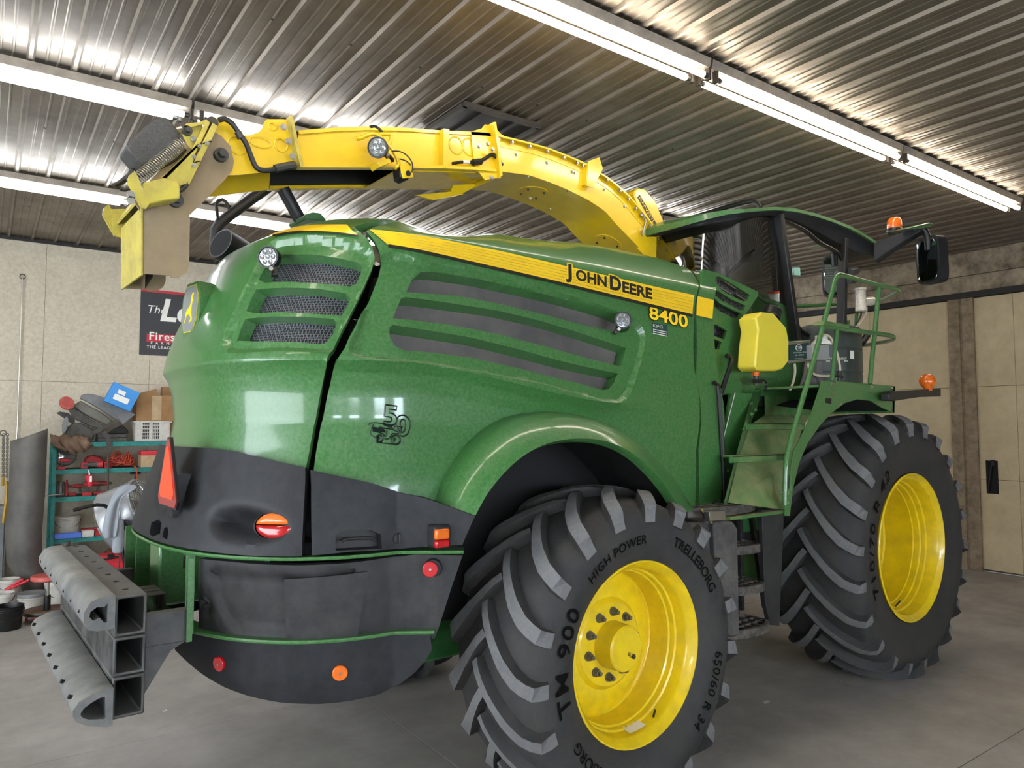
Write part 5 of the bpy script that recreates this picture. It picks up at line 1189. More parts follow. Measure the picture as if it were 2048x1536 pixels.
# stair
def P3(px,y): return tuple(at(px[0],px[1],'y',y))
z0=1.385
xA=at(1455,1018,'y',2.66)[0]; xB=at(1571,1018,'y',2.62)[0]
Zt=at(1600,785,'y',3.30)[2]
S=[(2.70,1.40),(2.78,1.62),(2.84,1.66),(2.94,1.90),(3.00,1.94),(3.08,2.12)]
for i,(pA,pB,y) in enumerate((((1460,1010),(1568,1018),2.66),((1468,920),(1583,926),2.80),((1503,850),(1610,858),2.95))):
    pass
def xat(px,py,y): return at(px,py,'y',y)
# sloping back sheets
sh=MB(); 
rows_=[((1456,1005),(1570,1020),2.66),((1475,925),(1585,925),2.86),((1500,850),(1605,855),3.02),((1530,830),(1620,830),3.10),((1528,780),(1640,775),3.12)]
mb=MB(); mb.loft([[P3(a,y),P3(b,y)] for a,b,y in rows_],closed=False); part(mb,'stair_back','greend2',smooth=0,fix=False,label='dusty green sloping sheet behind the stair treads')
for (a,b,y) in (((1462,912),(1583,917),2.74),((1492,846),(1610,853),2.90)):
    p,q=Vector(P3(a,y)),Vector(P3(b,y)); q.z=p.z; o=MB(); o.box((p.x,y,p.z-.045),(q.x,y+.02,p.z)); o.box((p.x+.02,y,p.z-.012),(q.x,y+.08,p.z)); part(o,'stair_tread','greend2',bevel=.004,label='green stair tread with a turned edge')
part(MB().box((3.95,3.30,1.1),(5.7,3.33,2.22)),'stair_rear_wall','greendk')
mb=MB(); mb.loft([[P3(a,y),P3(b,y2)] for a,b,y,y2 in (((1505,786),(1528,782),2.95,3.15),((1480,880),(1500,850),2.80,3.05),((1458,965),(1478,925),2.70,2.90),((1446,1012),(1458,1005),2.62,2.70))],closed=False); part(mb,'stair_side_wall','green',smooth=0,fix=False)
ybox('stair_cheek',[(1462,787),(1505,786),(1452,1000),(1446,1012),(1445,900)],2.93,2.95,'green')
for q in ((1501,807),(1503,828),(1485,860),(1455,942),(1511,820)): bolt(q,2.86,.008,mt='green')
o=MB(); P=[P3(q,2.92) for q in ((1470,786),(1446,880))]; o.tube(P,.003,5); part(o,'edge_line','whitep')
# chequered landing and black lower ladder
la=MB(); zL=1.37; A_=at(1440,1018,'z',zL); Bq=at(1525,1016,'z',zL)
x0_,x1_=3.88,4.38
def halfstep(name,z,yo,x0,x1,dep=.24,grate=True):
    P=[(x0,yo+.30)]; n=10
    for i in range(n+1):
        t=i/n; x=x0+(x1-x0)*t; P.append((x,yo+ .07*abs(2*t-1)**3+ (0 if t<1 else .0)))
    P.append((x1,yo+.30))
    P=[(x0,yo+dep)]+P[1:-1]+[(x1,yo+dep)]
    n=len(P); o=MB(); rings=[[(a,b,z-.05) for a,b in P],[(a,b,z) for a,b in P]]
    ins=[(x0+(a-x0)*.94+.03*(x1-x0),b+.022 if b<yo+dep-.01 else b-.01) for a,b in P]
    V=[(a,b,z-.05) for a,b in P]+[(a,b,z) for a,b in P]+[(a,b,z) for a,b in ins]+[(a,b,z-.05) for a,b in ins]; F=[]
    for j in range(n):
        k=(j+1)%n; F+=[(j,k,n+k,n+j),(n+j,n+k,2*n+k,2*n+j),(2*n+j,2*n+k,3*n+k,3*n+j),(3*n+j,3*n+k,k,j)]
    o.add(V,F); s_=part(o,name,'rungm',smooth=30)
    m_=MB(); 
    for i in range(1,6): xx=x0+(x1-x0)*i/6; m_.box((xx-.006,yo+.015+.07*abs(2*i/6-1)**3,z-.03),(xx+.006,yo+dep,z-.004))
    for j in range(1,3): yy=yo+.03+(dep-.03)*j/3; m_.box((x0+.02,yy-.005,z-.03),(x1-.02,yy+.005,z-.004))
    g_=m_.build('grating','rungm',s_,smooth=0); g_['kind']='stuff'
    return s_
M['rungm']=mat('worn_black_step','2c2b2a',.65,.1,0,.3,20,'7c746a',.5,16,up=.5,bump=.5,bs=120)
for (a,b,y,px_) in (((1395,1030),(1530,1022),2.66,0),((1478,1108),(1536,1100),2.66,0),((1480,1188),(1546,1180),2.63,0),((1475,1275),(1557,1262),2.60,0)):
    p,q=at(a[0],a[1],'y',y),at(b[0],b[1],'y',y); z=(p[2]+q[2])/2+.04
    halfstep('ladder_step',z,y,p[0],q[0])
la=MB(); la.box((3.80,2.95,.55),(4.25,3.0,1.36)); part(la,'ladder_back','black2')
ybox('ladder_side',[(1524,1020),(1568,1020),(1559,1252),(1540,1250),(1530,1200)],2.66,2.69,'black2',.003)
for a,b in (((1503,1035),(1530,1215)),((1480,1040),(1483,1220))):
    o=MB(); o.bar(P3(a,2.86),P3(b,2.86),.03,.03); part(o,'ladder_stringer','black2',bevel=.003)
pl_=MB(); pl_.box((3.70,2.62,1.345),(4.30,3.1,1.36)); part(pl_,'chequered_landing','greend2')
ybox('chequer_plate_edge',[(1418,1024),(1450,1022),(1452,1040),(1420,1042)],2.60,2.64,'steel',.002)
# black tanks between the wheels
ybox('side_tank',[(1402,1042),(1470,1040),(1477,1052),(1479,1270),(1468,1276),(1400,1276)],2.63,2.95,'tankb',.03) if False else None
M['tankb']=mat('dusty_black_tank','333233',.6,0,0,.15,8,'78736b',.35,7)
ybox('side_tank',[(1428,1044),(1466,1042),(1475,1055),(1479,1268),(1470,1275),(1440,1277)],2.62,2.98,'tankb',.03,label='dusty black moulded tank beside the ladder')
ybox('side_tank',[(1380,1046),(1424,1044),(1434,1060),(1440,1200),(1420,1276),(1390,1270)],2.66,3.0,'tankb',.03)
o=MB(); o.tube([P3((1402,1018),2.7),P3((1424,1045),2.6)],.006,6); part(o,'straw_stalk','yellowo')
# ---- hand rails
def railt(name,pts,r=.017): o=MB(); o.tube([tuple(v) for v in smoothpath([at(a,b,'y',y) for a,b,y in pts],4)],r,10); return part(o,name,'green',label=None)
SYR=2.58
railt('hand_rail',[(1570,1010,SYR),(1571,960,SYR),(1574,915,SYR),(1590,850,SYR),(1625,730,SYR),(1660,598,SYR),(1670,560,SYR),(1676,551,SYR),(1684,550,SYR),(1720,560,SYR),(1760,571,SYR),(1792,578,SYR),(1797,583,SYR+.03),(1786,590,SYR+.15),(1765,600,SYR+.4),(1745,606,SYR+.6)])
railt('mid_rail',[(1643,652,SYR),(1700,660,SYR),(1760,668,SYR),(1783,672,SYR),(1787,677,SYR+.03),(1775,682,SYR+.2),(1745,688,SYR+.5),(1728,690,SYR+.65)])
railt('rail_post',[(1758,573,SYR),(1752,640,SYR),(1744,720,SYR),(1740,768,SYR)]); railt('rail_post',[(1674,655,SYR),(1670,700,SYR),(1664,762,SYR)],.015); railt('rail_post',[(1717,612,3.05),(1713,630,3.05),(1711,655,3.05)],.015)
ybox('rail_box',[(1650,641),(1699,650),(1698,658),(1648,649)],SYR-.02,SYR+.06,'greend2',.003)
# ---- equipment on the platform
M['jug']=mat('yellow_jug_plastic','dcc83c',.4,0,0,.05,5,spec=.6)
ybox('yellow_tank',[(1521,627),(1522,624),(1548,627),(1573,655),(1578,682),(1578,722),(1566,738),(1555,742),(1517,741),(1510,733),(1513,690),(1517,660),(1512,635)],2.78,2.92,'jug',.03,label='translucent yellow plastic tank with a black cap')
c=at(1541,636,'y',2.85); o=MB(); o.cyl(tuple(c),tuple(c+np.array([.035,0,.06])),.066,24); part(o,'tank_cap','blackp',bevel=.006)
o=MB(); o.cyl(P3((1511,742),2.92),P3((1511,752),2.92),.025,12); part(o,'tank_outlet','amber'); o=MB(); o.cyl(P3((1512,752),2.92),P3((1512,770),2.92),.018,10); o.cyl(P3((1502,762),2.90),P3((1522,763),2.90),.014,10); part(o,'outlet_valve','steeld')
hose('tank_hose',[(1520,759),(1530,762),(1533,772),(1528,782)],2.92,.008,'steeld')
M['hosew']=mat('milky_hose','c9bfa4',.4)
ybox('injector_box',[(1574,684),(1621,680),(1622,722),(1577,727)],2.84,2.95,'steel',.004,label='grey metal injector control box')
ybox('box_front',[(1578,690),(1618,685),(1618,717),(1579,721)],2.832,2.838,'greenp')
def ytext(name,txt,px,s,sl,y,mt,shear=0,sp=1): 
    b0=at(px[0],px[1],'y',y); 
    def fn(x,yy): 
        return tuple(at(px[0]+x*s,px[1]+x*s*sl-yy*s,'y',y))
    t=text_on(name,txt,fn,mt,HV,spacing=sp,shear=shear); t.matrix_parent_inverse=Matrix.Translation(-HV.location)
ytext('box_lettering','DE',(1592,699),9,-.08,2.83,'whitep'); p=at(1597,696,'y',2.83)
o=MB(); o.tube([tuple(at(1597.5+6*math.cos(t),695.5+6.5*math.sin(t),'y',2.83)) for t in np.linspace(0,2*PI,21)],.002,5); part(o,'box_emblem_ring','whitep')
ytext('box_lettering','Dohrmann Enject',(1586,707),4.2,-.07,2.83,'whitep',.2); ytext('box_lettering','DE-1008-R',(1590,712),4,-.07,2.83,'whitep'); ytext('box_lettering','www.enject.com',(1589,718),2.6,-.07,2.83,'whitep')
ybox('sample_bottle',[(1626,690),(1659,689),(1660,718),(1654,721),(1627,720)],2.78,2.88,'bottlem' ,.008) if False else None
M['bottlem']=mat('milky_grey_bottle','8f9190',.35)
ybox('sample_bottle',[(1626,690),(1659,689),(1660,718),(1654,721),(1627,720)],2.78,2.90,'bottlem',.008)
o=MB(); c0=at(1643,690,'y',2.84); o.lathe([(0,.075),(.02,.068),(.035,.05),(.036,.05)],tuple(c0),(0,0,1),20,caps=True); part(o,'bottle_shoulder','jugw' if False else 'white'); o=MB(); o.lathe([(.036,.045),(.07,.045)],tuple(c0),(0,0,1),20,caps=True); part(o,'bottle_cap','white')
hose('milky_hose',[(1642,675),(1648,670),(1660,674),(1668,690),(1675,710),(1680,735),(1679,748)],2.80,.009,'hosew'); hose('milky_hose',[(1616,727),(1620,740),(1632,750),(1650,752),(1668,751)],2.80,.009,'hosew'); hose('milky_hose',[(1589,727),(1590,745),(1586,765),(1580,780)],2.85,.009,'hosew')
o=MB(); o.cyl(P3((1668,750),2.80),P3((1684,754),2.80),.014,10); o.cyl(P3((1679,742),2.80),P3((1678,764),2.80),.014,10); part(o,'pipe_fitting','steeld')
# big round additive tank
tc=(at(1615,700,'y',3.0)+at(1722,700,'y',3.0))/2; tr_=(at(1722,700,'y',3.0)[0]-at(1615,700,'y',3.0)[0])/2*.80
M['tankg']=mat('dark_green_barrel','26322f',.42,0,.1,.1,6,'6c6f66',.18,6)
zb=zp-.03; zt=at(1668,653,'y',3.0)[2]
tcx,tcy=tc[0],3.0+tr_*.45
o=MB(); H=zt-zb; o.lathe([(0,tr_*.96),(.02,tr_*.98),(H*.25,tr_*.985),(H*.255,tr_*.965),(H*.27,tr_*.965),(H*.275,tr_*.99),(H*.6,tr_*.99),(H*.605,tr_*.97),(H*.62,tr_*.97),(H*.625,tr_*.99),(H*.9,tr_*.985),(H*.97,tr_*.95),(H,tr_*.85),(H+.01,.001)],(tcx,tcy,zb),(0,0,1),40); part(o,'additive_tank','tankg',smooth=35,label='dark green round additive tank on the platform')
def tktext(txt,px,s,mt,off=.004):
    def fn(x,y):
        q=(px[0]+x*s,px[1]-y*s+x*s*.0); d=FW*FPX+RT*(q[0]-1024)-UP*(q[1]-768); ox,oy=-tcx,-tcy; a=d[0]**2+d[1]**2; b=2*(d[0]*ox+d[1]*oy); c=ox*ox+oy*oy-(tr_*1.0+off)**2; D=max(b*b-4*a*c,0); t=(-b-math.sqrt(D))/(2*a); return tuple(ORG+d*t)
    t=text_on('tank_lettering',txt,fn,mt,HV,shear=.25); t.matrix_parent_inverse=Matrix.Translation(-HV.location)
    return fn
fn=tktext('Direct Enject',(1650,719),8.0,'whitep')
def tkquad(px,mt,nm):
    fnq=lambda q:(lambda d:(lambda a,b,c:tuple(ORG+d*((-b-math.sqrt(max(b*b-4*a*c,0)))/(2*a))))(d[0]**2+d[1]**2,2*(d[0]*-tcx+d[1]*-tcy),tcx**2+tcy**2-(tr_+.003)**2))(FW*FPX+RT*(q[0]-1024)-UP*(q[1]-768))
    o=MB(); o.add([fnq(q) for q in px],[tuple(range(len(px)))]); part(o,nm,mt,smooth=0)
tkquad([(1700,701),(1708,702),(1708,718),(1700,717)],'whitep','tank_gauge'); tkquad([(1652,721.5),(1696,721.5),(1696,723),(1652,723)],'whitep','lettering_rule')
o=MB(); o.lathe([(0,.09),(.04,.09),(.05,.08),(.05,.001)],(tcx+.12,tcy-.02,zt),(0,0,1),24); part(o,'tank_lid','blackp')
ybox('grey_mount_plate',[(1600,782),(1612,745),(1616,700),(1622,700),(1622,745),(1640,768),(1645,782)],2.95,2.97,'grey',.003)
ybox('grey_strap',[(1634,722),(1643,722),(1646,745),(1655,765),(1640,768),(1633,745)],2.93,2.95,'grey')
# clear filter bowl on the rail, coupler, far rail post
fc=at(1721,600,'y',3.0); M['clearp']=mat('clear_filter_bowl','cfc9bb',.15,.1,.5,.3,80)
o=MB(); o.lathe([(-.10,.035),(-.095,.045),(.08,.045),(.085,.05),(.10,.05)],tuple(fc),(0,0,1),20,caps=True); part(o,'filter_bowl','clearp'); o=MB(); o.cyl(tuple(fc+np.array([.03,0,-.01])),tuple(at(1743,602,'y',3.0)),.04,16); part(o,'filter_body','clearp')
hose('milky_hose',[(1733,614),(1732,626),(1724,640),(1716,650)],3.0,.008,'hosew'); hose('milky_hose',[(1722,614),(1722,630),(1714,645)],3.0,.008,'steeld')
o=MB(); o.cyl(P3((1722,688),3.1),P3((1735,670),3.1),.03,12); part(o,'coupler','blackp'); hose('milky_hose',[(1712,652),(1716,670),(1715,690),(1718,700)],3.0,.009,'hosew')
ybox('black_strap',[(1717,700),(1722,701),(1722,765),(1716,764)],3.05,3.06,'blackp'); hose('red_wire',[(1695,763),(1700,752),(1712,748)],2.9,.006,'red')
# forward marker arm
ybox('marker_arm',[(1778,788),(1784,783),(1830,780),(1882,777),(1882,793),(1840,794),(1790,802),(1779,801)],2.50,2.56,'blacks',.005)
mc=at(1855,763,'y',2.52); o=MB(); o.lathe([(-.075,.035),(-.06,.03),(-.05,.035),(-.045,.04),(-.02,.058),(.01,.062),(.035,.05),(.055,.03),(.062,.001)],tuple(mc),(0,0,1),24); o2=part(o,'amber_marker','amber',label='round amber marker lamp on the front arm')
# work lamp in front of the cab (edge on)
o=MB(); o.cyl(P3((1700,544),3.0),P3((1713,542),3.0),.03,14); o.cyl(P3((1698,562),3.0),P3((1708,562),3.0),.025,14); part(o,'front_lamp','blackp')
# ================================================================= things along the left wall
RM=Matrix.Rotation(ROOM,3,'Z')
def rthing(name,label,cat,loc,group=None):
    t=thing(name,label,cat,RM@Vector(loc),ROOM,group); t['_x']=0; del t['_x']; t_loc[t.name]=Vector(loc); return t
t_loc={}
def rp(mb,name,mt,t,label=None,**k):     # part, modelled in the building's axes
    l=t_loc[t.name]; mb.v=[(a-l.x,b-l.y,c-l.z) for a,b,c in mb.v]; o=mb.build(name,mt,t,**k)
    if label: o['label']=label
    return o
def rsolo(mb,name,mt,label,cat,group=None,**k):
    o=mb.build(name,mt,None,**k); room(o); return tag(o,label,cat,group)
def rq(px,py,y): return Vector(atr(px,py,'y',y))
def pbox(px0,py0,px1,py1,y,d):       # box whose front face covers those pixels on the plane y
    a=rq(px0,py1,y); b=rq(px1,py0,y); return MB().box((a.x,y,a.z),(b.x,y+d,b.z))
def ppoly(px,y,d): o=MB(); o.prism([(rq(a,b,y).x,rq(a,b,y).z) for a,b in px],'y',y,y+d); return o
M['teal']=mat('teal_painted_steel','2f8d86',.5,.1,0,.12,6,'2f4a46',.35,14)
M['card']=mat('cardboard','a07b52',.8,0,0,.12,6,'6d4c2c',.3,4); M['cardd']=mat('cardboard_tape','b39a78',.4,0,0,.2,10)
M['redt']=mat('red_tool_plastic','b3262e',.45,0,.1,.1,8,'5f3a36',.25,20); M['redc']=mat('bright_red_case','d02f3c',.45,0,0,.05,5)
M['blueb']=mat('blue_carton','3f8fd6',.45,0,0,.08,6); M['bluec']=mat('blue_cloth','1f3fc0',.6,0,0,.15,8)
M['greyp']=mat('dull_grey_plastic','7c7e80',.5,0,0,.12,6,'59544c',.3,8); M['olive']=mat('dusty_olive_plastic','75746a',.55,0,0,.12,7,'4f4b42',.3,8)
M['darkp']=mat('dusty_dark_plastic','3b3a38',.6,0,0,.2,9,'6d685e',.35,9); M['canvas']=mat('brown_canvas','7b6350',.9,0,0,.25,12,'3c3028',.3,9,bump=.6,bs=40)
M['whit2']=mat('dirty_white_plastic','cfcbc2',.5,0,0,.08,7,'8f8a7e',.25,9); M['cord']=mat('orange_cord','b5452c',.5)
M['hood']=mat('grey_sweatshirt','9aa0a8',.95,0,0,.1,12,bump=.5,bs=200); M['sheetm']=mat('rolled_rubber_sheet','5d5b58',.55,.1,0,.2,3,'7b776f',.4,3)
M['chain']=mat('chain_steel','6f6b64',.5,.7,0,.2,30); M['rust']=mat('rusty_metal','6f3d28',.8,.2,0,.3,15); M['seatred']=mat('faded_red_vinyl','b8463f',.45,0,.1,.08,5,'d9897f',.3,6)
M['fansil']=mat('silver_fan_drum','b9bcc0',.3,.6,0,.05,6)
M['strapm']=mat('dark_webbing_strap','4a4842',.85,0,0,.2,40)
# shelf
YS=10.35
zS=[atr(200,y,'y',YS)[2] for y in (884,937,991,1072)]; x0=rq(105,900,YS).x; x1=x0+1.86; ysb=YS+.48
sh=rthing('steel_shelf','teal painted steel shelf rack loaded with tools against the strand board wall','shelf',(x0,YS,0))
for xx in (x0,x1-.05):
    for yy in (YS,ysb-.04):
        rp(MB().box((xx,yy,0),(xx+.045,yy+.04,zS[0]+.0)),'post','teal',sh,bevel=.003)
for z in zS+[.12]:
    rp(MB().box((x0+.045,YS+.003,z-.055),(x1-.05,YS+.02,z)),'front_rail','teal',sh,smooth=0); rp(MB().box((x0+.02,YS+.02,z-.02),(x1-.03,ysb,z)),'deck','darkp',sh,smooth=0)
Zt_,Z2,Z3,Z4=[z+.002 for z in zS]
def zfix(mb,z):          # drop a thing so that its lowest point stands on z
    m=min(v[2] for v in mb.v); mb.v=[(a,b,c-m+z) for a,b,c in mb.v]; return mb
# --- top shelf
yb=YS+.08
b=rq(266,879,yb); e=rq(344,841,yb); bz=Zt_
bt=rthing('laundry_basket','white plastic laundry basket under a cardboard box on the shelf top','basket',((b.x+e.x)/2,yb+.15,bz))
W_b=e.x-b.x; H_b=.26
fr=MB()
def hplate(mb,x0,x1,z0,z1,y,th,holes):   # plate with rectangular holes: build from bars
    xs=sorted({x0,x1,*[h[0] for h in holes],*[h[1] for h in holes]}); zs=sorted({z0,z1,*[h[2] for h in holes],*[h[3] for h in holes]})
    for i in range(len(xs)-1):
        for j in range(len(zs)-1):
            cx,cz=(xs[i]+xs[i+1])/2,(zs[j]+zs[j+1])/2
            if any(h[0]<cx<h[1] and h[2]<cz<h[3] for h in holes): continue
            mb.box((xs[i],y,zs[j]),(xs[i+1],y+th,zs[j+1]))
holes=[(b.x+W_b*(.24+g*.26+i*.045),b.x+W_b*(.24+g*.26+i*.045+.03),bz+.03+j*.045,bz+.03+j*.045+.034) for g in (0,1.0) for i in range(4) for j in range(5)]
hplate(fr,b.x+.02,e.x-.02,bz,bz+H_b,yb,.006,holes); fr.box((b.x+.0,yb-.01,bz+H_b-.02),(e.x,yb+.3,bz+H_b-.005)); fr.box((b.x+.02,yb,bz),(b.x+.026,yb+.29,bz+H_b)); fr.box((e.x-.026,yb,bz),(e.x-.02,yb+.29,bz+H_b)); fr.box((b.x+.02,yb,bz),(e.x-.02,yb+.29,bz+.006)); fr.box((b.x+.02,yb+.284,bz),(e.x-.02,yb+.29,bz+H_b))
rp(fr,'basket_body','whit2',bt,smooth=0); rp(MB().box((b.x+.03,yb+.015,bz+.008),(e.x-.03,yb+.27,bz+H_b-.03)),'basket_hole_shade','blackp',bt,smooth=0)  # dark block added inside so the basket holes read as shaded
cb_=rthing('cardboard_box','brown cardboard box with an open flap on the white laundry basket','box',((b.x+e.x)/2,yb+.15,bz+H_b+.002))
c0,c1=rq(272,838,yb).x,rq(352,838,yb).x; zc0=bz+H_b+.002; rp(MB().box((c0,yb,zc0),(c1,yb+.28,zc0+.33)),'carton','card',cb_,smooth=0,bevel=.004)
rp(MB().box((c0+(c1-c0)*.38,yb-.003,zc0+.01),(c0+(c1-c0)*.62,yb-.0005,zc0+.325)),'packing_tape','cardd',cb_,smooth=0)
f_=MB(); f_.add([(c0,yb,zc0+.33),(c0+.26,yb+.02,zc0+.33),(c0+.24,yb+.03,zc0+.42),(c0-.04,yb+.05,zc0+.33)],[(0,1,2,3)]); rp(f_,'flap','card',cb_,smooth=0)
f_=MB(); zc0=bz+H_b+.002; f_.box((c1-.12,yb+.30,bz+.01),(c1+.32,yb+.42,zc0+.46)); rsolo(f_,'cardboard_sheet','card','plain cardboard box standing behind the open carton','box')
def rotbox(cx,cy,cz,hx,hy,hz,ang): 
    ca,sa=math.cos(ang),math.sin(ang); o=MB(); o.obox((cx,cy,cz),(hx*ca,0,hx*sa),(0,hy,0),(-hz*sa,0,hz*ca)); return o
q=rq(247,798,yb); bb_=rthing('blue_box','shiny blue carton with white labels tipped on the plastic parts pile','box',tuple(q))
rp(rotbox(q.x-.04,yb-.13,q.z+.02,.16,.07,.13,-.42),'carton','blueb',bb_,bevel=.004)
for dx,dz,w,h in ((-.03,.045,.045,.025),(-.0,-.03,.09,.035)):
    ca,sa=math.cos(-.42),math.sin(-.42); rp(rotbox(q.x-.04+dx*ca-dz*sa,yb-.2015,q.z+.02+dx*sa+dz*ca,w,.0015,h,-.42),'paper_label','whitep',bb_,smooth=0)
# grey body panels pile
o=MB(); pts=[(160,799),(163,790),(175,787),(195,790),(215,798),(228,806),(272,829),(268,838),(248,850),(243,846),(225,838),(200,822),(178,806)]
rsolo(ppoly([(161,797),(164,790),(175,787),(193,790),(212,797),(226,806),(240,822),(246,840),(243,846),(222,832),(200,818),(178,805)],yb-.02,.10),'grey_mudguard','greyp','curved light grey plastic mudguard on top of the parts pile','vehicle part',bevel=.008)
rsolo(ppoly([(208,801),(218,800),(240,813),(271,829),(246,849),(226,822)],yb-.05,.028),'grey_side_cover','greyp','angular flat grey side cover leaning beside the blue carton','vehicle part',bevel=.005)
rsolo(ppoly([(146,812),(162,801),(180,812),(205,826),(225,842),(216,850),(195,842),(165,826)],yb+.02,.14),'olive_cover','olive','dusty olive plastic engine cover under the grey mudguard','vehicle part',bevel=.015)
rsolo(ppoly([(138,820),(146,814),(170,830),(195,846),(214,853),(205,858),(180,852),(150,838)],yb+.0,.12),'black_tray','darkp','thin black moulded tray beneath the olive cover','vehicle part',bevel=.01)
o=MB(); p_=rq(132,808,yb-.06); a=Vector((.35,-.8,.4)).normalized(); o.cyl(tuple(p_),tuple(p_+a*.04),.085,28); rsolo(o,'orange_reflector','orfad' if False else 'seatred','round faded orange reflector at the left of the parts pile','reflector',bevel=.006)
rsolo(ppoly([(128,868),(133,856),(150,846),(163,846),(186,858),(189,870),(187,881),(140,881)],yb+.0,.22),'loose_cushion','darkp','dusty dark moulded seat cushion on the shelf top','seat',bevel=.02)
rsolo(ppoly([(125,866),(124,850),(128,838),(134,832),(137,838),(135,856),(129,866)],yb-.045,.02),'grey_cover_strip','greyp','upright grey plastic blade beside the seat cushion','vehicle part',bevel=.004)
rsolo(ppoly([(113,826),(120,823),(136,826),(150,836),(150,852),(140,845),(128,836)],yb+.24,.05),'black_bracket','darkp','black angled bracket poking out left of the pile','vehicle part',bevel=.005)
cs=rthing('black_tool_case','flat black ribbed tool case on the shelf top','case',tuple(rq(225,880,yb)))
l0,l1=rq(195,880,yb),rq(254,868,yb); rp(MB().box((l0.x,yb,Zt_),(l1.x,yb+.25,Zt_+.045)),'case_base','darkp',cs,bevel=.008); rp(MB().box((l0.x+.004,yb-.004,Zt_+.048),(l1.x-.004,yb+.25,Zt_+.095)),'case_lid','darkp',cs,bevel=.01)
rsolo(ppoly([(214,868),(228,858),(245,850),(256,860),(258,866),(250,868)],yb+.10,.08),'black_bag','blackp','crumpled black bag on the flat tool case','bag',bevel=.01)
# canvas garment hanging over the edge
o=MB(); rows=[]; 
for i,(z,dy) in enumerate(((Zt_+.05,.05),(Zt_+.06,.02),(Zt_+.04,-.02),(Zt_-.02,-.035),(Zt_-.09,-.03))):
    rows.append([(rq(102,880,YS).x+ (i==4)*.14+t*(rq(176,880,YS).x-rq(102,880,YS).x-(i==4)*.1)+.01*math.sin(5*i),YS+dy+.018*math.sin(t*23+i),z+.02*math.sin(t*17+i*1.3)-(.05*math.sin(t*4) if i==4 else 0)) for t in np.linspace(0,1,22)])
o.loft([r for r in rows],closed=False); g_=rsolo(o,'canvas_jacket','canvas','brown canvas jacket heaped over the left end of the shelf top','jacket',fix=False,smooth=80); sd_=g_.modifiers.new('s','SOLIDIFY'); sd_.thickness=.02
o=MB(); P=[rq(*p,yy) for p,yy in (((205,862),YS-.01),((212,868),YS-.03),((217,880),YS-.035),((218,895),YS-.03),((216,905),YS-.03))]; 
for i in range(len(P)-1): o.bar(tuple(P[i]),tuple(P[i+1]),.05,.006,up=(0,1,0))
o2=o; sp=rthing('hanging_strap','dark webbing strap hanging down in front of the shelf','strap',tuple(P[0])); rp(o2,'webbing','strapm',sp,smooth=0); o=MB(); o.tube([tuple(rq(216,905,YS-.03)),tuple(rq(216,990,YS-.03))],.011,8); rp(o,'strap_tail','strapm',sp)
o=MB(); P=[rq(186,866,YS-.05),rq(204,857,YS-.05),rq(228,845,YS-.04)]
for i in range(2): o.bar(tuple(P[i]),tuple(P[i+1]),.045,.008,up=(0,1,0))
rsolo(o,'seat_belt','strapm','flat dark belt lying across the parts pile','strap',smooth=0)
# --- second shelf
y2=YS+.06
def clear_lamp():
    c=rq(131,914,y2); t=rthing('round_headlight','round clear glass headlight on the second shelf','headlight',(c.x,y2,Z2)); o=MB(); r=.125; cz=Z2+r+.035; f=Vector((.1,-1,.15)).normalized(); c=Vector((c.x,y2+.05,cz))
    o.lathe([(-.1,.03),(-.06,r*.8),(-.01,r),(.01,r),(.012,r*.9)],c,f,28); rp(o,'housing','darkp',t); o=MB(); o.lathe([(.01,r*.9),(.03,r*.6),(.04,.001)],c,f,28); rp(o,'glass_lens','lens',t)
clear_lamp()
def powertool(label,px,py,y,z,s=1,mt='redt',flip=1,cat='power tool',group=None):
    c=rq(px,py,y); t=rthing('cordless_drill' if cat=='power tool' else 'battery',label,cat,(c.x,y,z),group)
    f=flip
    o=MB(); o.tube([(c.x-.085*s*f,y+.03,z+.15*s),(c.x-.05*s*f,y+.03,z+.15*s),(c.x+.03*s*f,y+.03,z+.15*s),(c.x+.07*s*f,y+.03,z+.15*s)],[.03*s,.034*s,.032*s,.02*s],12); rp(o,'motor_housing',mt,t)
    o=MB(); o.tube([(c.x+.07*s*f,y+.03,z+.15*s),(c.x+.12*s*f,y+.03,z+.15*s)],[.02*s,.014*s],12); rp(o,'chuck','darkp',t)
    o=MB(); o.bar((c.x-.045*s*f,y+.03,z+.13*s),(c.x-.06*s*f,y+.03,z+.04*s),.036*s,.034*s,up=(0,1,0)); rp(o,'grip','darkp',t,bevel=.006)
    o=MB(); o.box((c.x-.11*s,y-.01,z),(c.x+.0*s,y+.07,z+.045*s)); rp(o,'battery',mt,t,bevel=.006); return t
powertool('red cordless tool lying in front of the round headlight',131,930,y2-.08,Z2,.7)
rsolo(zfix(ppoly([(168,928),(171,913),(178,906),(192,905),(203,910),(208,917),(204,929)],y2+.12,.16),Z2),'red_bag','redt','crumpled dark red bag at the back of the second shelf','bag',bevel=.02)
def grinder(label,p0,p1,y,z):
    a,b=rq(*p0,y),rq(*p1,y); t=rthing('angle_grinder',label,'power tool',((a.x+b.x)/2,y,z)); L=b.x-a.x; o=MB(); o.tube([(a.x,y+.03,z+.04),(a.x+L*.5,y+.03,z+.045),(a.x+L*.75,y+.02,z+.045)],[.035,.03,.036],12); rp(o,'grip','darkp',t); o=MB(); o.tube([(a.x+L*.72,y+.02,z+.045),(b.x,y+.01,z+.05)],[.04,.045],12); rp(o,'gear_head','redt',t)
    o=MB(); o.box((a.x-.02,y,z),(a.x+.05,y+.07,z+.075)); rp(o,'battery','redt',t,bevel=.006)
grinder('red and black angle grinder with a grey body on the second shelf',(166,930),(206,930),y2-.03,Z2); grinder('small red tool next to the orange cord on the second shelf',(212,930),(221,930),y2-.03,Z2)
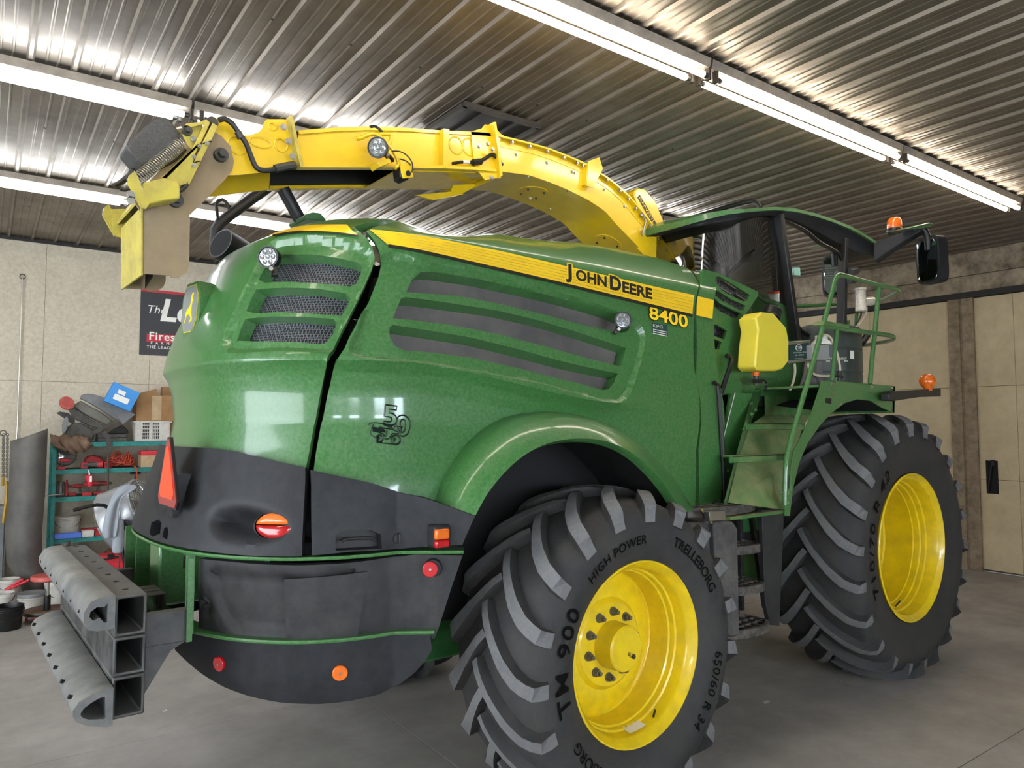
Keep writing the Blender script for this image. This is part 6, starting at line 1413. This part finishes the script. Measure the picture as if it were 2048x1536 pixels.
o=MB(); rng=random.Random(4); cx=(rq(207,920,y2).x+rq(283,920,y2).x)/2; hw=(rq(283,920,y2).x-rq(207,920,y2).x)/2; P=[]
for i in range(150):
    a=i*.55+rng.uniform(-.3,.3); r=rng.uniform(.35,1); P.append((cx+hw*.85*r*math.cos(a),y2+.13+.11*r*math.sin(a),Z2+.02+ (1-r*.75)*rng.uniform(0,.26)))
o.tube(smoothpath(P,3),.006,5); cr=rthing('extension_cord','tangled orange extension cord heaped on the second shelf','cord',(cx,y2,Z2)); rp(o,'cord_coil','cord',cr)
o=MB(); o.tube([tuple(p) for p in smoothpath([rq(268,932,YS+.0),rq(274,938,YS-.02),rq(273,950,YS-.02),rq(276,962,YS-.02),rq(272,975,YS-.02)],4)],.008,6); rp(o,'cord_end','cord',cr)
tb_=rthing('tan_carton','tan carton carrying a red tray at the right of the second shelf','box',tuple(rq(300,937,YS))); rp(MB().box((rq(281,930,YS).x,YS-.02,Z2),(rq(321,930,YS).x,YS+.2,Z2+.15)),'carton','card2' if False else 'cardd',tb_,smooth=0)
rsolo(MB().box((rq(281,930,YS).x,YS-.03,Z2+.15),(rq(319,930,YS).x,YS+.18,Z2+.205)),'red_tray','redc','red plastic tray on the tan carton','tray',bevel=.012)
# --- third shelf
y3=YS+.05
powertool('red and black impact driver standing at the middle of the third shelf',184,985,y3-.03,Z3,.95); powertool('red drill lying beside the impact driver on the third shelf',205,985,y3+.05,Z3,.9,flip=1); powertool('red cordless tool left of the impact driver with a square battery',153,985,y3+.10,Z3,.75,flip=-1)
for i,(px_,h,m_,l_) in enumerate(((115,.11,'darkp','brown spray can at the left end of the third shelf'),(121,.10,'greyp','grey spray can second from the left on the third shelf'),(127,.10,'darkp','dark spray can in the middle of the row on the third shelf'),(133,.12,'redt','red spray can at the right of the row on the third shelf'))):
    c=rq(px_,980,y3+.1); o=MB(); o.lathe([(0,.018),(h+.03,.018),(h+.05,.010),(h+.075,.010)],(c.x,y3+.1,Z3),(0,0,1),14,caps=True); rsolo(o,'spray_can',m_,l_,'spray can','spray cans on the third shelf',smooth=30)
sc_=rthing('hanging_torch','red cordless torch hanging by a hook from the second shelf','torch',tuple(rq(179,948,YS-.03))); a,b=rq(177,950,YS-.04),rq(181,972,YS-.04)
o=MB(); o.tube([tuple(a),tuple(a*.5+b*.5),tuple(b)],[.04,.035,.03],12); rp(o,'torch_body','redc',sc_); o=MB(); o.tube([tuple(rq(179,950,YS-.03)),tuple(rq(178,942,YS-.02)),tuple(rq(176,938,YS-.02)),tuple(rq(179,935,YS-.0))],.005,6); rp(o,'hook','chrome',sc_); o=MB(); o.box(tuple(rq(179,964,YS-.085)),tuple(rq(184,952,YS-.08))); rp(o,'lens_strip','whitep',sc_)
c=rq(270,970,y3+.05); vs=rthing('bench_vice','small black bench vice at the right of the third shelf','vice',(c.x,y3,Z3)); o=MB(); o.box((c.x-.09,y3,Z3),(c.x+.09,y3+.12,Z3+.05)); rp(o,'base','darkp',vs,bevel=.01); o=MB(); o.box((c.x-.06,y3+.01,Z3+.05),(c.x-.01,y3+.1,Z3+.15)); o.box((c.x+.02,y3+.01,Z3+.05),(c.x+.07,y3+.1,Z3+.13)); rp(o,'jaws','darkp',vs,bevel=.01); o=MB(); o.cyl((c.x+.0,y3+.05,Z3+.15),(c.x+.0,y3+.05,Z3+.25),.012,8); o.box((c.x-.06,y3+.03,Z3+.24),(c.x+.06,y3+.07,Z3+.27)); rp(o,'handle','blackp',vs)
wr=rthing('long_wrench','bright steel wrench sticking out left of the third shelf','wrench',tuple(rq(100,992,YS-.03))); a,b=rq(82,993,YS-.04),rq(128,988,YS-.02); o=MB(); o.bar(tuple(a),tuple(b),.03,.012); rp(o,'shank','steel',wr,bevel=.003); o=MB(); o.obox(tuple(a),(.03,0,0),(0,.025,0),(0,0,.01)); rp(o,'jaw','steel',wr,bevel=.004)
# --- fourth shelf
y4=YS+.08
def pail(name,label,cat,c,r0,r1,h,mt,lid=None,handle=True,group=None,rings=2,openm='dark',n=28):
    t=rthing(name,label,cat,c,group); o=MB(); pr=[(0,r0*.98),(.004,r0)]+[(h*.78,r0+(r1-r0)*.78)]
    for k in range(rings): z=h*(.80+.08*k); pr+=[(z,r1*.985),(z+.004,r1*1.03),(z+.012,r1*1.03),(z+.016,r1*.985)]
    pr+=[(h,r1),(h+.004,r1*1.03),(h+.004,r1*.97),(h-.02,r1*.94),(h*.15,r0*.93),(h*.15,.001)]
    o.lathe(pr,c,(0,0,1),n); rp(o,'pail_body',mt,t,smooth=35,fix=False)
    if lid: o=MB(); o.lathe([(h-.01,r1*1.05),(h+.02,r1*1.06),(h+.028,r1*1.02),(h+.022,r1*.9),(h+.018,.001)],c,(0,0,1),n); rp(o,'lid',lid,t,smooth=35)
    if handle:
        o=MB(); o.tube([(c[0]+r1*1.04*math.cos(a),c[1]-r1*1.04*abs(math.sin(a))*.85,c[2]+h*.86-r1*.75*math.sin(a)) for a in np.linspace(0,PI,13)],.0035,6); rp(o,'wire_handle','steeld',t)
    return t
c=rq(134,1060,y4+.20); pail('grease_pail','stained white grease pail on the fourth shelf','pail',(c.x,y4+.21,Z4),.125,.14,.24,'whit2')
rsolo(MB().box((rq(118,1066,y4).x,y4+.0,Z4),(rq(160,1066,y4).x,y4+.04,Z4+.05)),'black_binder','blackp','black flat box behind the blue tray on the fourth shelf','box',bevel=.003)
def tray(label,px0,px1,y,z,d,h,mt,name='parts_tray',group=None):
    a,b=rq(px0,1070,y).x,rq(px1,1070,y).x; o=MB(); t=.006
    o.box((a,y,z),(b,y+d,z+t)); o.box((a,y,z),(b,y+t,z+h)); o.box((a,y+d-t,z),(b,y+d,z+h)); o.box((a,y,z),(a+t,y+d,z+h)); o.box((b-t,y,z),(b,y+d,z+h)); return rsolo(o,name,mt,label,'tray',group,smooth=0)
M['bluet']=mat('blue_tray_plastic','4f74cf',.5)
tray('shallow blue plastic tray at the left of the fourth shelf',109,163,YS-.03,Z4,.09,.06,'bluet'); tray('small white plastic tray beside the blue one',164,188,YS-.02,Z4,.09,.075,'whit2'); tray('small red plastic tray right of the white one',189,210,YS-.0,Z4,.09,.06,'redt'); 
rsolo(zfix(pbox(163,1044,201,1058,y4+.12,.14),Z4+.0),'red_socket_case','redt','dark red socket case at the back of the fourth shelf','case',bevel=.008)
o=pbox(195,1048,202,1062,y4,.05); rsolo(zfix(o,Z4),'small_gauge','greyp','small grey gauge beside the dark red case','gauge',bevel=.006)
# --- under the shelf and in front
zf=0
c=rq(141,1130,YS-.25); cc=Vector((c.x,YS-.22,0)); rr=.19; hr=rthing('hose_reel','round red hose reel under the shelf','reel',(cc.x,cc.y,0)); o=MB(); cz=max(rr,c.z)
cz=rq(141,1127,YS-.25).z; o.lathe([(-.02,.001),(-.02,.05),(-.03,.07),(-.015,rr*.8),(-.02,rr),(.0,rr+.005),(.02,rr)],(cc.x,cc.y,cz),(0,-1,0),36); rp(o,'reel_flange','redc',hr,smooth=35); o=MB(); o.lathe([(-.10,rr),(-.09,rr+.008),(-.08,rr)],(cc.x,cc.y,cz),(0,-1,0),36,closed=True); o.tube([(cc.x-.03,cc.y+.05,cz+rr),(cc.x-.02,cc.y+.03,cz+rr+.06)],.02,8); rp(o,'back_ring','darkp',hr)
rp(MB().box((cc.x-.12,cc.y+.02,0),(cc.x+.12,cc.y+.12,cz-rr*.8)),'reel_stand','darkp',hr)
yc=YS-.55; a,b=rq(140,1160,yc),rq(275,1105,yc); zb2=b.z; rc=rthing('red_case','large bright red moulded tool case lying in front of the shelf','case',((a.x+b.x)/2,yc,0))
poly=[(a.x,zb2-.17),(a.x+.09,zb2-.045),(a.x+.16,zb2-.01),(b.x+.25,zb2+.0),(b.x+.25,0),(a.x+.02,0)]; o=MB(); o.prism(poly,'y',yc,yc+.25); rp(o,'case_shell','redc',rc,bevel=.015)
o=MB(); o.box((a.x+.16,yc-.012,.08),(b.x+.15,yc+.0,zb2-.10)); rp(o,'case_face','redc',rc,bevel=.010)
for x_ in (.30,.62,1.0): rp(MB().box((a.x+x_*.55+.03,yc-.012,zb2-.03),(a.x+x_*.55+.10,yc+.03,zb2+.012)),'case_latch','blackp',rc,bevel=.004)
o=MB(); xh=rq(214,1110,yc).x; o.tube([(xh-.13,yc-.0,zb2-.01),(xh-.12,yc-.02,zb2-.045),(xh+.12,yc-.02,zb2-.03),(xh+.13,yc,zb2)],.012,8); rp(o,'case_handle','blackp',rc)
rsolo(ppoly([(208,1112),(212,1105),(222,1099),(236,1099),(245,1108),(246,1114)],YS-.1,.12),'brown_casting','rust','rusty brown casting behind the red case','casting',bevel=.01)
# drum fan with a grey sweatshirt over it
yf=8.6; fp=rq(262,1035,yf); fn=rthing('drum_fan','silver drum fan on a black cart, tilted back beside the shelf','fan',(fp.x,yf,0))
ax3=Vector((.80,-.45,.40)).normalized(); c=Vector(rq(259,1032,yf)); u_,v_=frame(ax3); R_=.33
o=MB(); o.lathe([(-.18,R_),(-.17,R_*1.03),(-.15,R_),(.15,R_),(.17,R_*1.03),(.18,R_),(.175,R_*.97),(-.175,R_*.97)],c,ax3,40,closed=True); rp(o,'fan_drum','fansil',fn,smooth=35)
for sgn in (-1,1):
    o=MB()
    for k in range(11):
        r=R_*(.12+.088*k); o.tube([c+ax3*(.19*sgn+.05*sgn*(1-(r/R_)**2))+(u_*math.cos(t)+v_*math.sin(t))*r for t in np.linspace(0,2*PI,33)],.0035,4)
    for k in range(12):
        t=2*PI*k/12; o.tube([c+ax3*(.19*sgn+.05*sgn*(1-s_*s_))+(u_*math.cos(t)+v_*math.sin(t))*R_*s_ for s_ in (.1,.4,.7,.9,1.0)],.004,4)
    g_=rp(o,'fan_guard','chrome',fn); g_['kind']='stuff'
o=MB()
for k in range(3):
    t=2*PI*k/3; d1=u_*math.cos(t)+v_*math.sin(t); d2=u_*math.cos(t+.7)+v_*math.sin(t+.7); o.add([c+d1*.05-ax3*.03,c+d2*.05+ax3*.03,c+d2*R_*.85+ax3*.06,c+d1*R_*.85-ax3*.06],[(0,1,2,3)])
rp(o,'fan_blades','greyp',fn,smooth=0,fix=False)
for s_ in (-1,1):
    off=Vector((.14,.26,0))*s_
    o=MB(); a_=c+off*1.3; o.tube(smoothpath([tuple(a_+Vector((.22,0,-1.1+ .0)) if False else Vector((a_.x+.2,a_.y,.05))),tuple(Vector((a_.x+.12,a_.y,.45))),tuple(a_+Vector((.02,0,-.05))),tuple(a_+Vector((-.10,-.02,.16))),tuple(a_+Vector((-.36,-.04,.13)))],4),.018,8); rp(o,'cart_handle','blackp',fn)
o=MB(); o.cyl((c.x+.2,yf-.35,.08),(c.x+.2,yf-.30,.08),.08,20); rp(o,'cart_wheel','blackp',fn); o=MB(); o.cyl((c.x+.2,yf+.30,.08),(c.x+.2,yf+.35,.08),.08,20); rp(o,'cart_wheel','blackp',fn)
o=MB(); 
q=rq(252,1052,yf-.35); o.bar(tuple(rq(243,1042,yf-.36)),tuple(rq(262,1068,yf-.36)),.05,.05); rp(o,'switch_box','blackp',fn,bevel=.005)
o=MB(); o.tube([tuple(rq(239,1060,yf-.4)),tuple(rq(239,1100,yf-.4)),tuple(rq(238,1160,yf-.4))],.006,6); rp(o,'fan_cord','blackp',fn)
# sweatshirt: draped sheet
sw=MB(); rows=[]
T_=[((236,978),(262,970)),((228,985),(285,975)),((219,1000),(243,992)),((212,1020),(240,1010)),((206,1045),(238,1035)),((203,1068),(236,1060)),((211,1078),(232,1075))]
for i,(a,b) in enumerate(T_):
    row=[]
    for k in range(15):
        t=k/14; px_=a[0]+(b[0]-a[0])*t; py_=a[1]+(b[1]-a[1])*t-(3*math.sin(PI*t) if i<2 else 0); y_=yf-.55+.016*math.sin(t*9+i*.3)*(i>1)+(.12*(1-i/2) if i<2 else 0); row.append(tuple(rq(px_,py_,y_)))
    rows.append(row)
sw.loft(rows,closed=False); s_=rsolo(sw,'grey_sweatshirt','hood','grey sweatshirt draped over the drum fan','sweatshirt',fix=False,smooth=80); m_=s_.modifiers.new('s','SOLIDIFY'); m_.thickness=.012; m_=s_.modifiers.new('b','SUBSURF'); m_.levels=1; m_.render_levels=1
sl_=MB(); sl_.tube(smoothpath([tuple(rq(*p,yf-.50)) for p in ((236,1040),(237,1065),(236,1085),(235,1105))],4),[.05]*12+[.04],10); rsolo(sl_,'sweatshirt_sleeve','hood','grey sleeve dangling beside the fan cord','sweatshirt') if False else None
s2_=sl_.build('sleeve','hood',None); room(s2_); s2_.parent=s_; s2_.matrix_parent_inverse=s_.matrix_basis.inverted()
# rolled sheet on the floor by the shelf
a,b=rq(22,870,9.95),rq(99,860,9.95); o=MB(); rows=[]
w=b.x-a.x; cx=(a.x+b.x)/2
for z,k,dx in ((0,.62,.10),(.12,.72,.08),(.35,.95,.0),(.7,1.0,-.02),(1.1,.98,0),(a.z-.08,1.0,0),(a.z,1.0,0)):
    rows.append([(cx+dx+w*.5*k*math.sin(t)*1.0,9.95-.28*math.cos(t)*k+.28,z+(.07*math.sin(t) if z>1.3 else 0)) for t in np.linspace(-1.75,1.55,22)])
o.loft(rows,closed=False); s_=rsolo(o,'rubber_sheet_roll','sheetm','tall curled grey sheet standing left of the teal shelf','sheet',fix=False,smooth=70); m_=s_.modifiers.new('s','SOLIDIFY'); m_.thickness=.01
# wall rod, chains, banner
o=MB(); o.tube([tuple(rq(45,556,YW-.03)),tuple(rq(43,620,YW-.03)),tuple(rq(35,850,YW-.03)),tuple(rq(30,935,YW-.03))],.007,8); rd=rthing('wall_rod','thin steel conduit rod running down the strand board wall','rod',tuple(rq(30,935,YW-.03))); rp(o,'rod','steel',rd); o=MB(); o.tube([tuple(rq(45,556,YW-.03)+Vector((.03*math.cos(t),0,.03*math.sin(t)+.02))) for t in np.linspace(0,2*PI,13)],.006,6); rp(o,'eye','steeld',rd); o=MB(); o.cyl(tuple(rq(30,930,YW-.03)),tuple(rq(29,942,YW-.03)),.018,10); rp(o,'ferrule','steeld',rd)
for n_,(px_,l_) in enumerate(((7,'left steel chain hanging from the wall hook'),(15,'right steel chain hanging from the wall hook'))):
    t=rthing('wall_chain',l_,'chain',tuple(rq(px_,960,10.5)),'chains on the left wall'); a,b=rq(px_,868,10.5),rq(px_-1,958,10.5); n=22; l0=None
    for k in range(n):
        p=a+(b-a)*(k+.5)/n; o=MB(); lk=[(.0,0,.022),(.011,0,.014),(.011,0,-.014),(0,0,-.022),(-.011,0,-.014),(-.011,0,.014)]
        if l0 is None: o.tube([Vector(q) for q in lk+[lk[0]]],.0045,5); l0=o.build('link','chain',t); l_o=l0
        else: l_o=l0.copy(); COL.objects.link(l_o)
        l_o.location=p-t_loc[t.name]; l_o.rotation_euler=(0,0,(PI/2)*(k%2))
o=MB(); o.tube([tuple(rq(6,866,10.5)+Vector((.03*math.cos(t),0,.03*math.sin(t)))) for t in np.linspace(0,2*PI,13)],.008,6); rsolo(o,'chain_ring','chain','steel ring on the wall that holds the chains','ring')
M['yhook']=mat('worn_yellow_hook','a9842d',.5,.2,0,.2,20); o=MB(); o.tube(smoothpath([tuple(rq(*p,10.42)) for p in ((12,962),(14,975),(13,1000),(9,1030),(7,1046))],4),.022,8); rsolo(o,'yellow_strap','yhook','worn yellow strap hanging from the chain','strap')
o=MB(); o.box(tuple(rq(3,972,10.47)),tuple(rq(9,952,10.52))); rsolo(o,'chain_hook','yhook','small yellow grab hook at the end of the chains','hook',bevel=.006)
gd=rthing('grey_cabinet','low grey metal cabinet at the left edge of the wall','cabinet',tuple(rq(10,1150,10.3))); q0,q1=rq(-25,1150,10.5),rq(14,1012,10.5); rp(MB().box((q0.x-.3,10.5,0),(q1.x,10.85,q1.z)),'cabinet_body','greyp',gd,bevel=.006)
rp(MB().box((q0.x+.0,10.485,.1),(q1.x-.02,10.499,q1.z-.03)),'cabinet_door','greyp',gd,bevel=.003)
bn=rthing('wall_banner','dark banner with white lettering and a red bar hung on the wall','banner',tuple(rq(330,705,YW-.02))); yB=YW-.012
M['bann']=mat('dark_banner_cloth','39393d',.6,0,0,.08,4,bump=.2,bs=8); M['banr']=mat('banner_red','c02a3a',.55)
B0=rq(279,709,yB); B1=rq(282,580,yB); bw_=2.35
rp(MB().box((B1.x,yB,B0.z),(B1.x+bw_,yB+.008,B1.z)),'cloth','bann',bn,smooth=0); rp(MB().box((B1.x+.0,yB-.003,B1.z-.015),(B1.x+bw_,yB+.0,B1.z+.02)),'red_edge','banr',bn,smooth=0)
s_=rq(293,690,yB); s1_=rq(300,665,yB); rp(MB().box((s_.x,yB-.003,rq(293,683,yB).z),(s_.x+1.5,yB-.001,rq(293,667,yB).z)),'red_bar','banr',bn,smooth=0)
def rtext(t,txt,px,em,mt,shear=0,sp=1,nm='banner_lettering',off=0,y=None):
    y=y or yB-.005; o_=rq(px[0],px[1],y); l=t_loc[t.name]; return text_on(nm,txt,lambda x,yy:(o_.x+x*em-l.x,y-l.y,o_.z+yy*em-l.z),mt,t,spacing=sp,shear=shear,offset=off)
rtext(bn,'The',(292,625),.155,'whitep',.25); rtext(bn,'Leader.',(318,640),.42,'whitep',.2,off=.03); rtext(bn,'Firestone',(297,679),.155,'whitep',0,1.1,off=.015); rtext(bn,'FARM  TIRES',(301,688),.055,'whitep',0,2.2); rtext(bn,'THE LEADER IN THE FIELD',(293,696),.055,'whitep',0,1.25,off=.01)
# pails, stool and loose things on the floor
def fl(px,py): v=atr(px,py,'z',0); return v
p=fl(14,1250); sc_k=1
def pailpx(name,label,px,pyb,pyt,pxw,mt,**k):   # centre px, bottom row, top row, width in px
    c=fl(px,pyb); ppm=float(np.linalg.norm(np.array(c)-ORG)); w=atr(px+pxw/2,pyt,'y',c[1])[0]-atr(px-pxw/2,pyt,'y',c[1])[0]; h=atr(px,pyt,'y',c[1])[2]; r=w/2
    return pail(name,label,'pail',(c[0],c[1]+0,0),r*.86,r,max(.1,h),mt,**k)
pailpx('black_bucket','black plastic bucket standing alone on the floor at the left edge',14,1258,1212,66,'blackp')
pailpx('grey_lidded_pail','grey oval pail with a clamped lid behind the stool',62,1215,1190,58,'whit2',lid='greyp',handle=False)
pailpx('white_pail','tall white pail behind the push bumper of the machine',120,1212,1165,62,'whit2',lid='whit2')
pailpx('white_pail','open white pail full of steel tools nearest the curled sheet',16,1198,1158,46,'whit2'); pailpx('white_pail','open white pail holding red handled cutters at the left edge',6,1222,1186,44,'whit2')
o=MB(); c=Vector(fl(8,1215)); a_=atr(10,1182,'y',c.y); b_=atr(58,1160,'y',c.y); o.tube([tuple(np.array([c.x,c.y,.03])),tuple(a_),tuple(a_*.6+b_*.4),tuple(b_)],.014,8); o.tube([tuple(a_+np.array([0,.05,0])),tuple(atr(46,1158,'y',c.y+.05))],.014,8); rsolo(o,'bolt_cutter','redc','red handled bolt cutter sticking out of the white pail','cutter')
# rolling stool
c=Vector(fl(93,1240)); st=rthing('workshop_stool','round stool with a faded red seat on a wheeled disc base','stool',tuple(c)); rb_=(atr(145,1236,'y',c.y)[0]-atr(48,1236,'y',c.y)[0])/2; zs_=atr(93,1150,'y',c.y)[2]; rs_=(atr(128,1155,'y',c.y)[0]-atr(58,1155,'y',c.y)[0])/2
o=MB(); o.lathe([(.07,.001),(.07,rb_*.97),(.09,rb_),(.10,rb_),(.105,rb_*.95),(.095,.001)],c,(0,0,1),40); rp(o,'base_disc','canvas',st,smooth=35); o=MB(); o.lathe([(.072,rb_*.97),(.09,rb_*1.01),(.106,rb_*.99)],c,(0,0,1),40); rp(o,'rubber_rim','blackp',st)
o=MB(); o.cyl(tuple(c+Vector((0,0,.1))),tuple(c+Vector((0,0,zs_*.55))),.03,16); rp(o,'column_sleeve','blackp',st); o=MB(); o.cyl(tuple(c+Vector((0,0,zs_*.5))),tuple(c+Vector((0,0,zs_-.03))),.018,16); rp(o,'column','chrome',st)
o=MB(); o.lathe([(-.05,.001),(-.05,rs_*.9),(-.04,rs_),(-.01,rs_),(.0,rs_*.95),(.004,.001)],c+Vector((0,0,zs_)),(0,0,1),36); rp(o,'seat','seatred',st,smooth=40,label='faded red round seat')
for k in range(5):
    a=2*PI*k/5+.3; q=c+Vector((math.cos(a),math.sin(a),0))*rb_*.85; o=MB(); o.cyl((q.x-.012,q.y,.035),(q.x+.012,q.y,.035),.035,14); rp(o,'castor','redt',st); 
yq=8.9; o=MB(); rows=[]
for i,(x_,h_) in enumerate(((96,1142),(106,1137),(118,1136),(132,1140),(148,1147))): 
    a=rq(x_,h_,yq); b=rq(x_,1152,yq); rows.append([tuple(a+Vector((0,.12,-.02))),tuple(a),tuple(a*.5+b*.5+Vector((0,-.06,0))),tuple(b+Vector((0,-.02,0))),tuple(b+Vector((0,.12,0)))])
o.loft(rows,closed=True); bl_=rsolo(o,'blue_tarp','bluec','crumpled bright blue plastic sheet behind the pails','tarp',smooth=50)
for (a,b,l_) in (((330,1422),.014,'small scrap of foil on the floor under the bumper'),((1533,1405),.03,'pale wood splinter on the floor behind the rear wheel')):
    c=Vector(fl(*a)); o=MB(); o.add([(c.x-b,c.y-b*.4,.001),(c.x+b,c.y-b*.2,.004),(c.x+b*.8,c.y+b*.5,.006),(c.x-b*.7,c.y+b*.4,.003)],[(0,1,2,3)]); o.v+= [(v[0],v[1],0.0) for v in o.v]; o.f+=[(4,7,6,5),(0,4,5,1),(1,5,6,2),(2,6,7,3),(3,7,4,0)]; o.m+=[0]*5; rsolo(o,'floor_scrap','whit2',l_,'scrap')
